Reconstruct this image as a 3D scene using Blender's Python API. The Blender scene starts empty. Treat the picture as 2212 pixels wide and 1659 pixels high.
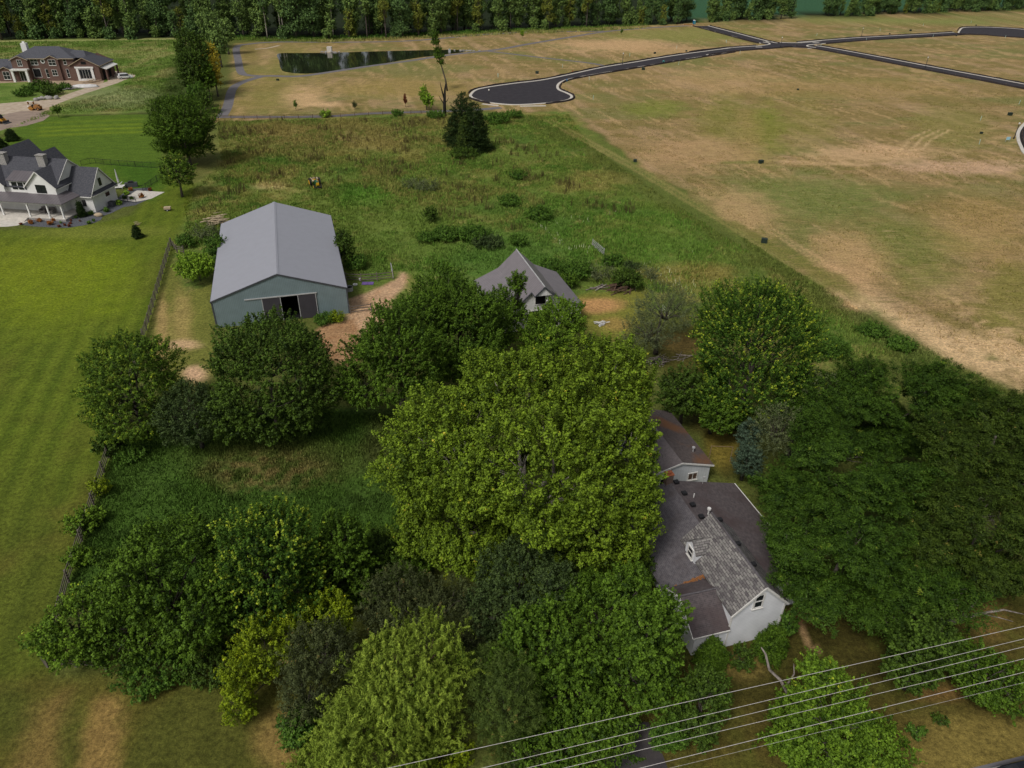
import bpy, math, random
import numpy as np
from mathutils import Matrix, Vector
R_ = math.radians
scene = bpy.context.scene
COL = scene.collection
# ---------------------------------------------------------------- camera
CAMH, FPX, PITCH, ROLL = 48.0, 1555.4, 0.5688, 0.0185
CXI, CYI = 1106.0, 829.5            # photograph measured on a 2212 x 1659 grid
cam_d = bpy.data.cameras.new('camera'); cam = bpy.data.objects.new('camera', cam_d); COL.objects.link(cam)
cam_d.sensor_width = 36; cam_d.lens = FPX / 2212 * 36; cam_d.clip_end = 6000; cam_d.clip_start = 0.5
fwd = Vector((0, math.cos(PITCH), -math.sin(PITCH))); rt = Vector((1, 0, 0)); up = rt.cross(fwd)
r2 = rt * math.cos(ROLL) + up * math.sin(ROLL); u2 = up * math.cos(ROLL) - rt * math.sin(ROLL)
M = Matrix((r2, u2, -fwd)).transposed().to_4x4(); M.translation = Vector((0, 0, CAMH)); cam.matrix_world = M
scene.camera = cam
# ---------------------------------------------------------------- sky, sun, exposure
SUN_EL, SUN_AZ = R_(52), R_(214)    # azimuth: compass direction the light comes from, clockwise from +Y
w = bpy.data.worlds.new('World'); scene.world = w; w.use_nodes = True
nt = w.node_tree; bg = nt.nodes['Background']
sky = nt.nodes.new('ShaderNodeTexSky'); sky.sky_type = 'NISHITA'; sky.sun_disc = False
sky.sun_elevation = SUN_EL; sky.sun_rotation = SUN_AZ; sky.air_density = 1.0; sky.dust_density = 4.0; sky.ozone_density = 1.0
hs = nt.nodes.new('ShaderNodeHueSaturation'); hs.inputs['Saturation'].default_value = 0.28   # overcast: the blue is veiled
nt.links.new(sky.outputs[0], hs.inputs['Color']); nt.links.new(hs.outputs[0], bg.inputs['Color'])
bg.inputs['Strength'].default_value = 0.084
sl = bpy.data.lights.new('sun', 'SUN'); sl.energy = 1.8; sl.angle = R_(14); sl.color = (1, .96, .9)
so = bpy.data.objects.new('sun', sl); COL.objects.link(so)
sd = Vector((math.sin(SUN_AZ) * math.cos(SUN_EL), math.cos(SUN_AZ) * math.cos(SUN_EL), math.sin(SUN_EL)))
so.rotation_euler = sd.to_track_quat('Z', 'Y').to_euler(); so.location = (0, 0, 120)
scene.view_settings.view_transform = 'Standard'; scene.view_settings.look = 'None'
scene.view_settings.exposure = 0.1; scene.view_settings.gamma = 1.0
scene.cycles.max_bounces = 5; scene.cycles.diffuse_bounces = 2; scene.cycles.glossy_bounces = 2; scene.cycles.transparent_max_bounces = 4

# ---------------------------------------------------------------- measuring
def at(x, y, z=0.0):
    a, b = x - CXI, y - CYI
    c, s = math.cos(ROLL), math.sin(ROLL)
    u = (a * c + b * s) / FPX; v = (-a * s + b * c) / FPX
    d = (u, math.cos(PITCH) - v * math.sin(PITCH), -math.sin(PITCH) - v * math.cos(PITCH))
    t = (z - CAMH) / d[2]
    return Vector((d[0] * t, d[1] * t, z))
def depth(p): return p.y * math.cos(PITCH) + (CAMH - p.z) * math.sin(PITCH)
def zz(ox, oy, s): return lambda x, y: ((ox + x * s) * .72, (oy + y * s) * .72)
zA = zz(1900, 1200, .18083); zB = zz(1900, 1500, .30136); zC = zz(1400, 730, .18083); zF = zz(0, 400, .22604)
z1 = zz(0, 100, .3617); z2 = zz(600, 0, .4219); z3 = zz(1300, 0, .4069); z4 = zz(2100, 0, .4394); z5 = zz(400, 550, .4069)
z6 = zz(1300, 650, .3617); z7 = zz(1850, 1180, .4943); z8 = zz(2000, 1700, .4846); zK = zz(0, 100, .18987); zl = zz(0, 0, .4339)

# ---------------------------------------------------------------- materials
def lin(r, g, b, k=1.0):
    f = lambda c: (c / 255 / 12.92) if c <= 10 else ((c / 255 + .055) / 1.055) ** 2.4
    return (min(1, f(r) * k), min(1, f(g) * k), min(1, f(b) * k))
def mat(name, col, rough=.8, col2=None, scale=6, bump=0, bscale=40, spec=.3, metal=0, detail=4, lo=.35, hi=.65, coords='Object', stretch=None):
    m = bpy.data.materials.new(name); m.use_nodes = True; n = m.node_tree; p = n.nodes['Principled BSDF']
    p.inputs['Roughness'].default_value = rough; p.inputs['Specular IOR Level'].default_value = spec; p.inputs['Metallic'].default_value = metal
    tc = n.nodes.new('ShaderNodeTexCoord'); src = tc.outputs[coords]
    if stretch:
        mp = n.nodes.new('ShaderNodeMapping'); mp.inputs['Scale'].default_value = stretch; n.links.new(src, mp.inputs[0]); src = mp.outputs[0]
    if col2 is None: col2 = tuple(c * .82 for c in col)
    no = n.nodes.new('ShaderNodeTexNoise'); no.inputs['Scale'].default_value = scale; no.inputs['Detail'].default_value = detail; n.links.new(src, no.inputs['Vector'])
    mr = n.nodes.new('ShaderNodeMapRange'); mr.inputs[1].default_value = lo; mr.inputs[2].default_value = hi; n.links.new(no.outputs['Fac'], mr.inputs[0])
    mx = n.nodes.new('ShaderNodeMix'); mx.data_type = 'RGBA'; mx.inputs[6].default_value = (*col, 1); mx.inputs[7].default_value = (*col2, 1)
    n.links.new(mr.outputs[0], mx.inputs[0]); n.links.new(mx.outputs[2], p.inputs['Base Color'])
    if bump:
        nb = n.nodes.new('ShaderNodeTexNoise'); nb.inputs['Scale'].default_value = bscale; n.links.new(src, nb.inputs['Vector'])
        b = n.nodes.new('ShaderNodeBump'); b.inputs['Strength'].default_value = bump; b.inputs['Distance'].default_value = .05
        n.links.new(nb.outputs['Fac'], b.inputs['Height']); n.links.new(b.outputs[0], p.inputs['Normal'])
    return m
def tilemat(name, c1, c2, c3, w_, h_, mortar=.01, mcol=(.05, .05, .05), rough=.9, bump=.4, blotch=None, bl_scale=.35, bl_lo=.5, bl_hi=.7, offset=.5, nlo=.42):
    """brick texture on the mesh's metre-scaled UV: shingles, bricks, siding"""
    m = bpy.data.materials.new(name); m.use_nodes = True; n = m.node_tree; p = n.nodes['Principled BSDF']
    p.inputs['Roughness'].default_value = rough; p.inputs['Specular IOR Level'].default_value = .2
    uv = n.nodes.new('ShaderNodeUVMap')
    br = n.nodes.new('ShaderNodeTexBrick'); br.inputs['Scale'].default_value = 1; br.inputs['Brick Width'].default_value = w_; br.inputs['Row Height'].default_value = h_
    br.inputs['Mortar Size'].default_value = mortar; br.inputs['Mortar Smooth'].default_value = .2; br.offset = offset
    br.inputs['Color1'].default_value = (*c1, 1); br.inputs['Color2'].default_value = (*c2, 1); br.inputs['Mortar'].default_value = (*mcol, 1)
    n.links.new(uv.outputs[0], br.inputs['Vector'])
    no = n.nodes.new('ShaderNodeTexNoise'); no.inputs['Scale'].default_value = 3.1; no.inputs['Detail'].default_value = 6; n.links.new(uv.outputs[0], no.inputs['Vector'])
    mr = n.nodes.new('ShaderNodeMapRange'); mr.inputs[1].default_value = nlo; mr.inputs[2].default_value = nlo + .26; n.links.new(no.outputs['Fac'], mr.inputs[0])
    mx = n.nodes.new('ShaderNodeMix'); mx.data_type = 'RGBA'; mx.inputs[7].default_value = (*c3, 1)
    n.links.new(mr.outputs[0], mx.inputs[0]); n.links.new(br.outputs['Color'], mx.inputs[6]); out = mx.outputs[2]
    if blotch:
        n2 = n.nodes.new('ShaderNodeTexNoise'); n2.inputs['Scale'].default_value = bl_scale; n2.inputs['Detail'].default_value = 5; n.links.new(uv.outputs[0], n2.inputs['Vector'])
        m2 = n.nodes.new('ShaderNodeMapRange'); m2.inputs[1].default_value = bl_lo; m2.inputs[2].default_value = bl_hi; n.links.new(n2.outputs['Fac'], m2.inputs[0])
        x2 = n.nodes.new('ShaderNodeMix'); x2.data_type = 'RGBA'; x2.inputs[7].default_value = (*blotch, 1); n.links.new(m2.outputs[0], x2.inputs[0]); n.links.new(out, x2.inputs[6]); out = x2.outputs[2]
    n.links.new(out, p.inputs['Base Color'])
    b = n.nodes.new('ShaderNodeBump'); b.inputs['Strength'].default_value = bump; b.inputs['Distance'].default_value = .02; b.invert = True
    n.links.new(br.outputs['Fac'], b.inputs['Height']); n.links.new(b.outputs[0], p.inputs['Normal'])
    return m
def ribmat(name, col, period, axis='X', rough=.55, metal=0., contrast=.75, bump=.5, col2=None):
    """standing ribs / lap boards: stripes on the metre-scaled UV"""
    m = bpy.data.materials.new(name); m.use_nodes = True; n = m.node_tree; p = n.nodes['Principled BSDF']
    p.inputs['Roughness'].default_value = rough; p.inputs['Metallic'].default_value = metal; p.inputs['Specular IOR Level'].default_value = .35
    uv = n.nodes.new('ShaderNodeUVMap'); sx = n.nodes.new('ShaderNodeSeparateXYZ'); n.links.new(uv.outputs[0], sx.inputs[0])
    dv = n.nodes.new('ShaderNodeMath'); dv.operation = 'DIVIDE'; dv.inputs[1].default_value = period; n.links.new(sx.outputs[axis], dv.inputs[0])
    fr = n.nodes.new('ShaderNodeMath'); fr.operation = 'FRACT'; n.links.new(dv.outputs[0], fr.inputs[0])
    cr = n.nodes.new('ShaderNodeValToRGB'); e = cr.color_ramp.elements; e[0].position = 0; e[0].color = (contrast,) * 3 + (1,); e[1].position = .22; e[1].color = (1, 1, 1, 1)
    n.links.new(fr.outputs[0], cr.inputs[0])
    no = n.nodes.new('ShaderNodeTexNoise'); no.inputs['Scale'].default_value = .8; no.inputs['Detail'].default_value = 6; n.links.new(uv.outputs[0], no.inputs['Vector'])
    mx = n.nodes.new('ShaderNodeMix'); mx.data_type = 'RGBA'; mx.inputs[6].default_value = (*col, 1); mx.inputs[7].default_value = (*(col2 or tuple(c * .86 for c in col)), 1)
    mr = n.nodes.new('ShaderNodeMapRange'); mr.inputs[1].default_value = .35; mr.inputs[2].default_value = .7; n.links.new(no.outputs['Fac'], mr.inputs[0]); n.links.new(mr.outputs[0], mx.inputs[0])
    mu = n.nodes.new('ShaderNodeMix'); mu.data_type = 'RGBA'; mu.blend_type = 'MULTIPLY'; mu.inputs[0].default_value = 1
    n.links.new(mx.outputs[2], mu.inputs[6]); n.links.new(cr.outputs[0], mu.inputs[7]); n.links.new(mu.outputs[2], p.inputs['Base Color'])
    b = n.nodes.new('ShaderNodeBump'); b.inputs['Strength'].default_value = bump; b.inputs['Distance'].default_value = .03
    n.links.new(cr.outputs[0], b.inputs['Height']); n.links.new(b.outputs[0], p.inputs['Normal'])
    return m
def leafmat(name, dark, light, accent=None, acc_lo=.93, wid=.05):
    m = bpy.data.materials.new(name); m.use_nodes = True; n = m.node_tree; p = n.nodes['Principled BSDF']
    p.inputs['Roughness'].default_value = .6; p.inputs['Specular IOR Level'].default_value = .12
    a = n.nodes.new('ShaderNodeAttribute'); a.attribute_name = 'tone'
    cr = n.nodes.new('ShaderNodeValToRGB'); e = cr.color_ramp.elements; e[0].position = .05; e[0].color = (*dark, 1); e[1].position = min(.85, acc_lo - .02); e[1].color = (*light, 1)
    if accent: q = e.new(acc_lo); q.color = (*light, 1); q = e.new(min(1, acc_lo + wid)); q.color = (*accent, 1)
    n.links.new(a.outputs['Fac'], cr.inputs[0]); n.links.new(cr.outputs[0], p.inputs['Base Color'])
    return m
MT = {}

def build_mats():
    g = MT
    g['white_siding'] = ribmat('white_siding', (.80, .81, .84), .18, 'Y', .6, contrast=.76)
    g['white_plain'] = mat('white_paint', (.76, .75, .73), .6, (.66, .65, .63), 3)
    g['cream_siding'] = ribmat('cream_siding', (.80, .79, .76), .18, 'Y', .6, contrast=.86)
    g['garage_siding'] = ribmat('garage_siding', (.58, .60, .62), .3, 'X', .6, contrast=.85)
    g['trim'] = mat('white_trim', (.72, .71, .68), .5, (.60, .58, .54), 8)
    g['barn_wall'] = ribmat('barn_wall', (.19, .25, .265), .23, 'X', .5, contrast=.6, bump=.6)
    g['barn_roof'] = ribmat('barn_roof', (.305, .31, .35), .3, 'X', .42, contrast=.78, bump=.4, col2=(.29, .295, .33))
    g['barn_door'] = ribmat('barn_door', (.055, .05, .06), .2, 'X', .6, contrast=.7)
    g['dark_trim'] = mat('dark_trim', (.07, .075, .085), .6)
    g['metal_light'] = mat('galvanised', (.42, .42, .42), .45, spec=.5)
    g['shingle_patch'] = tilemat('patterned_shingles', (.27, .255, .24), (.095, .085, .09), (.235, .235, .21), .46, .2, .02, (.05, .045, .045), nlo=.52)
    g['shingle_dark'] = tilemat('brown_shingles', (.105, .088, .09), (.082, .07, .073), (.12, .10, .10), .33, .14, .014, (.05, .043, .045), blotch=(.075, .055, .055), bl_scale=.3)
    g['shingle_grey'] = tilemat('grey_shingles', (.125, .115, .125), (.095, .088, .096), (.14, .128, .135), .33, .14, .014, (.055, .05, .055), blotch=(.075, .062, .062), bl_scale=.35)
    g['shingle_garage'] = tilemat('rusty_shingles', (.105, .085, .082), (.082, .068, .066), (.115, .095, .09), .33, .14, .012, (.05, .042, .04), blotch=(.17, .085, .045), bl_scale=.22, bl_lo=.56, bl_hi=.68)
    g['shingle_garage_left'] = tilemat('faded_shingles', (.15, .128, .128), (.13, .112, .114), (.16, .14, .138), .33, .14, .012, (.09, .075, .075))
    g['shingle_barn'] = ribmat('small_barn_roof', (.20, .18, .19), .45, 'X', .5, contrast=.55, bump=.5)
    g['shingle_charcoal'] = tilemat('charcoal_shingles', (.075, .077, .09), (.056, .058, .07), (.09, .09, .10), .33, .14, .012, (.035, .035, .042))
    g['shingle_slate'] = tilemat('slate_grey_shingles', (.085, .09, .105), (.065, .068, .08), (.10, .10, .115), .5, .2, .015, (.045, .045, .055))
    g['metal_roof'] = ribmat('standing_seam', (.135, .12, .128), .6, 'X', .4, contrast=.35, bump=.7)
    g['brick'] = tilemat('red_brown_brick', (.17, .085, .062), (.115, .06, .048), (.13, .075, .06), .24, .085, .012, (.16, .13, .115))
    g['chimney_brick'] = tilemat('chimney_brick', (.16, .10, .075), (.11, .07, .055), (.14, .09, .07), .22, .08, .012, (.2, .18, .16))
    g['stone'] = tilemat('pale_stone', (.42, .40, .37), (.28, .27, .26), (.34, .32, .30), .45, .25, .03, (.2, .19, .18), bump=.8)
    g['glass'] = mat('dark_glass', (.012, .014, .018), .12, (.02, .022, .026), 2, spec=.6)
    g['void'] = mat('dark_interior', (.006, .006, .007), .9)
    g['black'] = mat('black_metal', (.02, .02, .022), .5)
    g['rubber'] = mat('rubber', (.02, .02, .02), .8)
    g['wood_grey'] = mat('weathered_wood', (.17, .145, .12), .9, (.10, .085, .07), 4, stretch=(1, 1, 6))
    g['wood_tan'] = mat('cut_wood', (.28, .19, .12), .9, (.17, .11, .07), 8)
    g['wood_brown'] = mat('brown_wood', (.10, .06, .04), .8)
    g['bark'] = mat('grey_brown_bark', (.10, .085, .07), .95, (.05, .042, .035), 5, bump=.5, bscale=12)
    g['bark_pale'] = mat('pale_mottled_bark', (.38, .35, .29), .9, (.16, .14, .11), 2.5, bump=.3, bscale=9)
    g['bark_black'] = mat('charred_bark', (.018, .016, .015), .95)
    g['bark_dead'] = mat('bleached_wood', (.30, .26, .23), .95, (.14, .115, .10), 3)
    g['concrete'] = mat('pale_concrete', (.60, .56, .50), .85, (.48, .45, .40), 2)
    g['asphalt'] = mat('black_asphalt', (.024, .021, .026), .9, (.036, .032, .037), .6, bump=.3, bscale=60, detail=8)
    g['asphalt_old'] = mat('grey_asphalt', (.125, .12, .13), .9, (.16, .15, .155), .5, detail=8)
    g['asphalt_drive'] = mat('worn_drive_asphalt', (.045, .04, .043), .9, (.07, .062, .06), .9, detail=8)
    g['gravel'] = mat('slate_gravel', (.12, .125, .14), .95, (.06, .064, .072), 5, bump=.6, bscale=20, detail=8)
    g['dirt'] = mat('tan_dirt', (.40, .30, .20), .95, (.29, .21, .145), .5, bump=.4, bscale=8, detail=8)
    g['dirt_pale'] = mat('pale_gravel_drive', (.47, .39, .30), .95, (.36, .28, .20), .7, bump=.3, bscale=8, detail=8)
    g['dirt_pad'] = mat('brown_gravel_pad', (.23, .175, .14), .95, (.30, .23, .18), .4, bump=.4, bscale=8, detail=8)
    g['silt'] = mat('black_silt_fabric', (.014, .011, .012), .9, (.03, .02, .018), 3)
    g['yellow'] = mat('machine_yellow', (.55, .27, .03), .5)
    g['rust_orange'] = mat('rusty_orange', (.36, .17, .05), .8, (.20, .09, .03), 3)
    g['rim_yellow'] = mat('wheel_yellow', (.75, .42, .02), .5)
    g['tractor_green'] = mat('tractor_green', (.008, .10, .03), .4, (.01, .07, .025), 3, spec=.5)
    g['tan'] = mat('tan_cover', (.45, .36, .24), .9)
    g['car_white'] = mat('white_car_paint', (.68, .68, .68), .3, spec=.5)
    g['car_dark'] = mat('dark_car_paint', (.010, .012, .016), .2, spec=.6)
    g['blue_plastic'] = mat('blue_plastic', (.02, .16, .34), .5)
    g['teal_plastic'] = mat('teal_plastic', (.08, .30, .30), .5)
    g['stake'] = mat('pale_green_plastic', (.42, .60, .52), .5)
    g['green_box'] = mat('dark_green_metal', (.02, .035, .025), .6)
    g['red'] = mat('hydrant_red', (.35, .05, .03), .5)
    g['purple'] = mat('purple_vinyl', (.16, .10, .30), .6)
    g['sign_blue'] = mat('pale_blue_panel', (.35, .60, .70), .5)
    g['terracotta'] = mat('terracotta', (.40, .13, .06), .8)
    g['leaf_litter'] = mat('orange_leaf_litter', (.38, .16, .05), .95, (.16, .07, .03), 12)
    g['water'] = mat('pond_water', (.012, .016, .010), .06, (.02, .026, .012), .2, bump=.02, bscale=1.2, spec=.6)
    g['wire'] = mat('aluminium_wire', (.62, .58, .56), .4, spec=.5)
    g['globe'] = mat('frosted_globe', (.75, .73, .68), .4)
    g['cushion'] = mat('cushion_fabric', (.22, .20, .19), .9)
    g['plywood'] = mat('plywood', (.42, .31, .2), .9)
    g['tarp'] = mat('white_tarp', (.62, .61, .60), .7, (.5, .49, .48), 1.5)
build_mats()

# ---------------------------------------------------------------- mesh helpers
def auto_uv(me):
    n = len(me.loops)
    if not n: return
    co = np.empty(len(me.vertices) * 3); me.vertices.foreach_get('co', co); co = co.reshape(-1, 3)
    li = np.empty(n, np.int32); me.loops.foreach_get('vertex_index', li)
    nf = len(me.polygons); nor = np.empty(nf * 3); me.polygons.foreach_get('normal', nor); nor = nor.reshape(-1, 3)
    tot = np.empty(nf, np.int32); me.polygons.foreach_get('loop_total', tot)
    fn = np.repeat(nor, tot, axis=0)
    t = np.stack([-fn[:, 1], fn[:, 0], 0 * fn[:, 0]], 1); l = np.linalg.norm(t, axis=1); t[l < .05] = (1, 0, 0); l[l < .05] = 1; t /= l[:, None]
    b = np.cross(fn, t); p = co[li]
    uv = np.stack([(p * t).sum(1), (p * b).sum(1)], 1)
    me.uv_layers.new(name='UVMap').data.foreach_set('uv', uv.ravel())
class MB:
    def __init__(s): s.v = []; s.f = []
    def add(s, vs, fs):
        o = len(s.v); s.v += [tuple(v) for v in vs]; s.f += [tuple(i + o for i in f) for f in fs]; return s
    def box(s, x0, x1, y0, y1, z0, z1):
        return s.add([(x0, y0, z0), (x1, y0, z0), (x1, y1, z0), (x0, y1, z0), (x0, y0, z1), (x1, y0, z1), (x1, y1, z1), (x0, y1, z1)],
                     [(0, 3, 2, 1), (4, 5, 6, 7), (0, 1, 5, 4), (1, 2, 6, 5), (2, 3, 7, 6), (3, 0, 4, 7)])
    def prism(s, pts, vec):
        n = len(pts); a = [Vector(p) for p in pts]; v = Vector(vec)
        nn = Vector((0, 0, 0))
        for i in range(n): nn += a[i].cross(a[(i + 1) % n])
        if nn.dot(v) > 0: a = a[::-1]
        return s.add(a + [p + v for p in a], [tuple(range(n)), tuple(reversed(range(n, 2 * n)))] + [(i, i + n, (i + 1) % n + n, (i + 1) % n) for i in range(n)])
    def slab(s, pts, th): return s.prism(pts, (0, 0, -th))
    def beam(s, p, q, wd, ht=None):
        p = Vector(p); q = Vector(q); ht = ht or wd; d = (q - p).normalized(); sx = d.cross(Vector((0, 0, 1)))
        sx = sx.normalized() if sx.length > .01 else Vector((1, 0, 0)); sz = sx.cross(d)
        c = [(-1, -1), (1, -1), (1, 1), (-1, 1)]
        return s.add([p + sx * a * wd / 2 + sz * b * ht / 2 for a, b in c] + [q + sx * a * wd / 2 + sz * b * ht / 2 for a, b in c],
                     [(3, 2, 1, 0), (4, 5, 6, 7), (0, 1, 5, 4), (1, 2, 6, 5), (2, 3, 7, 6), (3, 0, 4, 7)])
    def tube(s, pts, rad, n=8):
        pts = [Vector(p) for p in pts]; rad = rad if isinstance(rad, (list, tuple)) else [rad] * len(pts); vs = []; m = len(pts)
        for i, p in enumerate(pts):
            d = (pts[min(i + 1, m - 1)] - pts[max(i - 1, 0)]).normalized(); a = d.orthogonal() if abs(d.z) < .99 else Vector((1, 0, 0)); a = (a - d * a.dot(d)).normalized()
            if i and (a - pa).length > 1.2: a = (pa - d * pa.dot(d)).normalized()
            if i: a = (pa - d * pa.dot(d)).normalized()
            pa = a; b = d.cross(a)
            vs += [p + (a * math.cos(k * 2 * math.pi / n) + b * math.sin(k * 2 * math.pi / n)) * rad[i] for k in range(n)]
        fs = [(i * n + k, i * n + (k + 1) % n, (i + 1) * n + (k + 1) % n, (i + 1) * n + k) for i in range(m - 1) for k in range(n)]
        return s.add(vs, fs + [tuple(reversed(range(n))), tuple(range((m - 1) * n, m * n))])
    def disc(s, c, axis, r, th, n=16):
        c = Vector(c); a = Vector(axis).normalized() * th / 2; return s.tube([c - a, c + a], r, n)
    def blob(s, c, rx, ry, rz, seed=0, n=10, m=7, jit=.12):
        rg = random.Random(seed); vs = []
        for i in range(m + 1):
            ph = math.pi * i / m
            for k in range(n):
                j = 1 + rg.uniform(-jit, jit); th = 2 * math.pi * k / n
                vs.append((c[0] + rx * j * math.sin(ph) * math.cos(th), c[1] + ry * j * math.sin(ph) * math.sin(th), c[2] + rz * j * math.cos(ph)))
        return s.add(vs, [(i * n + k, (i + 1) * n + k, (i + 1) * n + (k + 1) % n, i * n + (k + 1) % n) for i in range(m) for k in range(n)])
    def build(s, name, material, parent=None, smooth=False):
        me = bpy.data.meshes.new(name); me.from_pydata(s.v, [], s.f); me.update(); auto_uv(me)
        me.materials.append(MT[material] if isinstance(material, str) else material)
        if smooth: me.polygons.foreach_set('use_smooth', [True] * len(me.polygons))
        o = bpy.data.objects.new(name, me); COL.objects.link(o)
        if parent: o.parent = parent
        return o
def tag(o, label=None, cat=None, group=None, kind=None):
    if label: o['label'] = label
    if cat: o['category'] = cat
    if group: o['group'] = group
    if kind: o['kind'] = kind
    return o
def thing(name, label, cat, loc=(0, 0, 0), rz=0, group=None):
    o = bpy.data.objects.new(name, None); COL.objects.link(o); o.location = loc; o.rotation_euler = (0, 0, rz); o.empty_display_size = .5
    return tag(o, label, cat, group)
KIDS = {}
def dup(o, loc=None, rz=None, label=None, group=None, scale=None, parent=None):
    c = o.copy(); COL.objects.link(c)
    if parent: c.parent = parent
    if loc is not None: c.location = loc
    if rz is not None: c.rotation_euler = (0, 0, rz)
    if scale is not None: c.scale = (scale,) * 3 if isinstance(scale, (int, float)) else scale
    if label: c['label'] = label
    if group: c['group'] = group
    for ch in KIDS.get(o.name) or KIDS.setdefault(o.name, list(o.children)): dup(ch, parent=c)
    return c
def np_mesh(name, V, F, material, parent=None, attr=None, matidx=None, mats=None):
    me = bpy.data.meshes.new(name); k = F.shape[1]
    me.vertices.add(len(V)); me.vertices.foreach_set('co', np.ascontiguousarray(V, np.float32).ravel())
    me.loops.add(F.size); me.loops.foreach_set('vertex_index', np.ascontiguousarray(F, np.int32).ravel())
    me.polygons.add(len(F)); me.polygons.foreach_set('loop_start', np.arange(0, F.size, k, dtype=np.int32)); me.polygons.foreach_set('loop_total', np.full(len(F), k, np.int32))
    if attr is not None:
        for an, av in attr.items():
            if av.ndim == 1: me.attributes.new(an, 'FLOAT', 'POINT').data.foreach_set('value', av.astype(np.float32))
            else: me.attributes.new(an, 'FLOAT_COLOR', 'POINT').data.foreach_set('color', np.concatenate([av, np.ones((len(av), 1))], 1).astype(np.float32).ravel())
    me.update(calc_edges=True); me.validate()
    me.materials.append(MT[material] if isinstance(material, str) else material)
    if name is None: return me
    o = bpy.data.objects.new(name, me); COL.objects.link(o)
    if parent: o.parent = parent
    return o
# ---------------------------------------------------------------- the ground sheet
RNG = np.random.default_rng(7)
TAB = RNG.random((256, 256))
def vn(x, y, s, seed=0):
    x = x / s + seed * 17.31; y = y / s + seed * 5.77
    i = np.floor(x).astype(int); j = np.floor(y).astype(int); fx = x - i; fy = y - j
    fx = fx * fx * (3 - 2 * fx); fy = fy * fy * (3 - 2 * fy); i &= 255; j &= 255; i1 = (i + 1) & 255; j1 = (j + 1) & 255
    return (TAB[i, j] * (1 - fx) + TAB[i1, j] * fx) * (1 - fy) + (TAB[i, j1] * (1 - fx) + TAB[i1, j1] * fx) * fy
def fbm(x, y, s, seed=0, o=4):
    r = 0; a = 1; t = 0
    for k in range(o): r = r + a * vn(x, y, s / 2 ** k, seed + k * 3); t += a; a *= .6
    return r / t
def sstep(a, b, x): t = np.clip((x - a) / (b - a), 0, 1); return t * t * (3 - 2 * t)
def wpoly(pts): return np.array([at(x, y)[:2] for x, y in pts])
def sdist(X, Y, P):
    """signed distance, positive inside"""
    d = np.full(X.shape, 1e9); ins = np.zeros(X.shape, bool); n = len(P)
    for k in range(n):
        ax, ay = P[k]; bx, by = P[(k + 1) % n]; ex, ey = bx - ax, by - ay
        t = np.clip(((X - ax) * ex + (Y - ay) * ey) / (ex * ex + ey * ey + 1e-9), 0, 1)
        d = np.minimum(d, (X - ax - t * ex) ** 2 + (Y - ay - t * ey) ** 2)
        c = ((ay > Y) != (by > Y)); 
        with np.errstate(divide='ignore', invalid='ignore'): xx = ax + (Y - ay) * ex / (ey if ey else 1e-9)
        ins ^= c & (X < xx)
    d = np.sqrt(d); return np.where(ins, d, -d)
def ldist(X, Y, P):
    d = np.full(X.shape, 1e9)
    for k in range(len(P) - 1):
        ax, ay = P[k]; bx, by = P[k + 1]; ex, ey = bx - ax, by - ay
        t = np.clip(((X - ax) * ex + (Y - ay) * ey) / (ex * ex + ey * ey + 1e-9), 0, 1)
        d = np.minimum(d, (X - ax - t * ex) ** 2 + (Y - ay - t * ey) ** 2)
    return np.sqrt(d)
FIELD = [(455, 262), (490, 200), (500, 120), (505, 92), (700, 88), (1000, 75), (1300, 60), (1500, 50), (1700, 40), (1900, 33), (2212, 24), (2700, 14), (4200, 200), (3300, 1300), (2212, 840), (2100, 790), (1980, 735), (1900, 690), (1830, 640), (1690, 560), (1560, 465), (1440, 390), (1310, 300), (1230, 238), (960, 243), (700, 250)]
WOODS_EDGE = [(-500, 100), (0, 86), (400, 82), (500, 82), (700, 85), (850, 82), (1000, 72), (1200, 62), (1400, 55), (1500, 50), (1700, 40), (1900, 33), (2212, 20), (2700, 8)]
MEADOW = [(470, 255), (960, 245), (1230, 240), (1310, 305), (1830, 650), (1900, 700), (1990, 760), (1700, 800), (1300, 640), (750, 640), (715, 480), (470, 600), (372, 700), (372, 530), (400, 420), (480, 350)]
K = 1.38
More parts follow.
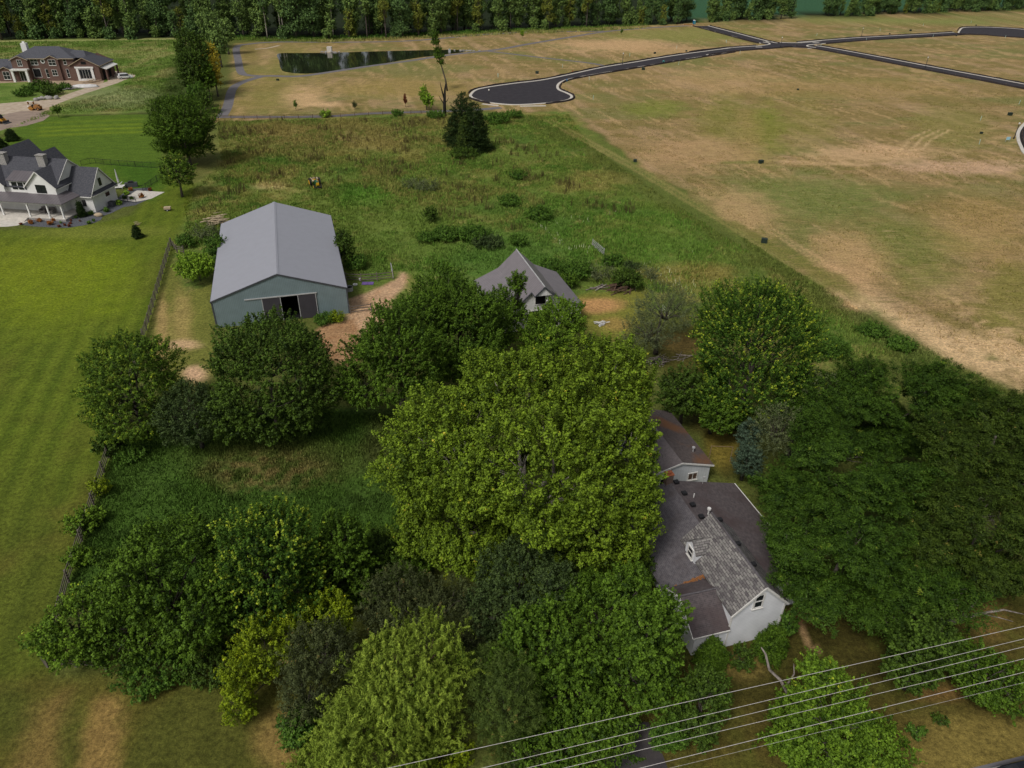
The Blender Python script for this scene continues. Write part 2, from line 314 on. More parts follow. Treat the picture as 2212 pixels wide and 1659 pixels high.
def ground_colour(X, Y):
    N = X.size; L = lambda *c: np.array(lin(*c, K))
    n1 = fbm(X, Y, 9, 1); n2 = fbm(X, Y, 2.2, 5); n3 = fbm(X, Y, 28, 9); n4 = fbm(X, Y, .9, 13, 2)
    col = np.empty((N, 3)); col[:] = L(74, 80, 36)
    def mix(m, c):
        nonlocal col
        c = np.asarray(c); col = col + m[:, None] * (c - col)
    def box(P, pad):
        return (X > P[:, 0].min() - pad) & (X < P[:, 0].max() + pad) & (Y > P[:, 1].min() - pad) & (Y < P[:, 1].max() + pad)
    def pm(pts, soft=1., amp=2., nz=None):
        P = wpoly(pts); b = box(P, soft + amp + 2); m = np.zeros(N)
        if b.any(): m[b] = sstep(-soft, soft, sdist(X[b], Y[b], P) + ((n2 if nz is None else nz)[b] - .5) * 2 * amp)
        return m
    def blob(cx, cy, rx, ry, edge=.5, nz=.6):
        c = at(cx, cy); a = at(cx + rx, cy) - c; b_ = at(cx, cy - ry) - c
        Mx = np.linalg.inv(np.array([[a.x, b_.x], [a.y, b_.y]])); q = Mx @ np.stack([X - c.x, Y - c.y]); r = np.sqrt((q ** 2).sum(0))
        return 1 - sstep(1 - edge, 1 + edge, r + (n2 * .5 + n1 * .5 - .5) * 2 * nz)
    def line(pts, wd, soft=.4, amp=.5):
        P = wpoly(pts); b = box(P, wd + 3); m = np.zeros(N); m[b] = 1 - sstep(wd / 2 - soft, wd / 2 + soft, ldist(X[b], Y[b], P) + (n2[b] - .5) * 2 * amp); return m
    # far woods floor and crop field
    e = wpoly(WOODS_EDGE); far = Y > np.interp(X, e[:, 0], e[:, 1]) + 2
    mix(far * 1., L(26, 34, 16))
    mix(pm([(1440, 40), (1420, -60), (5200, -60), (5200, 60), (2700, 0), (2212, 12), (1900, 24), (1700, 32), (1500, 42)], 3, 2), L(44, 74, 50))
    # brick house land
    m = pm([(-500, 98), (0, 87), (385, 82), (400, 240), (110, 249), (0, 290), (-500, 330)], 2, 3)
    mix(m, L(84, 102, 44)); mix(m * sstep(.5, .72, n1), L(112, 112, 66)); mix(m * sstep(.55, .75, fbm(X, Y, 5, 31)), L(70, 92, 34))
    mix(blob(240, 210, 110, 22) * .6, L(112, 116, 80)); mix(blob(230, 115, 140, 10) * .5, L(118, 122, 70))
    mix(line([(-200, 102), (0, 89), (385, 84)], 5, 2, 2) * .6, L(140, 138, 90))
    # meadow
    m = pm(MEADOW, 2, 3); mix(m, L(82, 96, 40))
    mix(m * sstep(.5, .68, fbm(X, Y, 14, 41)) * .8, L(108, 104, 54)); mix(m * sstep(.52, .7, fbm(X, Y, 6, 44)) * .8, L(64, 86, 32)); mix(m * sstep(.6, .75, n2) * .5, L(122, 112, 66))
    mix(m * blob(700, 290, 240, 30) * .75, L(112, 100, 58)); mix(blob(1090, 560, 150, 60) * .8, L(62, 90, 34)); mix(blob(860, 500, 130, 60) * .8, L(78, 96, 38))
    mix(blob(1180, 470, 70, 40) * .7, L(66, 92, 34)); mix(blob(900, 400, 90, 40) * .6, L(92, 100, 46)); mix(blob(1430, 500, 150, 70) * .6, L(70, 96, 34))
    mix(blob(780, 420, 60, 20) * .6, L(66, 98, 32)); mix(blob(1480, 590, 110, 22) * .7, L(108, 98, 52)); mix(blob(1560, 690, 130, 30) * .4, L(84, 86, 36)); mix(line([(1230, 290), (1400, 400), (1600, 520), (1800, 660)], 9, 4, 2) * .6, L(86, 84, 42))
    mix(blob(590, 402, 40, 8) * .7, L(150, 132, 90)); mix(blob(430, 330, 40, 60) * .3, L(104, 98, 56))
    mix(line([(1150, 262), (1330, 350), (1560, 490), (1720, 590), (1850, 670)], 7, 2.5, 1.5) * .6, L(70, 82, 34))
    for off in (0, 16): mix(line([(1180 + off, 262), (1345 + off, 352), (1575 + off, 490), (1735 + off, 590), (1865 + off, 672)], 1.1, .4, .5) * .7, L(120, 112, 66))
    # brown subdivision field
    m = pm(FIELD, 1.5, 3.5, n1); d = at(1830, 650) - at(1310, 305); d = d.to_2d().normalized()
    U = X * d.x + Y * d.y; V = -X * d.y + Y * d.x
    s1 = fbm(U / 5, V, 5, 51, 5); s2 = fbm(U / 3.2, V, 14, 55, 5); s3 = fbm(U / 7, V, 1.6, 61, 3); h1 = fbm(X / 4, Y, 6, 66, 5)
    mix(m, L(112, 97, 59)); mix(m * sstep(.42, .62, s2), L(102, 93, 52)); mix(m * sstep(.48, .66, h1) * .9, L(126, 106, 72)); mix(m * sstep(.52, .68, s1) * .85, L(136, 114, 84))
    mix(m * sstep(.5, .66, fbm(X / 2, Y, 17, 71)) * .7, L(94, 97, 52)); mix(m * sstep(.6, .72, s3) * .55, L(160, 134, 96)); mix(m * sstep(.62, .72, n2) * .35, L(98, 88, 50))
    mf = m > .01
    for a in ((1570, 255, 60, 50, (100, 102, 42), .6), (1650, 270, 45, 50, (96, 104, 34), .7), (1740, 270, 60, 45, (108, 106, 50), .5), (1420, 235, 60, 18, (100, 106, 44), .8), (1750, 420, 150, 45, (92, 100, 50), .85),
              (1950, 520, 120, 50, (94, 98, 48), .8), (2000, 600, 80, 30, (100, 100, 50), .7), (1480, 75, 160, 14, (108, 110, 56), .8), (1940, 45, 300, 7, (104, 112, 58), .8), (2050, 270, 80, 40, (112, 106, 58), .7),
              (1900, 330, 130, 18, (172, 142, 108), .7), (2080, 360, 160, 14, (168, 138, 112), .7), (1330, 98, 130, 12, (166, 136, 100), .8), (1480, 110, 150, 10, (160, 130, 94), .6), (650, 205, 45, 22, (170, 140, 104), .8),
              (700, 226, 40, 5, (175, 145, 108), .8), (560, 200, 60, 40, (118, 108, 58), .6), (640, 130, 60, 40, (108, 104, 52), .6), (540, 120, 20, 30, (104, 96, 50), .6), (880, 190, 160, 20, (126, 110, 62), .7), (1500, 330, 120, 30, (150, 122, 88), .7),
              (1600, 460, 90, 40, (156, 128, 92), .7), (1830, 560, 80, 60, (158, 128, 92), .7), (2180, 640, 60, 60, (104, 100, 48), .8), (2120, 480, 100, 60, (134, 112, 70), .6), (1850, 190, 220, 25, (130, 110, 66), .5), (1560, 170, 130, 22, (156, 128, 90), .5)):
        mix(m * blob(*a[:4], .5, .9) * a[5], L(*a[4]))
    for k in range(3): mix(m * line([(1940 + k * 25, 330 - k * 4), (1965 + k * 25, 300), (2010 + k * 22, 280)], .7, .3, .2) * .6, L(176, 150, 112))
    mix(m * line([(1612, 240), (1622, 345)], 6, 3, 2) * .5, L(134, 112, 72)); mix(m * line([(1560, 352), (1640, 350)], 2, 1, 1) * .8, L(92, 98, 44))
    mix(m * line([(1700, 350), (1850, 355)], 3, 1, 1.5) * .6, L(170, 142, 106))
    sd_ = pm([(1825, 632), (1880, 640), (1990, 690), (2212, 745), (2400, 800), (2400, 900), (2212, 838), (2100, 790), (1980, 740), (1900, 695)], 3.5, 4.5, n1); mix(sd_ * sstep(.38, .56, n2 * .6 + s3 * .4 + .06), L(172, 146, 110))
    sd_ = pm([(2040, 640), (2212, 700), (2300, 760), (2212, 800), (2100, 740)], 5, 5, n1); mix(sd_ * sstep(.5, .62, n2), L(166, 140, 104))
    mix(pm([(1560, 470), (1690, 560), (1830, 640), (1890, 660), (1800, 590), (1640, 500)], 2, 2) * .8, L(92, 92, 42))
    mix(pm([(1890, 668), (1990, 745), (2120, 830), (2212, 870), (2212, 900), (1960, 800), (1840, 690)], 2, 2) * .9, L(70, 82, 36))
    # lawns
    m = pm([(-900, 520), (0, 498), (130, 494), (220, 482), (280, 465), (330, 420), (345, 380), (420, 400), (395, 480), (372, 530), (320, 695), (245, 955), (200, 1110), (150, 1260), (96, 1460), (92, 1510), (-900, 1510)], .8, .6)
    fa, fb = at(372, 530), at(97, 1455); fd = (fb - fa).to_2d().normalized(); W = -X * fd.y + Y * fd.x; Wd = X * fd.x + Y * fd.y
    st = .5 + .5 * np.sin(W * 2 * np.pi / 2.6 + n3 * 3)
    mix(m, L(64, 78, 20)); mix(m * sstep(.35, .65, fbm(W, Wd / 6, 3, 81)) * .5, L(74, 86, 22)); mix(m * st * .42, L(94, 106, 30)); mix(m * sstep(.55, .75, n1) * .4, L(76, 78, 28))
    mix(m * blob(110, 600, 150, 75, .6, .7) * .6, L(102, 114, 20)); mix(m * blob(60, 560, 200, 40, .6, .6) * .3, L(98, 106, 24)); mix(m * blob(250, 600, 60, 60, .6, .5) * .4, L(96, 112, 18))
    mix(m * sstep(-38, -62, -(Y - 0) * -1 * -1 + 0) * 0, L(0, 0, 0))
    near = 1 - sstep(42, 66, Y); mix(m * near * .7, L(64, 70, 24)); mix(m * near * sstep(.5, .7, n1) * .55, L(82, 76, 32)); mix(m * st * .22, L(86, 92, 32)); mix(m * blob(205, 500, 160, 14, .6, .6) * .5, L(104, 108, 46))
    m = pm([(-600, 330), (0, 300), (40, 275), (110, 251), (345, 245), (350, 300), (362, 400), (330, 440), (250, 395), (0, 350)], .8, .6)
    mix(m, L(64, 84, 26)); mix(m * (.5 + .5 * np.sin((X * .35 + Y * .94) * 2 * np.pi / 2.4)) * .2, L(96, 118, 22))
    for yy, a in ((272, .7), (280, .9), (289, .8), (262, .5)): mix(m * line([(90, yy + 4), (180, yy), (300, yy - 4)], 2.2, 1, .5) * a, L(92, 108, 26))
    mix(m * pm([(230, 352), (345, 350), (345, 400), (300, 420)], 2, 1) * .6, L(44, 76, 16))
    mix(line([(110, 250), (200, 249), (345, 244)], 1.2, .4, .2) * .8, L(58, 62, 30))
    # pasture and yards
    m = pm([(250, 950), (420, 880), (740, 880), (870, 880), (920, 1250), (700, 1350), (150, 1270)], .8, .8)
    mix(m, L(54, 76, 26)); mix(m * sstep(.5, .7, n1) * .7, L(56, 76, 28)); mix(m * sstep(.55, .7, n2) * .5, L(38, 54, 20)); mix(m * blob(585, 1015, 130, 40, .6, .9) * sstep(.42, .6, n4 * .5 + n2 * .5) * .9, L(112, 98, 60)); mix(m * blob(600, 990, 170, 45, .6, .6) * .5, L(74, 72, 36))
    m = pm([(374, 560), (400, 640), (460, 610), (456, 690), (470, 800), (430, 850), (330, 790), (322, 700)], .6, .8)
    mix(m, L(92, 94, 42)); mix(m * blob(350, 700, 12, 85, .5, .9) * .8, L(140, 118, 76)); mix(m * blob(392, 680, 20, 60, .7, 1.1) * .7, L(136, 118, 72)); mix(blob(395, 745, 34, 10, .5, .7), L(160, 134, 100)); mix(blob(420, 808, 26, 16, .5, .6), L(168, 138, 108))
    m = pm([(750, 700), (755, 645), (795, 630), (852, 606), (868, 588), (880, 592), (868, 622), (842, 655), (830, 720), (800, 740)], .5, .6); mix(m, L(158, 130, 102)); mix(m * sstep(.55, .7, n4) * .6, L(150, 118, 88))
    m = pm([(680, 714), (700, 702), (762, 690), (790, 760), (760, 800), (700, 768)], .4, .4); mix(m, L(138, 108, 78)); mix(m * sstep(.5, .7, n4) * .6, L(120, 88, 60))
    m = pm([(1240, 640), (1330, 628), (1400, 630), (1380, 700), (1330, 740), (1270, 720)], 1, 1); mix(m, L(100, 100, 42)); mix(m * blob(1290, 660, 50, 14, .5, .8) * .9, L(156, 118, 78)); mix(m * blob(1330, 700, 30, 14, .5, .8) * .6, L(140, 112, 66))
    mix(pm([(1390, 720), (1520, 700), (1600, 900), (1640, 1000), (1560, 1040), (1480, 880)], 1, 1.5), L(64, 62, 26)); mix(blob(1560, 950, 30, 50, .5, .5) * .9, L(104, 92, 38)); mix(blob(1480, 740, 50, 20, .5, .6) * .7, L(104, 86, 48))
    # front yard and verge
    m = pm([(1380, 1480), (1490, 1400), (1700, 1320), (2000, 1250), (2500, 1250), (2500, 1900), (1300, 1900)], 1, 1.5)
    mix(m, L(58, 54, 22)); mix(m * sstep(.45, .65, n1) * .6, L(76, 68, 30)); mix(m * sstep(.5, .7, n2) * .5, L(66, 70, 26)); mix(blob(1590, 1440, 70, 25, .5, .7) * .8, L(94, 82, 42)); mix(blob(1720, 1330, 50, 14, .5, .8) * .6, L(120, 88, 56))
    mix(pm([(1960, 1570), (2150, 1540), (2400, 1500), (2400, 1700), (1900, 1760)], 1.2, 1.5), L(100, 88, 44)); mix(blob(2140, 1330, 40, 50, .6, .8) * .5, L(120, 92, 54)); mix(blob(2020, 1500, 60, 20, .5, .8) * .6, L(110, 84, 48))
    mix(line([(1722, 1342), (1742, 1372), (1752, 1395), (1776, 1414)], .3, .1, .2) * .9, L(150, 122, 88))
    m = pm([(-900, 1490), (95, 1465), (300, 1470), (520, 1440), (640, 1460), (700, 1900), (-900, 1900)], 1, 1)
    mix(m, L(74, 71, 28)); mix(m * sstep(.45, .65, n1) * .7, L(60, 65, 24)); mix(m * st * .25, L(84, 84, 36)); mix(m * pm([(60, 1530), (150, 1500), (130, 1700), (20, 1700)], 1., 1.2, n4 * .6 + n2 * .4) * .6, L(116, 94, 54)); mix(m * pm([(200, 1515), (268, 1500), (262, 1560), (240, 1700), (150, 1700)], .7, 1., n4 * .6 + n2 * .4) * .75, L(124, 100, 58)); mix(m * blob(600, 1600, 60, 60, .5, .8) * .7, L(120, 98, 56))
    mix(m * blob(20, 1540, 60, 60, .5, .5) * .6, L(56, 66, 22)); mix(m * blob(150, 1590, 30, 80, .5, .5) * .5, L(56, 66, 22))
    mix(blob(840, 960, 60, 60, .5, .5) * .6, L(50, 46, 24))
    # farmhouse apron, woods floor under the big trees
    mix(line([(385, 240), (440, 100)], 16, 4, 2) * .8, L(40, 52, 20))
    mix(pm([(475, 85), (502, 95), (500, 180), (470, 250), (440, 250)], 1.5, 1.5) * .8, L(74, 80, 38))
    return np.clip(col, .004, 1)
def axis(parts):
    out = [parts[0][0]]
    for a, b, s in parts: out += list(np.linspace(a, b, max(1, int(round((b - a) / s))) + 1)[1:])
    return np.array(out)
xs = axis([(-2500, -400, 300), (-400, -170, 3), (-170, -60, 1.1), (-60, 60, .5), (60, 130, .9), (130, 400, 2.2), (400, 2500, 300)])
ys = axis([(-200, 10, 20), (10, 20, 1), (20, 75, .45), (75, 140, .7), (140, 260, 1.3), (260, 480, 3), (480, 900, 30), (900, 5000, 500)])
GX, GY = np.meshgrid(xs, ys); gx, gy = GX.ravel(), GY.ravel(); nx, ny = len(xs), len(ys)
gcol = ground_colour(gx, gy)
idx = np.arange(nx * ny).reshape(ny, nx)
GF = np.stack([idx[:-1, :-1].ravel(), idx[:-1, 1:].ravel(), idx[1:, 1:].ravel(), idx[1:, :-1].ravel()], 1)
def ground_mat():
    m = bpy.data.materials.new('grass_and_soil'); m.use_nodes = True; n = m.node_tree; p = n.nodes['Principled BSDF']
    p.inputs['Roughness'].default_value = .95; p.inputs['Specular IOR Level'].default_value = .1
    a = n.nodes.new('ShaderNodeAttribute'); a.attribute_name = 'ground_colour'
    tc = n.nodes.new('ShaderNodeTexCoord')
    def noise(s, d, lo, hi, a0, a1):
        no = n.nodes.new('ShaderNodeTexNoise'); no.inputs['Scale'].default_value = s; no.inputs['Detail'].default_value = d; no.inputs['Roughness'].default_value = .65; n.links.new(tc.outputs['Object'], no.inputs['Vector'])
        mr = n.nodes.new('ShaderNodeMapRange'); mr.inputs[1].default_value = lo; mr.inputs[2].default_value = hi; mr.inputs[3].default_value = a0; mr.inputs[4].default_value = a1; n.links.new(no.outputs['Fac'], mr.inputs[0]); return mr.outputs[0], no
    f0, nc = noise(9.5, 6, .32, .68, .62, 1.38); f1, na = noise(2.6, 10, .32, .68, .55, 1.45); f2, nb = noise(.45, 6, .3, .7, .8, 1.2)
    mu = n.nodes.new('ShaderNodeMath'); mu.operation = 'MULTIPLY'; n.links.new(f1, mu.inputs[0]); n.links.new(f2, mu.inputs[1])
    m3 = n.nodes.new('ShaderNodeMath'); m3.operation = 'MULTIPLY'; n.links.new(mu.outputs[0], m3.inputs[0]); n.links.new(f0, m3.inputs[1]); mu = m3
    v = n.nodes.new('ShaderNodeVectorMath'); v.operation = 'SCALE'; n.links.new(a.outputs['Color'], v.inputs[0]); n.links.new(mu.outputs[0], v.inputs['Scale'])
    # graded soil: fine straw-coloured and dark streaks along the working direction, only where the bare-field mask is set
    fm = n.nodes.new('ShaderNodeAttribute'); fm.attribute_name = 'bare_field'
    mp = n.nodes.new('ShaderNodeMapping'); mp.inputs['Rotation'].default_value = (0, 0, FIELD_ANGLE); mp.inputs['Scale'].default_value = (.28, 2.4, 1); n.links.new(tc.outputs['Object'], mp.inputs[0])
    ns = n.nodes.new('ShaderNodeTexNoise'); ns.inputs['Scale'].default_value = .9; ns.inputs['Detail'].default_value = 7; ns.inputs['Roughness'].default_value = .7; ns.inputs['Distortion'].default_value = .6; n.links.new(mp.outputs[0], ns.inputs['Vector'])
    r1 = n.nodes.new('ShaderNodeMapRange'); r1.inputs[1].default_value = .54; r1.inputs[2].default_value = .68; n.links.new(ns.outputs['Fac'], r1.inputs[0])
    r2 = n.nodes.new('ShaderNodeMapRange'); r2.inputs[1].default_value = .46; r2.inputs[2].default_value = .34; n.links.new(ns.outputs['Fac'], r2.inputs[0])
    k1 = n.nodes.new('ShaderNodeMath'); k1.operation = 'MULTIPLY'; n.links.new(r1.outputs[0], k1.inputs[0]); n.links.new(fm.outputs['Fac'], k1.inputs[1])
    k2 = n.nodes.new('ShaderNodeMath'); k2.operation = 'MULTIPLY'; n.links.new(r2.outputs[0], k2.inputs[0]); n.links.new(fm.outputs['Fac'], k2.inputs[1])
    k1b = n.nodes.new('ShaderNodeMath'); k1b.operation = 'MULTIPLY'; k1b.inputs[1].default_value = .6; n.links.new(k1.outputs[0], k1b.inputs[0])
    k2b = n.nodes.new('ShaderNodeMath'); k2b.operation = 'MULTIPLY'; k2b.inputs[1].default_value = .5; n.links.new(k2.outputs[0], k2b.inputs[0])
    x1 = n.nodes.new('ShaderNodeMix'); x1.data_type = 'RGBA'; x1.inputs[7].default_value = (*lin(160, 136, 100, 1.38), 1); n.links.new(k1b.outputs[0], x1.inputs[0]); n.links.new(v.outputs[0], x1.inputs[6])
    x2 = n.nodes.new('ShaderNodeMix'); x2.data_type = 'RGBA'; x2.inputs[7].default_value = (*lin(86, 84, 42, 1.38), 1); n.links.new(k2b.outputs[0], x2.inputs[0]); n.links.new(x1.outputs[2], x2.inputs[6])
    n.links.new(x2.outputs[2], p.inputs['Base Color'])
    b = n.nodes.new('ShaderNodeBump'); b.inputs['Strength'].default_value = .7; b.inputs['Distance'].default_value = .18
    n.links.new(na.outputs['Fac'], b.inputs['Height']); n.links.new(b.outputs[0], p.inputs['Normal'])
    return m
_d = at(1830, 650) - at(1310, 305); FIELD_ANGLE = -math.atan2(_d.y, _d.x)
bare = sstep(-2, 3, sdist(gx, gy, wpoly(FIELD)))
MT['ground'] = ground_mat()
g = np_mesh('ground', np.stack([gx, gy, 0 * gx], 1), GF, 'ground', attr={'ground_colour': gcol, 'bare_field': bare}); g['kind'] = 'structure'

# ---------------------------------------------------------------- roads, paths, pond
def sheet(name, pts, material, z, kind='structure', world=False, th=0):
    P = [Vector((p[0], p[1], 0)) if world else at(*p) for p in pts]
    b = MB(); b.add([(p.x, p.y, z) for p in P], [tuple(range(len(P)))]); 
    me = bpy.data.meshes.new(name); me.from_pydata(b.v, [], b.f); me.update()
    if me.polygons[0].normal.z < 0: me.flip_normals()
    if th:
        o = MB().prism([(p.x, p.y, 0) for p in P], (0, 0, z)).build(name, material)
        return tag(o, kind=kind)
    me.materials.append(MT[material]); o = bpy.data.objects.new(name, me); COL.objects.link(o); return tag(o, kind=kind)
def smooth(P, k=6, closed=False):
    P = [np.array(p[:2], float) for p in P]; n = len(P); out = []
    rng_ = range(n if closed else n - 1)
    for i in rng_:
        if closed: a, b, c, d = P[(i - 1) % n], P[i], P[(i + 1) % n], P[(i + 2) % n]
        else: a, b, c, d = P[max(i - 1, 0)], P[i], P[i + 1], P[min(i + 2, n - 1)]
        for t in np.linspace(0, 1, k, endpoint=False):
            out.append(.5 * ((2 * b) + (-a + c) * t + (2 * a - 5 * b + 4 * c - d) * t * t + (-a + 3 * b - 3 * c + d) * t ** 3))
    if not closed: out.append(P[-1])
    return out
def offset(C, o):
    C = [np.array(c) for c in C]; out = []
    for i, c in enumerate(C):
        d = C[min(i + 1, len(C) - 1)] - C[max(i - 1, 0)]; d = d / (np.linalg.norm(d) + 1e-9); out.append(c + np.array([-d[1], d[0]]) * o)
    return out
def ribbon(name, C, wd, z, material, kind='structure', zb=None):
    """flat strip, or a raised bar when zb is given, along a world centreline"""
    A, B = offset(C, wd / 2), offset(C, -wd / 2); n = len(C); b = MB()
    if zb is None:
        b.add([(p[0], p[1], z) for p in A] + [(p[0], p[1], z) for p in B], [(i, i + n, i + n + 1, i + 1) for i in range(n - 1)])
    else:
        vs = [(p[0], p[1], z) for p in A] + [(p[0], p[1], z) for p in B] + [(p[0], p[1], zb) for p in A] + [(p[0], p[1], zb) for p in B]
        b.add(vs, sum([[(i, i + n, i + n + 1, i + 1), (i + 2 * n, i, i + 1, i + 1 + 2 * n), (i + n, i + 3 * n, i + 1 + 3 * n, i + n + 1)] for i in range(n - 1)], []) + [(0, 2 * n, 3 * n, n), (n - 1, 2 * n - 1, 4 * n - 1, 3 * n - 1)])
    o = b.build(name, material); return tag(o, kind=kind) if kind else o
W = lambda pts: [np.array(at(*p)[:2]) for p in pts]
# subdivision streets
cul = smooth(W([z3(*q) for q in ((272, 705), (310, 668), (400, 645), (600, 616), (800, 592), (1000, 552), (1250, 498), (1500, 457), (1800, 407), (2212, 352))]), 5)
cul_b = smooth(W([z3(*q) for q in ((2212, 384), (1850, 440), (1500, 498), (1250, 540), (1050, 575), (955, 600), (918, 630), (925, 662), (985, 688), (1020, 712), (985, 740), (820, 763), (600, 774), (450, 763), (350, 745), (285, 722))]), 5)
roadA = cul + cul_b
sheet('road', [(p[0], p[1]) for p in roadA], 'asphalt', .03, world=True)
J = at(*z4(600, 300))
def street(C, wd, z, nm='road'): ribbon(nm, C, wd, z, 'asphalt')
r_nw = smooth(W([z4(*q) for q in ((10, 178), (200, 228), (460, 294), (610, 306))]), 6); street(r_nw, 8.5, .034)
r_w = smooth(W([z4(*q) for q in ((-8, 367), (200, 340), (440, 322), (610, 306))]), 6); street(r_w, 8.5, .038)
r_e = smooth(W([z4(*q) for q in ((590, 306), (800, 291), (1100, 267), (1500, 245), (1780, 228))]), 6); street(r_e, 8.5, .042)
r_se = smooth(W([z4(*q) for q in ((590, 304), (760, 318), (1000, 360), (1500, 455), (2212, 590), (2700, 690))]), 6); street(r_se, 8.5, .046)
bulb = smooth(W([z4(*q) for q in ((1770, 232), (1775, 208), (1800, 190), (1900, 186), (2050, 190), (2212, 202), (2400, 225), (2300, 258), (2100, 252), (1950, 240), (1850, 236))]), 5, True)
sheet('road', [(p[0], p[1]) for p in bulb], 'asphalt', .05, world=True)
sheet('road', [z4(*q) for q in ((440, 330), (455, 285), (560, 288), (690, 292), (800, 282), (760, 330), (640, 325), (540, 322))], 'asphalt', .054)
eb = smooth(W([z4(*q) for q in ((2300, 790), (2225, 838), (2180, 890), (2170, 940), (2190, 1000), (2230, 1060), (2350, 1100), (2700, 1080), (2700, 800))]), 5, True)
sheet('road', [(p[0], p[1]) for p in eb], 'asphalt', .03, world=True)
# kerbs
def kerb(C, w_=.85): ribbon('kerb', C, w_, .16, 'concrete', zb=0)
kerb(cul); kerb(cul_b[8:]); kerb(cul_b[:8]); kerb(cul_b[-1:] + cul[:1]); kerb(bulb + bulb[:1]); kerb(eb + eb[:1])
kerb(offset(r_nw, 4.3)[:-5]); kerb(offset(r_nw, -4.3)[:-6]); kerb(offset(r_w, 4.3)[:-6]); kerb(offset(r_w, -4.3)[:-5])
kerb(offset(r_e, 4.3)[4:]); kerb(offset(r_e, -4.3)[5:]); kerb(offset(r_se, 4.3)[6:]); kerb(offset(r_se, -4.3)[4:])
kerb(smooth(W([z4(*q) for q in ((448, 283), (560, 291), (690, 293), (830, 279))]), 5)); kerb(smooth(W([z4(*q) for q in ((380, 316), (440, 310), (475, 303), (465, 293), (430, 288))]), 5)); kerb(smooth(W([z4(*q) for q in ((830, 300), (745, 308), (735, 318), (790, 326))]), 5))
for a in (((640, 783), (830, 780)), ((360, 766), (480, 779))):       # concrete walk slabs by the cul-de-sac
    ribbon('walk', smooth(W([z3(*q) for q in a]), 3), 1.3, .02, 'concrete')
for a in (((450, 283), (510, 283)), ((380, 322), (425, 322)), ((735, 331), (780, 331)), ((770, 292), (815, 292))): ribbon('walk', W([z4(*q) for q in a]), 1.6, .06, 'concrete')
ribbon('walk', W([z3(1255, 497), z3(1310, 490), z3(1360, 481)]), 1.5, .02, 'concrete')
# asphalt trails
def trail(pts, wd, z, m='asphalt_old'): ribbon('path', smooth(W(pts), 6), wd, z, m)
trail([z2(*q) for q in ((150, 838), (195, 760), (228, 640), (285, 592), (395, 555), (480, 540), (700, 542), (900, 516), (1200, 471), (1500, 431), (1700, 400), (1900, 376), (2133, 350))] + [z3(*q) for q in ((700, 325), (1000, 275), (1280, 232), (1600, 205), (1880, 190))], 2.9, .012)
trail([z2(*q) for q in ((470, 542), (340, 535), (290, 510), (272, 430), (262, 335), (350, 313), (550, 299), (1000, 300), (1500, 290), (2000, 247), (2133, 240))] + [z3(*q) for q in ((700, 236), (1260, 230))], 2.9, .016)
trail([z3(*q) for q in ((395, 376), (800, 425), (1150, 465), (1290, 492))], 2.2, .020)
trail([z2(*q) for q in ((140, 832), (500, 832), (900, 828), (1200, 808), (1500, 798), (1750, 790), (2000, 778), (2140, 765))], 2.6, .024)
pond = smooth(W([z2(*q) for q in ((556, 382), (562, 430), (575, 485), (610, 512), (750, 524), (900, 512), (1050, 494), (1250, 462), (1500, 418), (1700, 392), (1850, 375), (1880, 368), (1890, 363), (1880, 358), (1750, 354), (1300, 364), (930, 375), (700, 377))]), 4, True)
o = sheet('pond_water', [(p[0], p[1]) for p in pond], 'water', .01, world=True)
# farm drive and the road at the lower right edge
sheet('driveway', [(1335, 1900), (1300, 1590), (1350, 1560), (1400, 1560), (1420, 1600), (1450, 1680), (1470, 1900)], 'asphalt_drive', .02)
rp0, rp1 = np.array(at(2080, 1664)[:2]), np.array(at(2300, 1611)[:2]); rd = (rp1 - rp0) / np.linalg.norm(rp1 - rp0); rn = np.array([rd[1], -rd[0]])
RC = [rp0 + rn * 3.6 + rd * t for t in (-60, 0, 60)]
ribbon('road', RC, 7.2, .03, 'asphalt_old'); ribbon('road_marking', offset(RC, 3.25), .14, .034, 'trim')
# brick-house drive
sheet('dirt_drive', [zK(*q) for q in ((-400, 1100), (0, 1110), (600, 1060), (870, 1045), (1000, 985), (1200, 915), (1500, 820), (1700, 760), (1720, 620), (1780, 590), (2000, 620), (2150, 650), (2120, 690), (1960, 740), (1850, 790), (1600, 870), (1350, 950), (1100, 1040), (800, 1160), (300, 1260), (-400, 1330))], 'dirt_pale', .012)
sheet('dirt_pad', [zl(*q) for q in ((-500, 900), (0, 805), (60, 785), (150, 768), (300, 770), (345, 800), (300, 835), (180, 870), (60, 885), (0, 905), (-500, 1000))], 'dirt_pad', .016)
sheet('dirt_verge', [zl(*q) for q in ((-300, 735), (200, 722), (350, 690), (380, 700), (340, 745), (360, 775), (300, 790), (100, 790), (-300, 800))], 'dirt', .008)
sheet('dirt_verge', [zK(*q) for q in ((-300, 740), (500, 735), (1000, 735), (1650, 745), (1600, 830), (1400, 870), (1000, 860), (900, 800), (400, 770), (-300, 800))], 'dirt', .008)
# ---------------------------------------------------------------- building helpers
def gable_walls(b, u0, u1, v0, v1, ze, zr, ax='v', z0=0.):
    if ax == 'v':
        m = (u0 + u1) / 2
        b.add([(u0, v0, z0), (u1, v0, z0), (u1, v0, ze), (m, v0, zr), (u0, v0, ze), (u0, v1, z0), (u1, v1, z0), (u1, v1, ze), (m, v1, zr), (u0, v1, ze)],
              [(0, 1, 2, 3, 4), (9, 8, 7, 6, 5), (1, 6, 7, 2), (5, 0, 4, 9)])
    else:
        m = (v0 + v1) / 2
        b.add([(u0, v0, z0), (u0, v1, z0), (u0, v1, ze), (u0, m, zr), (u0, v0, ze), (u1, v0, z0), (u1, v1, z0), (u1, v1, ze), (u1, m, zr), (u1, v0, ze)],
              [(4, 3, 2, 1, 0), (5, 6, 7, 8, 9), (0, 5, 9, 4), (6, 1, 2, 7)])
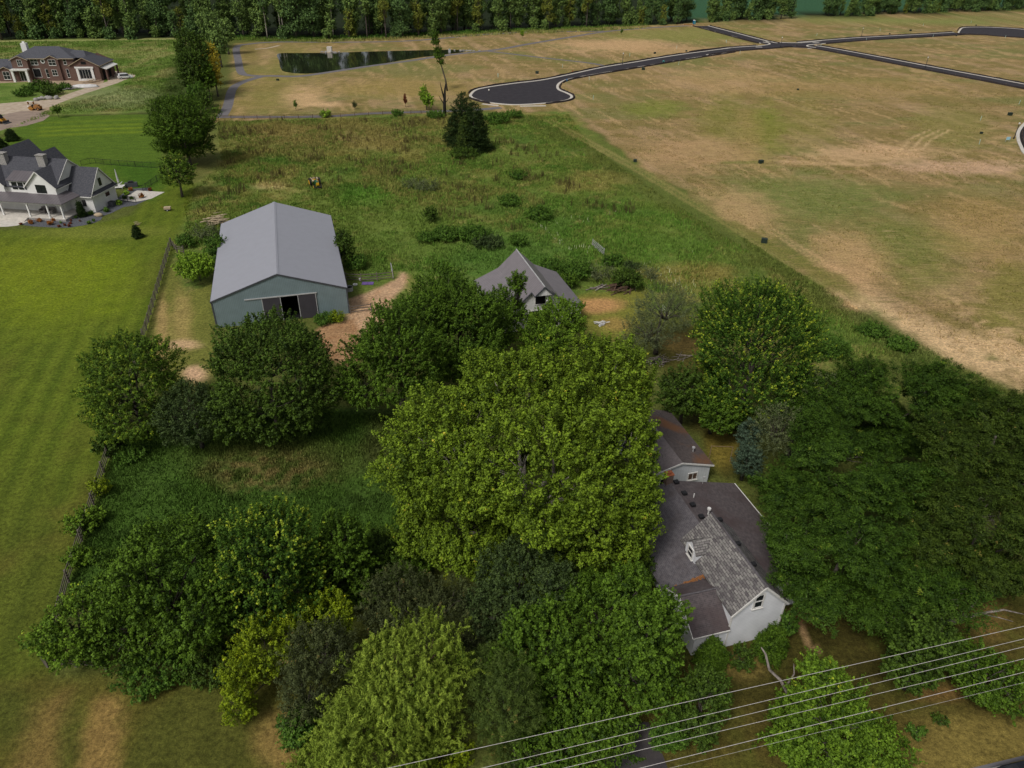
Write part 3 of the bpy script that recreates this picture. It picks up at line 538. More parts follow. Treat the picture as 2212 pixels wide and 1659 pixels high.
def gable_roof(b, u0, u1, v0, v1, ze, zr, ax='v', oh=.3, ohg=.3, th=.14, sides=(1, 1)):
    if ax == 'v':
        m = (u0 + u1) / 2; k = (zr - ze) / (m - u0); t = zr + th
        for sgn, e, on in ((-1, u0, sides[0]), (1, u1, sides[1])):
            if on: b.slab([(m, v0 - ohg, t), (e + sgn * oh, v0 - ohg, ze - k * oh + th), (e + sgn * oh, v1 + ohg, ze - k * oh + th), (m, v1 + ohg, t)], th)
    else:
        m = (v0 + v1) / 2; k = (zr - ze) / (m - v0); t = zr + th
        for sgn, e, on in ((-1, v0, sides[0]), (1, v1, sides[1])):
            if on: b.slab([(u0 - ohg, m, t), (u0 - ohg, e + sgn * oh, ze - k * oh + th), (u1 + ohg, e + sgn * oh, ze - k * oh + th), (u1 + ohg, m, t)], th)
def rake(b, p, q, r, wd=.1, ht=.2):      # barge boards under a gable edge
    b.beam(p, q, wd, ht); b.beam(q, r, wd, ht)
def window(parent, ax, pos, a0, a1, z0, z1, sgn=-1, frame='trim', name='window', mull=(1, 1), sill=True, pane='glass', fw=.09):
    """ax 'v': wall facing along -v/+v at v=pos, a = u;  ax 'u': wall at u=pos, a = v. sgn = outward direction"""
    fr = MB(); d0, d1 = sorted((pos, pos + sgn * .07))
    def bx(b, p0, p1, q0, q1, e0, e1): (b.box(p0, p1, e0, e1, q0, q1) if ax == 'v' else b.box(e0, e1, p0, p1, q0, q1))
    bx(fr, a0 - fw, a0, z0 - fw, z1 + fw, d0, d1); bx(fr, a1, a1 + fw, z0 - fw, z1 + fw, d0, d1); bx(fr, a0, a1, z1, z1 + fw, d0, d1); bx(fr, a0, a1, z0 - fw, z0, d0, d1)
    for i in range(1, mull[0]): x = a0 + (a1 - a0) * i / mull[0]; bx(fr, x - .03, x + .03, z0, z1, d0, d1)
    for i in range(1, mull[1]): z = z0 + (z1 - z0) * i / mull[1]; bx(fr, a0, a1, z - .03, z + .03, d0, d1)
    o = fr.build(name, frame, parent)
    pn = MB(); e0, e1 = sorted((pos + sgn * .004, pos + sgn * .03)); bx(pn, a0, a1, z0, z1, e0, e1); pn.build('pane', pane, o)
    if sill: sl_ = MB(); e0, e1 = sorted((pos, pos + sgn * .13)); bx(sl_, a0 - fw - .05, a1 + fw + .05, z0 - fw - .08, z0 - fw, e0, e1); sl_.build('sill', frame, o)
    return o
# ---------------------------------------------------------------- pole barn
def pole_barn():
    t = thing('pole_barn', 'big blue-grey metal barn with plain grey roof and half open sliding doors', 'barn', (-32.458, 90.735, 0), .292)
    hw, L, ze, zr = 9.05, 30.9, 4.02, 7.1
    b = MB(); dl, dr, dt = -2.54, 4.71, 3.75       # door opening cut out of the front wall
    b.add([(-hw, 0, 0), (dl, 0, 0), (dl, 0, dt), (-hw, 0, dt)], [(0, 1, 2, 3)]); b.add([(dr, 0, 0), (hw, 0, 0), (hw, 0, dt), (dr, 0, dt)], [(0, 1, 2, 3)])
    b.add([(-hw, 0, dt), (hw, 0, dt), (hw, 0, ze), (0, 0, zr), (-hw, 0, ze)], [(0, 1, 2, 3, 4)])
    b.add([(-hw, L, 0), (hw, L, 0), (hw, L, ze), (0, L, zr), (-hw, L, ze)], [(4, 3, 2, 1, 0)])
    b.add([(-hw, 0, 0), (-hw, L, 0), (-hw, L, ze), (-hw, 0, ze)], [(3, 2, 1, 0)]); b.add([(hw, 0, 0), (hw, L, 0), (hw, L, ze), (hw, 0, ze)], [(0, 1, 2, 3)])
    b.build('wall', 'barn_wall', t)
    r = MB(); gable_roof(r, -hw, hw, 0, L, ze, zr, 'v', .12, .1, .07); ro = r.build('roof', 'barn_roof', t)
    c = MB(); c.add([(-.28, -.12, zr + .03), (0, -.12, zr + .115), (.28, -.12, zr + .03), (-.28, L + .12, zr + .03), (0, L + .12, zr + .115), (.28, L + .12, zr + .03)], [(0, 1, 4, 3), (1, 2, 5, 4)]); c.build('ridge_cap', 'barn_roof', ro)
    tr = MB(); tr.beam((-hw - .1, -.1, ze - .02), (0, -.1, zr - .0), .05, .2); tr.beam((0, -.1, zr - .0), (hw + .1, -.1, ze - .02), .05, .2)
    for s in (-1, 1): tr.box(s * hw - .09, s * hw + .09, -.05, .1, 0, ze - .15); tr.box(s * (hw + .13) - .05, s * (hw + .13) + .05, -.1, L + .1, ze - .16, ze - .02)
    tr.build('trim', 'dark_trim', t)
    f = MB(); f.box(-hw, hw, .05, L - .05, .01, .03); f.build('floor', 'void', t)
    for a, c_, v in ((dl, -.09, -.10), (2.29, 4.71, -.10)):
        d = MB(); d.box(a, c_, v, v + .05, .05, 3.72); do = d.build('sliding_door', 'barn_door', t)
        for q in (a, c_): e = MB(); e.box(q - .05, q + .05, v - .03, v - .001, .05, 3.72); e.build('door_edge', 'metal_light', do)
    k = MB(); k.box(-4.8, 4.9, -.16, -.02, 3.74, 3.88); k.build('door_track', 'metal_light', t)
    p = MB(); p.box(-4.7, -2.6, -.06, -.01, .05, 3.7); p.build('wall_panel', 'barn_wall', t)
pole_barn()
# ---------------------------------------------------------------- small barn with the steep centre
def small_barn():
    t = thing('small_barn', 'white barn with steep mauve-grey metal roof spreading into low side wings', 'barn', (3.67, 89.65, 0), .29)
    L, hr, wb, hb, we, he, ho, s = 11.57, 7.13, 2.8, 4.46, 6.54, 2.8, 1.71, 1.34
    hs_ = hr - (hr - hb) / wb * s; ww = we - .45
    zw = he + (hb - he) * .45 / (we - wb)
    b = MB(); pf = [(-ww, 0, 0), (ww, 0, 0), (ww, 0, zw), (wb, 0, hb), (0, 0, hr), (-wb, 0, hb), (-ww, 0, zw)]
    b.add(pf, [tuple(range(7))]); b.add([(x, L, z) for x, _, z in pf], [tuple(reversed(range(7)))])
    for q in (-1, 1): b.add([(q * ww, 0, 0), (q * ww, L, 0), (q * ww, L, zw), (q * ww, 0, zw)], [(0, 1, 2, 3) if q > 0 else (3, 2, 1, 0)])
    b.build('wall', 'white_plain', t)
    h = MB(); h.add([(-s, -ho + .15, hs_), (s, -ho + .15, hs_), (0, -ho + .15, hr - .05)], [(0, 1, 2)]); h.build('hay_hood_face', 'white_plain', t)
    r = MB(); th = .09
    for q in (-1, 1):
        r.slab([(0, -.25, hr + th), (q * wb, -.25, hb + th), (q * wb, L + .3, hb + th), (0, L + .3, hr + th)], th)
        r.slab([(q * wb, -.25, hb + th), (q * we, -.25, he + th), (q * we, L + .3, he + th), (q * wb, L + .3, hb + th)], th)
        r.slab([(0, -ho, hr + th), (q * s, -ho, hs_ + th), (q * s, -.25, hs_ + th), (0, -.25, hr + th)], th)
    ro = r.build('roof', 'shingle_barn', t); c = MB(); c.tube([(0, -ho, hr + th), (0, L + .3, hr + th)], .09, 6); c.build('ridge_cap', 'metal_light', ro)
    for q in (-1, 1): d = MB(); d.beam((0, -ho - .02, hr + .02), (q * s, -ho - .02, hs_ + .02), .06, .16); d.beam((q * s, -.28, hs_), (q * wb, -.28, hb), .06, .16); d.beam((q * wb, -.28, hb), (q * we, -.28, he), .06, .16); d.beam((q * s, -ho, hs_), (q * s, -.28, hs_), .06, .1); d.build('barge_board', 'dark_trim', t)
    window(t, 'v', 0, -.7, .7, 3.9, 5.3, name='loft_door', pane='void', sill=False, mull=(1, 1)); window(t, 'v', 0, -1.6, 1.6, .1, 2.9, name='doorway', pane='void', sill=False)
    window(t, 'v', 0, 3.4, 4.4, 1.1, 2.1); window(t, 'v', 0, -5, -4, 1.1, 2.1); window(t, 'u', ww, 2, 3, 1.1, 2.1, 1); window(t, 'u', ww, 6, 7, 1.1, 2.1, 1)
    l = MB(); l.tube([(.55, -ho + .3, 5.5), (.55, -ho + .3, 5.05)], .02, 6); l.blob((.55, -ho + .3, 4.95), .17, .17, .14, 2, 8, 5, 0); l.build('barn_lamp', 'white_plain', t)
small_barn()
# ---------------------------------------------------------------- the old farmhouse
def old_house():
    t = thing('farmhouse', 'old white clapboard house with patterned grey shingles, dormer and low brown-roofed additions', 'house', (19.381, 37.637, 0), .288)
    # upright wing
    hw, L, ze, zr = 2.3, 8.1, 3.98, 6.25
    b = MB(); gable_walls(b, -hw, hw, 0, L, ze, zr, 'v'); b.build('wall', 'white_siding', t)
    r = MB(); gable_roof(r, -hw, hw, 0, L, ze, zr, 'v', .2, .16, .12); ro = r.build('roof', 'shingle_patch', t)
    c = MB(); c.tube([(0, -.16, zr + .10), (0, L + .16, zr + .10)], .1, 6); c.build('ridge_cap', 'shingle_grey', ro)
    for v in (7.6, 4.7, 2.4):
        k = MB(); k.box(.42, .82, v, v + .35, zr - .55, zr - .28); k.build('roof_vent', 'black', ro)
    tr = MB(); k_ = (zr - ze) / hw
    for s in (-1, 1): tr.beam((s * (hw + .2), -.19, ze - k_ * .2 + .0), (0, -.19, zr + .02), .06, .2)
    for s in (-1, 1): tr.box(s * hw - .07, s * hw + .07, -.03, .07, 0, ze - .1)
    tr.build('trim', 'trim', t)
    window(t, 'v', 0, -.58, .05, 4.12, 5.42, mull=(1, 2), fw=.13)
    # dormer
    d = MB(); dv0, dv1, du, dz0, dz1, dzr = 5.6, 7.25, -2.54, 3.5, 4.62, 5.42; m = (dv0 + dv1) / 2
    d.add([(du, dv0, dz0), (du, dv1, dz0), (du, dv1, dz1), (du, m, dzr), (du, dv0, dz1)], [(4, 3, 2, 1, 0)])
    ui = -hw + (dz1 - ze) / k_
    d.add([(du, dv0, dz0), (du, dv0, dz1), (ui, dv0, dz1)], [(0, 2, 1)]); d.add([(du, dv1, dz0), (du, dv1, dz1), (ui, dv1, dz1)], [(0, 1, 2)])
    do = d.build('dormer', 'white_siding', t)
    dr_ = MB(); ue = -hw + (dzr - ze) / k_; th = .1; kk = (dzr - dz1) / (m - dv0); o_ = .07
    for s, e in ((-1, dv0), (1, dv1)):
        zo = dz1 - kk * o_; uo = -hw + (zo - ze) / k_
        dr_.slab([(du - .06, m, dzr + th), (du - .06, e + s * o_, zo + th), (uo, e + s * o_, zo + th), (ue, m, dzr + th)], th)
    dr_.build('dormer_roof', 'shingle_patch', do); 
    fr = window(t, 'u', du, m - .33, m + .33, 3.78, 4.66, -1, mull=(1, 2), fw=.1); fr.name = 'dormer_window'
    # long low wing: ridge parallel to the upright
    rz, ru = 4.55, -.35; le, lz, re_, rz2 = -5.65, 2.35, 6.85, 2.62; v0, v1 = 2.35, 14.9; lv0 = 4.3
    w_ = MB()
    w_.add([(le + .8, lv0, 0), (le + .8, v1, 0), (le + .8, v1, lz + .3), (le + .8, lv0, lz + .3)], [(3, 2, 1, 0)])
    w_.add([(6.45, v0, 0), (6.45, v1 - .2, 0), (6.45, v1 - .2, 2.66), (6.45, v0, 2.66)], [(0, 1, 2, 3)])
    w_.add([(le + .8, v1 - .2, 0), (6.45, v1 - .2, 0), (6.45, v1 - .2, 2.66), (ru, v1 - .2, rz - .12), (le + .8, v1 - .2, 2.6)], [(4, 3, 2, 1, 0)])
    w_.add([(2.31, v0, 0), (6.45, v0, 0), (6.45, v0, 2.66), (2.31, v0, 3.75)], [(0, 1, 2, 3)])
    w_.build('wall', 'white_siding', t)
    zl_ = lambda u: rz - (rz - lz) * (ru - u) / (ru - le)
    zr_ = lambda u: rz - (rz - rz2) * (u - ru) / (re_ - ru)
    a = MB(); th = .12
    a.slab([(ru, 7.9, rz), (ru, v1, rz), (le, v1, lz), (le, 4.3, lz), (-2.31, 4.0, zl_(-2.31)), (-2.31, 7.9, zl_(-2.31))], th); ra = a.build('roof', 'shingle_grey', t)
    a = MB(); a.slab([(ru, v1, rz), (ru, 8.0, rz), (2.31, 8.0, zr_(2.31)), (2.31, v0 - .3, zr_(2.31)), (re_, v0 - .3, rz2), (re_, v1, rz2)], th); rb = a.build('roof', 'shingle_dark', t)
    rb['label'] = 'dark brown low-pitched slope'
    for v in (14.3, 12.7, 11.1, 9.5):
        k = MB(); k.box(-.05, .38, v, v + .42, rz - .12, rz + .13); k.build('roof_vent', 'black', rb)
    k = MB(); k.tube([(.95, 12.5, 4.0), (.95, 12.5, 4.65)], .05, 8); k.build('vent_pipe', 'white_plain', rb)
    k = MB(); k.tube([(1.16, 10.2, 4.0), (1.16, 10.2, 4.75)], .07, 8); k.tube([(1.16, 10.2, 4.7), (1.16, 10.2, 4.88)], .17, 10); k.build('flue_cap', 'white_plain', rb)
    k = MB(); k.tube([(3.1, 14.6, 3.4), (3.1, 14.6, 4.5)], .03, 6); k.tube([(3.1, 14.6, 4.3), (3.1, 14.6, 4.5)], .12, 8); k.build('flue_cap', 'metal_light', rb)
    g2 = MB(); g2.beam((re_ + .05, v0 - .3, rz2 - .06), (re_ + .05, v1, rz2 - .06), .1, .1); g2.build('gutter', 'trim', rb)
    ch = MB(); ch.box(-.85, -.2, 14.5, 15.1, 3.8, 5.45); co = ch.build('chimney', 'chimney_brick', ra)
    k = MB(); k.box(-.9, -.15, 14.45, 15.15, 5.45, 5.53); k.tube([(-.52, 14.8, 5.53), (-.52, 14.8, 5.7)], .2, 12); k.build('chimney_pot', 'terracotta', ra)
    # porch posts under the left eave
    for v in (5.2, 7.4, 9.6, 11.8):
        p = MB(); p.box(le + .12, le + .24, v, v + .12, 0, lz - .08); p.build('porch_post', 'trim', t)
    # low front wing, ridge parallel to the front
    w_ = MB(); w_.add([(-5.2, 0, 0), (-2.31, 0, 0), (-2.31, 0, 2.42), (-5.2, 0, 2.42)], [(0, 1, 2, 3)])
    w_.add([(-5.2, 0, 0), (-5.2, 5.0, 0), (-5.2, 5.0, 2.42), (-5.2, 2.5, 4.0), (-5.2, 0, 2.42)], [(4, 3, 2, 1, 0)]); w_.build('wall', 'white_siding', t)
    a = MB(); a.slab([(-5.5, 2.5, 4.08), (-5.5, -.18, 2.36), (-2.31, -.18, 2.36), (-2.31, 2.5, 4.08)], .1); a.slab([(-5.5, 2.5, 4.08), (-2.31, 2.5, 4.08), (-2.31, 4.25, 3.45), (-5.5, 4.5, 2.75)], .1)
    rc = a.build('roof', 'shingle_dark', t); k = MB(); k.tube([(-5.5, 2.5, 4.09), (-2.33, 2.5, 4.09)], .09, 6); k.build('ridge_cap', 'shingle_grey', rc)
    k = MB(); k.beam((-5.55, -.2, 2.28), (-5.55, 2.5, 3.97), .06, .18); k.beam((-5.55, 2.5, 3.97), (-5.55, 4.5, 2.75), .06, .18); k.box(-5.5, -2.33, -.24, -.18, 2.2, 2.32); k.build('trim', 'trim', t)
    window(t, 'u', -5.2, 1.5, 2.4, .9, 2.0, -1, mull=(1, 2))
    window(t, 'v', v0, 3.2, 4.9, 1.05, 2.05, mull=(2, 1)); window(t, 'v', v0, 5.4, 6.1, 1.0, 2.0, mull=(1, 2))
    # leaves lying in the roof valley
    rg = random.Random(5); lf = MB()
    for i in range(420):
        x = rg.uniform(-5.2, -2.4); v = 4.36 + (x + 5.5) * -.06 + rg.gauss(0, .09); z = zl_(x) + .02 + rg.uniform(0, .05); a_ = rg.uniform(0, 6.28); s = rg.uniform(.04, .09)
        lf.add([(x + s * math.cos(a_), v + s * math.sin(a_), z), (x - s * math.sin(a_), v + s * math.cos(a_), z + rg.uniform(0, .04)), (x - s * math.cos(a_), v - s * math.sin(a_), z), (x + s * math.sin(a_), v - s * math.cos(a_), z + rg.uniform(0, .04))], [(0, 1, 2, 3)])
    o = lf.build('fallen_leaves', 'leaf_litter'); o.location = t.location; o.rotation_euler = t.rotation_euler; tag(o, kind='stuff')
    # wreath on the right-hand wall
    k = MB(); k.tube([(2.75 + .28 * math.cos(i * math.pi / 6), v0 - .04, 1.15 + .28 * math.sin(i * math.pi / 6)) for i in range(13)], .05, 6); k.build('wreath', 'green_box', t)
old_house()
def garage():
    t = thing('garage', 'white garage behind the old house with low rusty-brown shingle roof', 'garage', (16.962, 56.033, 0), .288)
    hw, L, ze, zr = 3.35, 9.5, 2.36, 3.3
    b = MB(); gable_walls(b, -hw, hw, 0, L, ze, zr, 'v'); b.build('wall', 'garage_siding', t)
    r = MB(); gable_roof(r, -hw, hw, 0, L, ze, zr, 'v', .3, .15, .12, (0, 1)); ro = r.build('roof', 'shingle_garage', t)
    r = MB(); gable_roof(r, -hw, hw, 0, L, ze, zr, 'v', .3, .15, .12, (1, 0)); r.build('roof', 'shingle_garage_left', t)
    k = MB(); k.tube([(2.3, 1.9, 2.7), (2.3, 1.9, 3.3)], .06, 8); k.tube([(2.3, 1.9, 3.25), (2.3, 1.9, 3.4)], .16, 10); k.build('flue_cap', 'metal_light', ro)
    tr = MB(); kk = (zr - ze) / hw
    for s in (-1, 1): tr.beam((s * (hw + .3), -.18, ze - kk * .3 + .02), (0, -.18, zr + .03), .06, .17)
    tr.build('trim', 'trim', t)
    window(t, 'v', 0, 1.02, 1.94, .92, 1.66, mull=(2, 1), pane='wood_brown'); window(t, 'v', 0, -2.6, -1.7, .7, 1.6, mull=(2, 1)); window(t, 'u', hw, 4, 5, 1, 1.8, 1, mull=(2, 1))
garage()
# ---------------------------------------------------------------- modern farmhouse at the left edge
def modern_house():
    o_ = at(*zF(855, 1130), .5)
    t = thing('white_farmhouse', 'large modern white farmhouse with dark gables, metal porch roof and two stone chimneys', 'house', (o_.x, o_.y, 0), R_(-6.6))
    S = 'cream_siding'
    # right wing
    b = MB(); gable_walls(b, -6, 2.75, 5.3, 12.6, 3.5, 7.45, 'u'); b.build('wall', S, t)
    r = MB(); gable_roof(r, -6, 2.75, 5.3, 12.6, 3.5, 7.45, 'u', .45, .25, .16); r.build('roof', 'shingle_charcoal', t)
    k = MB(); k.slab([(2.76, 5.0, 3.75), (3.35, 5.0, 3.3), (3.35, 12.9, 3.3), (2.76, 12.9, 3.75)], .1); k.build('pent_roof', 'shingle_charcoal', t)
    tr = MB(); tr.beam((3.03, 4.85, 3.1), (3.03, 8.95, 7.5), .06, .2); tr.beam((3.03, 8.95, 7.5), (3.03, 13.05, 3.1), .06, .2); tr.box(3.3, 3.42, 4.9, 12.95, 3.12, 3.24); tr.box(-.4, 3.0, 4.78, 4.86, 2.95, 3.12)
    tr.build('trim', 'trim', t)
    for a in ((8.35, 9.05, 4.25, 5.6), (9.35, 10.45, 1.85, 2.5)): window(t, 'u', 2.75, *a, 1, frame='black', sill=False, fw=.05)
    window(t, 'v', 5.3, .55, 1.15, 1.15, 2.3, frame='black', sill=False, fw=.05)
    # main block
    b = MB(); gable_walls(b, -26, -2.3, 3.2, 12.8, 5.3, 9.05, 'u'); b.build('wall', S, t)
    r = MB(); gable_roof(r, -26, -2.3, 3.2, 12.8, 5.3, 9.05, 'u', .45, .25, .16); ro = r.build('roof', 'shingle_charcoal', t)
    k = MB(); k.slab([(-2.29, 2.9, 5.75), (-1.6, 2.9, 5.2), (-1.6, 8.2, 5.2), (-2.29, 8.2, 5.75)], .1); k.build('pent_roof', 'shingle_charcoal', t)
    tr = MB(); tr.beam((-2.02, 2.7, 4.95), (-2.02, 8, 9.1), .06, .2); tr.beam((-2.02, 8, 9.1), (-2.02, 13.2, 4.95), .06, .2); tr.box(-1.66, -1.5, 2.8, 8.3, 5.02, 5.12); tr.build('trim', 'trim', t)
    for u in (-6.3, -14.3):
        c = MB(); c.box(u - .75, u + .75, 6.35, 7.35, 7.6, 10.0); c.box(u - .85, u + .85, 6.25, 7.45, 10.0, 10.15); c.build('chimney', 'stone', ro)
    # projecting gable bays
    for u0, u1, vv, zp in ((-7.75, -1.95, 2.5, 8.2), (-18.5, -12.4, 2.5, 8.4)):
        ze = 5.5; m = (u0 + u1) / 2; b = MB()
        b.add([(u0, vv, 3.2), (u1, vv, 3.2), (u1, vv, ze), (m, vv, zp), (u0, vv, ze), (u0, 7, 3.2), (u1, 7, 3.2), (u1, 7, ze), (u0, 7, ze)], [(0, 1, 2, 3, 4), (1, 6, 7, 2), (5, 0, 4, 8)]); b.build('gable_bay', S, t)
        r = MB(); gable_roof(r, u0, u1, vv, 7.1, ze, zp, 'v', .35, .3, .14); r.build('roof', 'shingle_charcoal', t)
        tr = MB(); k_ = (zp - ze) / (m - u0)
        for s, e in ((-1, u0), (1, u1)): tr.beam((e + s * .35, vv - .32, ze - k_ * .35), (m, vv - .32, zp + .02), .06, .2)
        tr.build('trim', 'trim', t)
        window(t, 'v', vv, m - .95, m + .95, 4.3, 5.7, frame='black', sill=False, mull=(2, 1), fw=.06)
    # shed dormer with metal roof
    b = MB(); b.add([(-11.4, 2.9, 4.0), (-7.6, 2.9, 4.0), (-7.6, 2.9, 6.2), (-11.4, 2.9, 6.2), (-7.6, 5.5, 6.9), (-11.4, 5.5, 6.9), (-7.6, 5.5, 4), (-11.4, 5.5, 4)], [(0, 1, 2, 3), (1, 6, 4, 2), (7, 0, 3, 5)]); do = b.build('shed_dormer', S, t)
    r = MB(); r.slab([(-11.6, 2.5, 6.3), (-7.3, 2.5, 6.3), (-7.3, 5.3, 7.35), (-11.6, 5.3, 7.35)], .12); r.build('dormer_roof', 'metal_roof', do)
    for i in range(3): window(t, 'v', 2.9, -10.85 + i * 1.25, -9.95 + i * 1.25, 4.6, 5.85, frame='black', sill=False, fw=.05)
    # porch
    f = MB(); f.box(-26, .45, -.35, 5.25, 0, .5); f.build('porch_floor', 'concrete', t)
    f = MB(); f.box(-26, .49, -.39, -.352, 0, .38); f.box(.452, .49, -.35, 4, 0, .38); f.build('porch_skirt', 'stone', t)
    for k in range(4): f = MB(); f.box(-12.9, -7.0, -.75 - .36 * k, -.392 - .36 * k + (.0 if k == 0 else 0), 0, .4 - .1 * k); f.build('porch_step', 'concrete', t)
    for u in (0.02, -2.8, -6.75, -12.1, -16, -20):
        c = MB(); c.box(u - .12, u + .12, -.12, .12, .5, 3.02); c.box(u - .17, u + .17, -.17, .17, .5, .7); c.box(u - .17, u + .17, -.17, .17, 2.9, 3.02); c.build('porch_column', 'white_plain', t)
    be = MB(); be.box(-26, .3, -.22, .12, 3.02, 3.22); be.box(.05, .3, .122, 5.2, 3.02, 3.22); be.build('porch_beam', 'white_plain', t)
    r = MB(); r.slab([(-26, -.45, 3.32), (.65, -.45, 3.32), (-2.0, 2.6, 4.1), (-26, 2.6, 4.1)], .1); r.slab([(.65, -.45, 3.32), (.65, 5.2, 3.32), (-2.0, 5.2, 4.1), (-2.0, 2.6, 4.1)], .1); r.build('porch_roof', 'metal_roof', t)
    b = MB(); b.add([(-26, 3.6, .5), (-2.0, 3.6, .5), (-2.0, 3.6, 3.9), (-26, 3.6, 3.9), (-2.0, 5.3, .5), (-2.0, 5.3, 3.9)], [(0, 1, 2, 3), (1, 4, 5, 2)]); b.build('porch_wall', S, t)
    for a in ((-8.9, -7.4, .55, 2.7), (-5.6, -3.0, 1.0, 2.6), (-14.6, -12.6, 1, 2.6)): window(t, 'v', 3.58, *a, frame='black', sill=False, mull=(2, 1), fw=.06)
    d = MB(); d.box(-11.9, -10.9, 3.5, 3.59, .5, 2.8); d.build('door', 'wood_brown', t)
    # rear wings seen over the ridge
    for u0, u1, ze, zp, v1 in ((-20.5, -12.2, 5.2, 9.9, 17.3), (-14.5, -9.7, 5.4, 8.3, 18.4)):
        b = MB(); gable_walls(b, u0, u1, 8, v1 - .4, ze, zp, 'v'); b.build('wall', S, t); r = MB(); gable_roof(r, u0, u1, 8, v1 - .4, ze, zp, 'v', .4, .3, .15); r.build('roof', 'shingle_charcoal', t)
    return t
MH = modern_house()
def LM(u, v, z=0):
    a = R_(-6.6); return Vector((MH.location.x + u * math.cos(a) - v * math.sin(a), MH.location.y + u * math.sin(a) + v * math.cos(a), z))
# ---------------------------------------------------------------- brick house under construction
def brick_house():
    o_ = at(*zK(510, 745)); p1 = at(*zK(1600, 742)); d = p1 - o_; ang = math.atan2(d.y, d.x)
    t = thing('brick_house', 'large unfinished red-brown brick house with slate-grey hip roofs and bare dirt around', 'house', (o_.x, o_.y, 0), ang)
    B = 'brick'
    b = MB(); b.box(-4.2, 15.2, .0, 12, 0, 7.0); b.build('wall', B, t)
    b = MB(); b.add([(-4.35, -1.2, 0), (.75, -1.2, 0), (.75, -1.2, 6.75), (-1.8, -1.2, 7.75), (-4.35, -1.2, 6.75), (-4.35, .1, 0), (.75, .1, 0), (.75, .1, 6.75), (-4.35, .1, 6.75)], [(0, 1, 2, 3, 4), (1, 6, 7, 2), (5, 0, 4, 8)]); b.build('gable_bay', B, t)
    b = MB(); b.add([(6.4, -.7, 0), (10.5, -.7, 0), (10.5, -.7, 6.9), (8.45, -.7, 7.85), (6.4, -.7, 6.9), (6.4, .1, 0), (10.5, .1, 0), (10.5, .1, 6.9), (6.4, .1, 6.9)], [(0, 1, 2, 3, 4), (1, 6, 7, 2), (5, 0, 4, 8)]); b.build('gable_bay', B, t)
    b = MB(); gable_walls(b, 14.0, 23.2, -.9, 12.5, 4.95, 7.1, 'v'); b.build('garage_wall', B, t)
    b = MB(); gable_walls(b, -14, -4.21, -.6, 8, 3.4, 6.2, 'u'); b.build('wall', B, t)
    b = MB(); gable_walls(b, -9.4, -4.6, -1.6, 4, 3.4, 4.5, 'v'); b.build('gable_bay', B, t)
    S = 'shingle_slate'
    r = MB(); e = 7.0; z = 10.0
    r.add([(-4.7, -.5, e), (15.7, -.5, e), (9.2, 6, z), (1.4, 6, z), (-4.7, 12.5, e), (15.7, 12.5, e)], [(0, 1, 2, 3), (1, 5, 2), (5, 4, 3, 2), (4, 0, 3)])
    r.add([(11.5, 2, 6.9), (19, 2, 6.9), (17, 6, 8.7), (13.5, 6, 8.9), (11.5, 11, 6.9), (19, 11, 6.9)], [(0, 1, 2, 3), (1, 5, 2), (5, 4, 3, 2), (4, 0, 3)]); r.build('roof', S, t)
    r = MB(); gable_roof(r, -4.35, .75, -1.2, 2.5, 6.75, 7.8, 'v', .4, .3, .1); gable_roof(r, 6.4, 10.5, -.7, 2.5, 6.9, 7.9, 'v', .35, .3, .1); r.build('gable_roof', S, t)
    r = MB(); u0, u1, m = 13.5, 23.7, 18.6; r.add([(u0, -1.3, 4.75), (m, -1.3, 7.3), (u1, -1.3, 4.75), (u1, 13, 4.75), (m, 8.3, 7.3), (u0, 13, 4.75)], [(0, 1, 4, 5), (1, 2, 3, 4), (3, 5, 4)]); r.add([(u0, -1.3, 4.75), (m, -1.3, 7.3), (u1, -1.3, 4.75), (u0, -1.3, 4.6), (m, -1.3, 7.15), (u1, -1.3, 4.6)], [(0, 1, 4, 3), (1, 2, 5, 4)]); r.build('garage_roof', S, t)
    r = MB(); gable_roof(r, -14, -4.21, -.6, 8, 3.4, 6.2, 'u', .4, .3, .1, (1, 1)); gable_roof(r, -9.4, -4.6, -1.6, 4, 3.4, 4.5, 'v', .35, .3, .1); r.build('wing_roof', S, t)
    tr = MB(); tr.box(-4.7, 15.7, -.6, -.5, 6.85, 7.02); tr.box(23.65, 23.75, -1.3, 13, 4.6, 4.76)
    for a, m, c, zz_, zp, v in ((-4.75, -1.8, 1.15, 6.6, 7.85, -1.52), (6.05, 8.45, 10.85, 6.75, 7.95, -1.02), (13.5, 18.6, 23.7, 4.72, 7.28, -1.33), (-9.75, -7, -4.25, 3.25, 4.55, -1.92)): tr.beam((a, v, zz_), (m, v, zp), .06, .16); tr.beam((m, v, zp), (c, v, zz_), .06, .16)
    tr.build('trim', 'tan', t)
    c = MB(); c.box(-2.6, -.9, 5, 6.6, 6.5, 11.0); c.box(-2.1, -1.4, 5.5, 6.1, 11.0, 11.5); c.build('chimney', 'white_plain', t)
    # entry porch
    p = MB(); p.box(-4.7, .85, -3.2, -1.21, 3.55, 4.0); p.build('portico_roof', 'trim', t)
    for u in (-4.2, .35):
        c = MB(); c.box(u - .35, u + .35, -3.1, -2.4, 0, 3.55); c.build('portico_column', 'white_plain', t)
    window(t, 'v', -1.2, -2.7, -1.0, .1, 3.0, sill=False, name='doorway', mull=(2, 1))
    for v, a in ((-1.2, (-2.4, -1.0, 4.85, 6.65)), (0, (1.35, 3.55, 5.0, 6.75)), (-.7, (7.4, 9.6, 4.95, 6.65)), (0, (11.95, 12.8, 5.1, 6.8)), (0, (5.3, 6.15, 1.0, 3.6)), (-.7, (7.65, 9.2, 1.7, 3.5)), (0, (12.05, 12.8, 1.0, 3.6)), (-1.6, (-7.9, -5.9, .7, 3.0))):
        window(t, 'v', v, *a, mull=(2 if a[1] - a[0] > 1.2 else 1, 2), fw=.07)
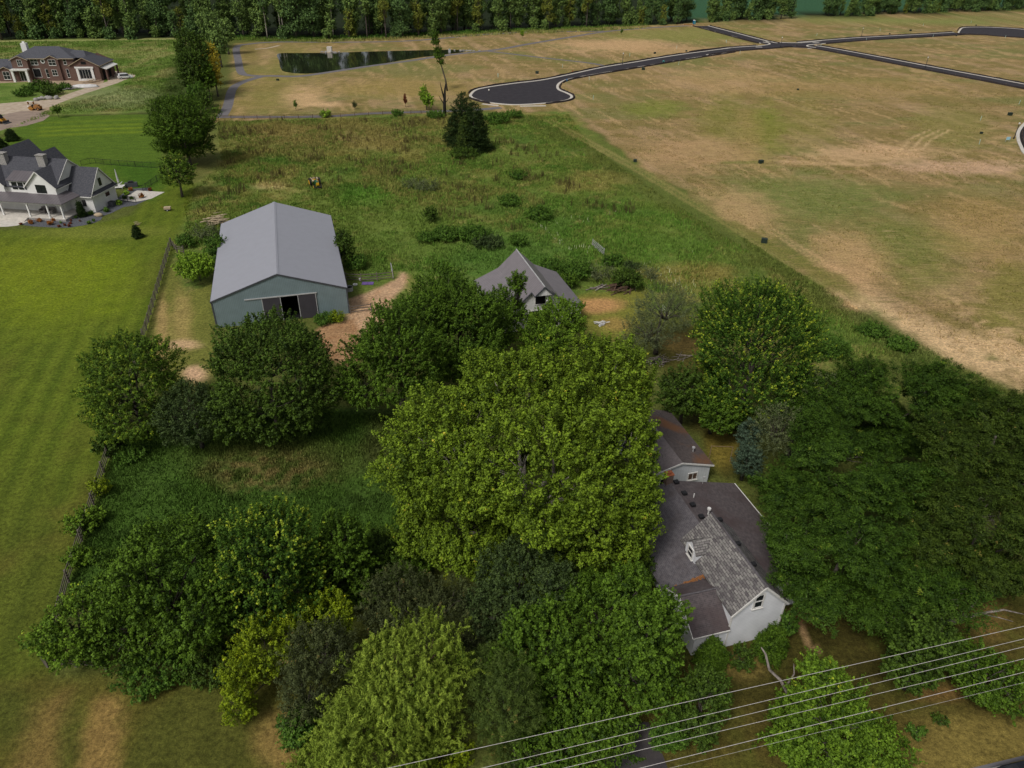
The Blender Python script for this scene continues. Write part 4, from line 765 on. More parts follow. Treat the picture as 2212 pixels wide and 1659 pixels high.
    window(t, 'v', 0, 1.3, 3.6, 1.1, 3.7, pane='void', sill=False, name='window_opening'); window(t, 'v', -.9, 17.8, 19.5, 5.25, 6.15, pane='void', sill=False, name='window_opening', frame='brick')
    w_ = window(t, 'v', -.9, 16.6, 20.3, .7, 3.6, mull=(4, 1), fw=.1); s = MB(); s.box(15.7, 16.45, -1.15, -.902, 0, 4.0); s.box(20.45, 21.2, -1.15, -.902, 0, 4.0); s.box(15.4, 21.5, -1.2, -.902, 4.0, 4.5); s.box(16.46, 20.44, -1.1, -.902, 0, .5); s.build('window_surround', 'white_plain', t)
    ov = MB(); ov.disc((5.3, -.06, 6.1), (0, 1, 0), .72, .1, 18); ov.build('oval_window', 'white_plain', t); ov = MB(); ov.disc((5.3, -.14, 6.1), (0, 1, 0), .4, .06, 18); ov.build('pane', 'glass', t)
    # garage side: two openings under a shed roof
    a = MB(); a.slab([(23.2, 0, 4.3), (25.3, 0, 3.6), (25.3, 11, 3.6), (23.2, 11, 4.3)], .15); a.build('side_canopy', 'trim', t)
    for v in (.2, 5.2, 10.5): c = MB(); c.box(24.6, 25.1, v, v + .5, 0, 3.55); c.build('canopy_post', B, t)
    for v in (1.2, 6.3): window(t, 'u', 23.2, v, v + 3.6, .05, 3.0, 1, pane='void', sill=False, name='garage_opening', frame='brick')
    return t
BH = brick_house()
def LB(u, v, z=0):
    a = BH.rotation_euler.z; return Vector((BH.location.x + u * math.cos(a) - v * math.sin(a), BH.location.y + u * math.sin(a) + v * math.cos(a), z))
# ---------------------------------------------------------------- trees
MT['lf_syc'] = leafmat('sycamore_leaves', lin(36, 52, 9, K), lin(106, 128, 32, K), lin(160, 150, 50, K), .955)
MT['lf_maple'] = leafmat('maple_leaves', lin(28, 46, 9, K), lin(80, 106, 28, K))
MT['lf_maple_b'] = leafmat('bright_maple_leaves', lin(36, 56, 10, K), lin(98, 126, 34, K), lin(140, 148, 40, K), .9)
MT['lf_maple_d'] = leafmat('dark_maple_leaves', lin(26, 40, 10, K), lin(70, 92, 28, K))
MT['lf_olive'] = leafmat('olive_tinted_leaves', lin(28, 46, 10, K), lin(80, 104, 28, K), lin(134, 142, 36, K), .74, .26)
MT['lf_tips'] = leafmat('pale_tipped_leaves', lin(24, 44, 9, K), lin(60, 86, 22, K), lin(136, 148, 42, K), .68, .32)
MT['lf_gray'] = leafmat('grey_green_leaves', lin(44, 52, 32, K), lin(94, 102, 66, K))
MT['lf_dkgray'] = leafmat('dull_green_leaves', lin(30, 42, 22, K), lin(66, 82, 40, K))
MT['lf_locust'] = leafmat('fine_dark_fronds', lin(22, 40, 8, K), lin(62, 86, 22, K), lin(96, 108, 34, K), .93)
MT['lf_locust2'] = leafmat('fine_olive_fronds', lin(22, 36, 7, K), lin(62, 78, 22, K), lin(110, 100, 48, K), .95)
MT['lf_cyp'] = leafmat('feathery_pale_green', lin(54, 72, 14, K), lin(128, 146, 52, K), lin(150, 150, 54, K), .96)
MT['lf_yel'] = leafmat('yellow_green_leaves', lin(50, 66, 10, K), lin(116, 132, 22, K), lin(156, 156, 30, K), .92)
MT['lf_gold'] = leafmat('golden_leaves', lin(92, 88, 22, K), lin(168, 150, 46, K))
MT['lf_plum'] = leafmat('dark_plum_leaves', lin(34, 40, 22, K), lin(72, 80, 44, K), lin(108, 92, 50, K), .9)
MT['lf_cedar'] = leafmat('cedar_needles', lin(18, 32, 12, K), lin(46, 62, 24, K))
MT['lf_spruce'] = leafmat('blue_grey_needles', lin(32, 46, 34, K), lin(78, 96, 76, K))
MT['lf_pine'] = leafmat('olive_needles', lin(34, 48, 16, K), lin(76, 92, 36, K), lin(118, 104, 56, K), .95)
MT['lf_wood1'] = leafmat('woodland_leaves_dark', lin(44, 62, 36, K), lin(92, 118, 62, K))
MT['lf_wood2'] = leafmat('woodland_leaves_mid', lin(54, 74, 38, K), lin(112, 134, 66, K))
MT['lf_wood3'] = leafmat('woodland_leaves_yellowing', lin(66, 72, 28, K), lin(120, 128, 50, K), lin(146, 144, 52, K), .9)
MT['lf_orange'] = leafmat('orange_shrub', lin(92, 52, 20, K), lin(150, 96, 44, K))
MT['lf_red'] = leafmat('dark_red_shrub', lin(60, 26, 16, K), lin(110, 56, 34, K))
MT['lf_bright'] = leafmat('fresh_green_leaves', lin(52, 78, 14, K), lin(118, 146, 40, K))
MT['lf_bramble'] = leafmat('bramble_leaves', lin(34, 58, 16, K), lin(78, 106, 34, K))
MT['lf_brown'] = leafmat('dry_brown_stems', lin(60, 50, 30, K), lin(112, 92, 58, K))
def leaves(P, Nrm, size, asp, rng, tone, tilt=.8, up=.35, jit=.35, down=None):
    """one folded diamond per point"""
    n = len(P); r = rng.normal(size=(n, 3)); N = Nrm + r * tilt; N[:, 2] += up; N /= np.linalg.norm(N, axis=1)[:, None] + 1e-9
    T = rng.normal(size=(n, 3)) if down is None else np.array([[0, 0, -1.]]) + rng.normal(size=(n, 3)) * down
    T -= N * (T * N).sum(1)[:, None]; T /= np.linalg.norm(T, axis=1)[:, None] + 1e-9
    B = np.cross(N, T); s = (size * (1 + rng.uniform(-jit, jit, n)))[:, None]
    V = np.stack([P - T * s * .5, P + B * s * asp * .5 + N * s * .1, P + T * s * .5, P - B * s * asp * .5 + N * s * .1], 1).reshape(-1, 3)
    F = np.arange(4 * n).reshape(n, 4); return V, F, np.repeat(tone, 4)
def dirs(n, rng, zmin=-1.0):
    z = rng.uniform(zmin, 1, n); a = rng.uniform(0, 2 * np.pi, n); q = np.sqrt(1 - z * z); return np.stack([q * np.cos(a), q * np.sin(a), z], 1)
def crown_points(C, rx, rz, rng, sprig, dens=1., lobes=18, lobe_w=.42, lobe_amp=.3, zmin=-.75, inner=.3, shape=None):
    L = dirs(lobes, rng, -.5); lw = lobe_w * rng.uniform(.7, 1.3, lobes); la = rng.uniform(.5, 1, lobes)
    area = 4 * np.pi * rx * (rx + 2 * rz) / 3; n = int(area / (sprig ** 2) * .8 * dens); n = max(n, 30)
    D = dirs(n, rng, zmin); ang = np.arccos(np.clip(D @ L.T, -1, 1)); bump = (np.exp(-(ang / lw) ** 2) * la).max(1)
    R = 1 - lobe_amp + lobe_amp * bump * 1.05 + rng.normal(size=n) * .025
    dep = np.where(rng.random(n) < inner, rng.uniform(.45, .85, n), rng.uniform(.9, 1.02, n))
    if shape is not None: R = R * shape(D)
    P = D * (R * dep)[:, None] * np.array([rx, rx, rz]); out = D / np.array([rx, rx, rz]); out /= np.linalg.norm(out, axis=1)[:, None]
    return P + C, out, dep, bump, L
def fill(P, O, sprig, n_leaf, rng, flat=1., stretch=1., ln=1., spread=.62, upw=.45):
    """leaf positions along short shoots that point outwards and up; D = direction away from the shoot's axis, t = 0 at its foot, 1 at its tip"""
    m = len(P); S = O * .75 + rng.normal(size=(m, 3)) * .33; S[:, 2] += upw; S /= np.linalg.norm(S, axis=1)[:, None]
    t = rng.random((m, n_leaf)) ** .8; D = rng.normal(size=(m, n_leaf, 3)); D /= np.linalg.norm(D, axis=2)[:, :, None]
    sz = sprig * rng.uniform(.7, 1.3, (m, 1)); rad = sz * spread * (1.15 - .75 * t) * np.sqrt(rng.random((m, n_leaf)))
    Q = S[:, None, :] * ((t * 2.0 - 1.2) * sz * ln)[:, :, None] + D * rad[:, :, None]; Q[:, :, 2] *= flat * stretch
    return (P[:, None, :] + Q).reshape(-1, 3), (D * .6 + S[:, None, :] * .6).reshape(-1, 3), t.ravel()
SP = dict(
    syc=dict(m='lf_syc', leaf=.18, asp=.75, sprig=.56, nl=42, bark='bark_pale', dens=1.15, lobes=32, lobe_w=.3, lobe_amp=.36, spread=.7),
    maple=dict(m='lf_maple', leaf=.17, asp=.7, sprig=.5, nl=40, bark='bark', lobes=22, lobe_w=.3, lobe_amp=.42, ln=1.2, spread=.5),
    mapleb=dict(m='lf_maple_b', leaf=.165, asp=.7, sprig=.48, nl=38, bark='bark', lobes=24, lobe_w=.29, lobe_amp=.42, ln=1.2, spread=.55),
    mapled=dict(m='lf_maple_d', leaf=.2, asp=.7, sprig=.55, nl=34, bark='bark', lobes=26, lobe_w=.3, lobe_amp=.32, spread=.55),
    olive=dict(m='lf_olive', leaf=.19, asp=.55, sprig=.52, nl=32, bark='bark', lobes=30, lobe_w=.28, lobe_amp=.3, flat=.75, tip=.35),
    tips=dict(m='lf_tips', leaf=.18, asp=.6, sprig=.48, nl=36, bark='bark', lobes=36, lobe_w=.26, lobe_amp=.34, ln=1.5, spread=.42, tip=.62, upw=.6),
    gray=dict(m='lf_gray', leaf=.15, asp=.4, sprig=.5, nl=34, bark='bark', lobes=24, lobe_w=.3, lobe_amp=.35, dens=.6, ln=1.3),
    dkgray=dict(m='lf_dkgray', leaf=.15, asp=.6, sprig=.42, nl=32, bark='bark', lobes=26, lobe_w=.3, lobe_amp=.26),
    locust=dict(m='lf_locust', leaf=.21, asp=.28, sprig=.62, nl=66, bark='bark', dens=1.3, lobes=20, lobe_w=.3, lobe_amp=.56, flat=.62, up=.9, upw=.1, spread=.85),
    locust2=dict(m='lf_locust2', leaf=.21, asp=.28, sprig=.62, nl=66, bark='bark', dens=1.3, lobes=20, lobe_w=.3, lobe_amp=.56, flat=.62, up=.9, upw=.1, spread=.85),
    cyp=dict(m='lf_cyp', leaf=.2, asp=.2, sprig=.42, nl=64, bark='wood_brown', lobes=44, lobe_w=.2, lobe_amp=.4, stretch=1.35, down=.6, upw=-.1, ln=1.2, spread=.5),
    yel=dict(m='lf_yel', leaf=.14, asp=.6, sprig=.4, nl=34, bark='bark', lobes=24, lobe_w=.34, lobe_amp=.24),
    gold=dict(m='lf_gold', leaf=.22, asp=.7, sprig=.55, nl=24, bark='bark', lobes=18, lobe_w=.34, lobe_amp=.34),
    plum=dict(m='lf_plum', leaf=.17, asp=.32, sprig=.48, nl=44, bark='bark', lobes=26, lobe_w=.3, lobe_amp=.28, ln=1.2),
    pine=dict(m='lf_pine', leaf=.22, asp=.14, sprig=.5, nl=54, bark='bark', lobes=26, lobe_w=.26, lobe_amp=.36, dens=1.0),
    bright=dict(m='lf_bright', leaf=.22, asp=.7, sprig=.5, nl=26, bark='bark', lobes=14, lobe_w=.36, lobe_amp=.38),
    shrub=dict(m='lf_bramble', leaf=.15, asp=.65, sprig=.36, nl=26, bark='bark', lobes=18, lobe_w=.34, lobe_amp=.34),
    shrubd=dict(m='lf_maple_d', leaf=.15, asp=.65, sprig=.36, nl=28, bark='bark', lobes=18, lobe_w=.34, lobe_amp=.32),
    orange=dict(m='lf_orange', leaf=.13, asp=.6, sprig=.26, nl=22, bark='bark', lobes=10, lobe_w=.5, lobe_amp=.24),
    red=dict(m='lf_red', leaf=.13, asp=.6, sprig=.2, nl=18, bark='bark', lobes=8, lobe_w=.5, lobe_amp=.24),
    spruce=dict(m='lf_spruce', leaf=.16, asp=.25, sprig=.4, nl=44, bark='bark', lobes=28, lobe_w=.24, lobe_amp=.34, flat=.7),
    wood1=dict(m='lf_wood1', leaf=.55, asp=.8, sprig=1.25, nl=15, bark='bark', lobes=18, lobe_w=.32, lobe_amp=.38),
    wood2=dict(m='lf_wood2', leaf=.55, asp=.8, sprig=1.2, nl=15, bark='bark', lobes=18, lobe_w=.3, lobe_amp=.4),
    wood3=dict(m='lf_wood3', leaf=.5, asp=.8, sprig=1.1, nl=13, bark='bark_pale', lobes=14, lobe_w=.32, lobe_amp=.42, dens=.7),
)
def make_crown(subs, sp, rng, scale=1.):
    """subs: (centre xyz, rx, rz) in local metres -> V, F, tone, list of lobe tips"""
    s = SP[sp]; Vs, Fs, Ts, tips = [], [], [], []; off = 0; sg = s['sprig'] * scale
    for k, (C, rx, rz) in enumerate(subs):
        C = np.array(C, float)
        P, O, dep, bump, L = crown_points(C, rx, rz, rng, sg, s.get('dens', 1.), s['lobes'], s['lobe_w'], s['lobe_amp'])
        keep = P[:, 2] > .15
        for j, (C2, rx2, rz2) in enumerate(subs):
            if j != k: keep &= (((P - np.array(C2)) / np.array([rx2, rx2, rz2])) ** 2).sum(1) > .5
        P, O, bump = P[keep], O[keep], bump[keep]
        if len(P) < 3: continue
        Q, D, t = fill(P, O, sg, s['nl'], rng, s.get('flat', 1.), s.get('stretch', 1.), s.get('ln', 1.), s.get('spread', .62), s.get('upw', .45))
        nl = s['nl']; base = .40 + rng.normal(size=len(P)) * .15
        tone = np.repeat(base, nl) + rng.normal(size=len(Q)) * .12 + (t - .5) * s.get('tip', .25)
        ok = Q[:, 2] > .1; Q, D, tone = Q[ok], D[ok], tone[ok]
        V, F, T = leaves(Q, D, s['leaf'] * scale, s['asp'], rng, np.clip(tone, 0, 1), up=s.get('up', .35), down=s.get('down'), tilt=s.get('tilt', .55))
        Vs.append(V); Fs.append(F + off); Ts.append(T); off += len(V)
        tips += [(C + L[i] * np.array([rx, rx, rz]) * .6, C) for i in range(len(L)) if L[i][2] > -.3]
    return np.concatenate(Vs), np.concatenate(Fs), np.concatenate(Ts), tips
def limbs(tips, top, r0, rng, n_max=14, fork=.35, lean=(0, 0)):
    b = MB(); h = top
    tr = [(0, 0, -.05), (lean[0] * .1, lean[1] * .1, h * .15), (lean[0] * .4 + rng.uniform(-.1, .1), lean[1] * .4, h * .45), (lean[0] * .8, lean[1] * .8 + rng.uniform(-.15, .15), h * .8), (lean[0], lean[1], h)]
    b.tube(tr, [r0 * 1.35, r0, r0 * .8, r0 * .5, r0 * .22], 9)
    cs = []
    for _, c in tips:
        if not any(np.allclose(c, q) for q in cs): cs.append(c)
    hub = {}
    for c in cs:                                    # one bough from the trunk into each mass of the crown
        f = min(.9, max(.25, (c[2] / h) * .6)); p = np.array([lean[0] * f, lean[1] * f, min(h * f, c[2])]); L_ = np.linalg.norm(c - p)
        c2 = c - np.array([0, 0, .25 * c[2]])
        if np.hypot(c[0] - p[0], c[1] - p[1]) > 1.2 and len(cs) > 1: k = r0 * .42; p = p * np.array([1, 1, .7]); m = (p + c2) / 2; b.tube([p, m, c2], [k, k * .7, k * .4], 7)
        hub[tuple(c)] = 1
    sel = list(range(len(tips))); rng.shuffle(sel)
    for i in sel[:n_max]:
        t, c = tips[i]; t = np.array(t); t = c + (t - c) * .85
        if len(cs) > 1 and np.hypot(c[0], c[1]) > 1.2: p = np.array(c) * np.array([1, 1, .75])
        else: f = rng.uniform(fork, .75); p = np.array([lean[0] * f, lean[1] * f, min(h * f, t[2] * .9)])
        D_ = np.linalg.norm(t - p); mid = p * .45 + t * .55 + np.array([0, 0, .06 * D_]) + rng.normal(size=3) * .15; k = min(r0 * rng.uniform(.25, .4), .025 * D_ + .03)
        b.tube([p, mid, t], [k, k * .6, k * .2], 6)
        for _ in range(2):
            q = t + rng.normal(size=3) * D_ * .1; b.tube([mid, (mid + q) / 2 + rng.normal(size=3) * .1, q], [k * .45, k * .28, k * .1], 5)
    return b
def solve(cx, cy, rx_, ry_, clear):
    """crown centre, horizontal and vertical radius from a silhouette in the photograph and the clear height below the crown"""
    zc = 6.
    for _ in range(60):
        C = at(cx, cy, zc); d = depth(C); r = rx_ * d / FPX; hyp = ry_ * d / FPX
        D = Vector((C.x, C.y, C.z - CAMH)); s = abs(D.z) / D.length; c = math.sqrt(1 - s * s)
        q = hyp ** 2 - (r * s) ** 2; rz = math.sqrt(q) / c if q > (.3 * r * c) ** 2 else .3 * r
        zc = zc * .5 + (rz + clear) * .5
    return C, r, rz
NT = [0]
def tree(name, label, cat, sils, sp, clear=1.5, group=None, scale=1., trunk=None, nmax=14, dens=None, seed=None):
    """sils: list of silhouettes (cx, cy, rx, ry[, clear]) of the crown's masses"""
    NT[0] += 1; rng = np.random.default_rng(seed or 100 + NT[0]); so = [solve(q[0], q[1], q[2] * 1.13, q[3] * 1.13, q[4] if len(q) > 4 else clear) for q in sils]
    wgt = sum(s[1] ** 2 for s in so); bx = sum(s[0].x * s[1] ** 2 for s in so) / wgt; by = sum(s[0].y * s[1] ** 2 for s in so) / wgt
    subs = [((s[0].x - bx, s[0].y - by, s[0].z), s[1], s[2]) for s in so]
    V, F, T, tips = make_crown(subs, sp, rng, scale)
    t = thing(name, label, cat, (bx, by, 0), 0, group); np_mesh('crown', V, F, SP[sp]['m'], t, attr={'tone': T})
    top = sum(s[0].z * s[1] ** 2 for s in so) / wgt * 1.12; r0 = trunk or max(.08, .028 * top + .02 * max(s[1] for s in so))
    limbs(tips, top, r0, rng, nmax).build('trunk', SP[sp]['bark'], t, True)
    return t
def conifer(name, label, cat, cx, base_y, top_y, halfw, m='lf_cedar', group=None, seed=1, blunt=.0, sc=1., clear=.2):
    """base_y: pixel row of the foot; halfw: half width in pixels"""
    rng = np.random.default_rng(seed); B = at(cx, base_y); d = depth(B); dirx = Vector((B.x, B.y)).length
    a, c, s = 0, 0, 0; h = 1.
    for z in np.arange(.5, 30, .05):
        P = Vector((B.x, B.y, z)); v = -(P.y * math.sin(PITCH) + (z - CAMH) * math.cos(PITCH)) / depth(P) * FPX + CYI + math.sin(ROLL) * P.x / depth(P) * FPX
        if v < top_y: break
        h = z
    r = halfw * d / FPX; n = int(180 * (r * h) ** .75 / sc ** 2) + 40; z = h * (1 - np.sqrt(rng.random(n)) * (1 - clear / h)); prof = (1 - z / h) ** (.75 - blunt * .35) * (1 + .1 * np.sin(z * 5 / sc)) + .05
    th = rng.uniform(0, 2 * np.pi, n); lump = 1 + .16 * np.sin(th * 3 + z * 1.3) + .1 * np.sin(th * 7 - z * 2); rr = r * prof * lump * np.where(rng.random(n) < .3, rng.uniform(.4, .8, n), rng.uniform(.85, 1.05, n))
    P = np.stack([rr * np.cos(th), rr * np.sin(th), z], 1); O = np.stack([np.cos(th), np.sin(th), .2 + 0 * th], 1)
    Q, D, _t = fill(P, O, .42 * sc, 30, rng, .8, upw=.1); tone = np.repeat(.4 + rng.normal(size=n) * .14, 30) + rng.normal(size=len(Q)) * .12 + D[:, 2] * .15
    V, F, T = leaves(Q, D, .2 * sc, .3, rng, np.clip(tone, 0, 1), up=.3); V[:, 2] = np.maximum(V[:, 2], .03)
    t = thing(name, label, cat, (B.x, B.y, 0), 0, group); np_mesh('crown', V, F, m, t, attr={'tone': T})
    b = MB(); b.tube([(0, 0, 0), (0, 0, h * .5), (0, 0, h * .95)], [max(.06, r * .09), max(.04, r * .05), .02], 7); b.build('trunk', 'bark', t, True); return t
T_ = 'tree'
# big trees, each from its outline
tree('sycamore_tree', 'huge yellow-green sycamore with pale limbs filling the middle, beside the old house', T_,
     [(1000, 985, 185, 165, 3), (1120, 860, 150, 120, 9), (1310, 845, 125, 125, 7), (1200, 1010, 215, 190, 4), (1110, 990, 120, 110, 8), (1000, 1130, 150, 110, 2), (1290, 1110, 130, 120, 3), (1150, 1180, 140, 90, 1.5), (1360, 980, 62, 110, 5), (1385, 1110, 42, 90, 4), (1330, 1190, 70, 60, 2), (960, 1120, 120, 90, 1)], 'syc', nmax=34, trunk=.7)
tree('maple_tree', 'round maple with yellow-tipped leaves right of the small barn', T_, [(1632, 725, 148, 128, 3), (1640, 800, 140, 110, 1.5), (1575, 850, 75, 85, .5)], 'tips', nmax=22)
tree('maple_tree', 'large dark maple directly in front of the pole barn doors', T_, [(580, 780, 130, 112, 2), (640, 830, 85, 110, .5), (540, 870, 105, 90, .2), (600, 900, 90, 62, .2)], 'mapled', nmax=18)
tree('maple_tree', 'olive-topped round tree on the wooden fence line left of the barn', T_, [(288, 810, 108, 100, 2), (300, 890, 95, 72, .3), (240, 880, 60, 60, .3)], 'olive')
tree('small_tree', 'dull grey-green small tree under the dark maple by the fence', T_, [(418, 895, 78, 76, .2)], 'dkgray')
tree('maple_tree', 'leafy green maple right of the orange mulch patch', T_, [(850, 770, 112, 128, 1.5), (905, 700, 85, 85, 4), (780, 830, 60, 80, 1)], 'maple', nmax=18)
tree('maple_tree', 'medium green maple left of the small barn, behind the sycamore', T_, [(1010, 690, 85, 90, 3), (960, 650, 75, 75, 4), (1000, 770, 90, 80, 1)], 'maple')
tree('maple_tree', 'thin-topped maple growing in front of the small barn roof', T_, [(1085, 670, 62, 52, 3), (1118, 612, 22, 30, 8.5), (1060, 725, 60, 60, 1)], 'maple', nmax=16)
tree('round_tree', 'small round bright tree in front of the small barn right corner', T_, [(1212, 690, 60, 52, 2), (1180, 730, 65, 55, 1)], 'mapleb')
tree('olive_tree', 'thin silvery grey-green tree between the small barn yard and the round maple', T_, [(1440, 670, 82, 62, 2), (1400, 720, 60, 50, 1.5)], 'gray', nmax=24)
tree('understory_tree', 'dark tree in shade behind the garage, under the round maple', T_, [(1480, 850, 62, 62, .5)], 'mapled')
tree('understory_tree', 'dark green tree just right of the garage grass strip', T_, [(1560, 900, 50, 60, .5), (1530, 850, 45, 50, .5)], 'maple')
# honey locusts
tree('locust_tree', 'spreading dark locust nearest the sandy field edge', T_, [(1860, 850, 130, 95, 3), (1990, 850, 110, 85, 4), (2080, 860, 80, 60, 3), (1930, 930, 130, 80, 1.5), (1760, 900, 80, 70, 3)], 'locust', nmax=24)
tree('locust_tree', 'fine-leaved locust reaching off the right edge above the field', T_, [(2170, 920, 120, 90, 3), (2060, 970, 100, 80, 5), (2190, 1030, 90, 80, 3)], 'locust2', nmax=24)
tree('locust_tree', 'dark locust immediately right of the garage and spruce', T_, [(1790, 970, 105, 85, 4), (1870, 1050, 110, 90, 3), (1975, 1050, 95, 85, 2), (1720, 1070, 105, 80, 3)], 'locust', nmax=24)
tree('locust_tree', 'big dark locust overhanging the right side of the old house roof', T_, [(1850, 1170, 120, 90, 5), (1715, 1180, 90, 80, 5), (1760, 1270, 110, 60, 4), (1900, 1240, 90, 60, 3)], 'locust', nmax=26)
tree('locust_tree', 'broad olive-brown locust at the right edge above the wires', T_, [(2080, 1100, 110, 85, 4), (2190, 1150, 90, 80, 4), (2130, 1220, 120, 90, 2), (2010, 1180, 80, 70, 3)], 'locust2', nmax=24)
tree('locust_tree', 'bright-fronded locust hanging over the front lawn shade', T_, [(1990, 1260, 140, 80, 3), (1900, 1310, 100, 60, 2.5)], 'locust', nmax=24)
tree('small_tree', 'grey-green tree wedged between the locusts and the garage yard', T_, [(1760, 860, 70, 60, 3), (1680, 930, 62, 62, 3)], 'gray', nmax=18)
tree('spruce_tree', 'blue-grey spruce beside the garage grass strip', T_, [(1615, 995, 34, 50, .3), (1620, 940, 30, 40, 2.5)], 'spruce')
tree('small_tree', 'dark leafy tree below the locusts beside the lowest wires', T_, [(1975, 1430, 65, 85, .6), (2010, 1380, 60, 60, 2)], 'mapled')
tree('small_tree', 'wide dark green tree at the right edge above the verge', T_, [(2130, 1460, 105, 75, .6)], 'maple')
# front row
tree('maple_tree', 'broad deep green maple in the left foreground thicket', T_, [(330, 1250, 130, 130, 1), (400, 1190, 100, 90, 3), (300, 1350, 130, 85, .5), (430, 1320, 110, 110, .5)], 'maple', nmax=24)
tree('maple_tree', 'light green maple at the far left end of the thicket, over the fence corner', T_, [(150, 1370, 85, 70, .5), (185, 1320, 75, 60, 1)], 'mapleb')
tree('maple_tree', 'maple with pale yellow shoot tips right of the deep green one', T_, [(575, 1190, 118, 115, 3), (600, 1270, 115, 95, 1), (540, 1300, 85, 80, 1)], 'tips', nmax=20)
tree('small_tree', 'dark shaded tree between the pale-tipped maple and the sycamore', T_, [(740, 1190, 75, 90, .5)], 'maple')
tree('yellow_tree', 'arching yellow-green shrub tree in the left foreground', T_, [(690, 1330, 80, 54, 2.5), (630, 1360, 80, 60, 2), (570, 1400, 72, 66, 1.2), (520, 1455, 42, 52, .6), (515, 1520, 34, 40, .2)], 'yel', nmax=16)
tree('plum_tree', 'dark brown-green plum between the yellow tree and the pale cypress', T_, [(690, 1420, 82, 82, 1), (660, 1500, 55, 70, .5)], 'plum')
tree('plum_tree', 'wide dark purplish plum behind the pale cypress', T_, [(860, 1290, 90, 66, 2.5), (965, 1305, 84, 66, 2), (900, 1350, 120, 60, .8), (1000, 1370, 60, 50, 1)], 'plum')
tree('cypress_tree', 'feathery pale green cypress in the centre foreground', T_, [(880, 1450, 160, 105, 6), (860, 1560, 160, 120, 2), (760, 1600, 90, 100, 1), (690, 1650, 75, 60, .3)], 'cyp', nmax=26, trunk=.28)
tree('maple_tree', 'large bright green maple at the front beside the old house', T_, [(1300, 1320, 150, 105, 4), (1180, 1400, 130, 120, 2), (1410, 1370, 82, 100, 4), (1390, 1470, 100, 90, 1), (1250, 1500, 150, 90, 1), (1360, 1270, 60, 60, 5)], 'maple', nmax=28)
tree('round_tree', 'matte dark green domed tree between the sycamore and the bright front maple', T_, [(1125, 1240, 98, 80, 3), (1080, 1310, 80, 66, 1.5), (1190, 1270, 60, 60, 3)], 'dkgray')
tree('pine_tree', 'thin olive pine with tan tips right of the cypress', T_, [(1090, 1520, 84, 100, 1), (1130, 1620, 90, 60, .3), (1060, 1440, 50, 60, 2)], 'pine', nmax=30)
tree('small_tree', 'green tree with pale trunk at the bottom behind the wires', T_, [(1260, 1590, 110, 70, 1), (1180, 1640, 90, 50, .5)], 'maple')
tree('small_tree', 'dark green bush tree below the old house front wing', T_, [(1525, 1500, 58, 62, .3), (1505, 1560, 60, 55, .2)], 'shrubd', scale=1.1)
tree('young_tree', 'light yellow-green tree at the bottom right crossed by the wires', T_, [(1800, 1530, 110, 75, 2), (1760, 1600, 130, 70, .6), (1890, 1610, 90, 65, .6), (1770, 1450, 50, 40, 4.5)], 'mapleb', nmax=30)
tree('shrub', 'vine-covered dark shrub at the foot of the plum', 'shrub', [(650, 1560, 45, 45, .1)], 'shrub')
# behind and left
tree('maple_tree', 'large round dark tree at the lawn corner beyond the white farmhouse', T_, [(393, 268, 80, 66, 2), (398, 312, 66, 36, .3)], 'maple', scale=1.35)
tree('small_tree', 'smaller rounded tree with a yellow patch in front of the large round one', T_, [(382, 372, 38, 40, .8)], 'olive', scale=1.3)
tree('tall_tree', 'tall dark tree at the near end of the hedgerow', T_, [(415, 110, 38, 44, 6), (418, 150, 36, 50, 1)], 'mapled', scale=1.8)
for i, (x, y, rx, ry, sp, lb) in enumerate([(452, 128, 22, 40, 'gold', 'yellowing tree behind the tall hedgerow tree'), (470, 95, 24, 36, 'wood2', 'mid green hedgerow tree nearer the woods'), (486, 70, 24, 34, 'wood2', 'pale green tree where the hedgerow meets the woods'), (446, 170, 22, 34, 'maple', 'slim green hedgerow tree'), (425, 200, 24, 22, 'shrub', 'low bushy tree at the foot of the hedgerow'), (462, 160, 14, 34, 'gold', 'narrow golden tree on the path side of the hedgerow'), (450, 55, 28, 36, 'wood2', 'tall pale tree at the hedgerow far end'), (440, 215, 20, 18, 'shrubd', 'dark low bush by the hedgerow foot')]):
    tree('hedgerow_tree', lb, T_, [(x, y, rx, ry, 1)], sp, scale=1.0 if sp.startswith('wood') else 1.9, group='hedgerow trees')
conifer('cedar_tree', 'taller dark cedar of the pair in the meadow', T_, 1000, 312, 197, 36, seed=3, blunt=.6, sc=1.5)
conifer('cedar_tree', 'broader dark cedar in front of the taller one', T_, 1024, 326, 218, 33, seed=4, blunt=.7, sc=1.5)
conifer('cedar_tree', 'brown-flecked small cedar between the pair', T_, 1006, 328, 250, 18, 'lf_pine', seed=5, blunt=.6, sc=1.3)
conifer('young_conifer', 'small dark conifer behind the farmhouse, right one', T_, 28, 304, 276, 12, seed=6, sc=1.2); conifer('young_conifer', 'small conifer left of the other one behind the farmhouse', T_, 3, 318, 296, 11, seed=7, sc=1.2)
conifer('young_conifer', 'lone little conifer on the mown lawn', T_, 298, 514, 484, 9, seed=8, sc=.9)
conifer('arborvitae', 'pointed evergreen at the old house front corner', 'shrub', 1533, 1440, 1378, 30, 'lf_maple', seed=9, blunt=.5, sc=.8); conifer('arborvitae', 'rounded pointed evergreen under the gable wall', 'shrub', 1660, 1416, 1350, 28, 'lf_maple', seed=10, blunt=.8, sc=.8)
conifer('columnar_evergreen', 'narrow dark evergreen at the farmhouse porch end', 'shrub', zF(1100, 1110)[0], zF(1100, 1110)[1], zF(1045, 885)[1], 7, seed=11, blunt=.9, sc=.8)
tree('sapling', 'bright green young tree inside the path fence', T_, [(916, 205, 12, 20, .8), (925, 218, 12, 14, .5)], 'bright', scale=1.5)
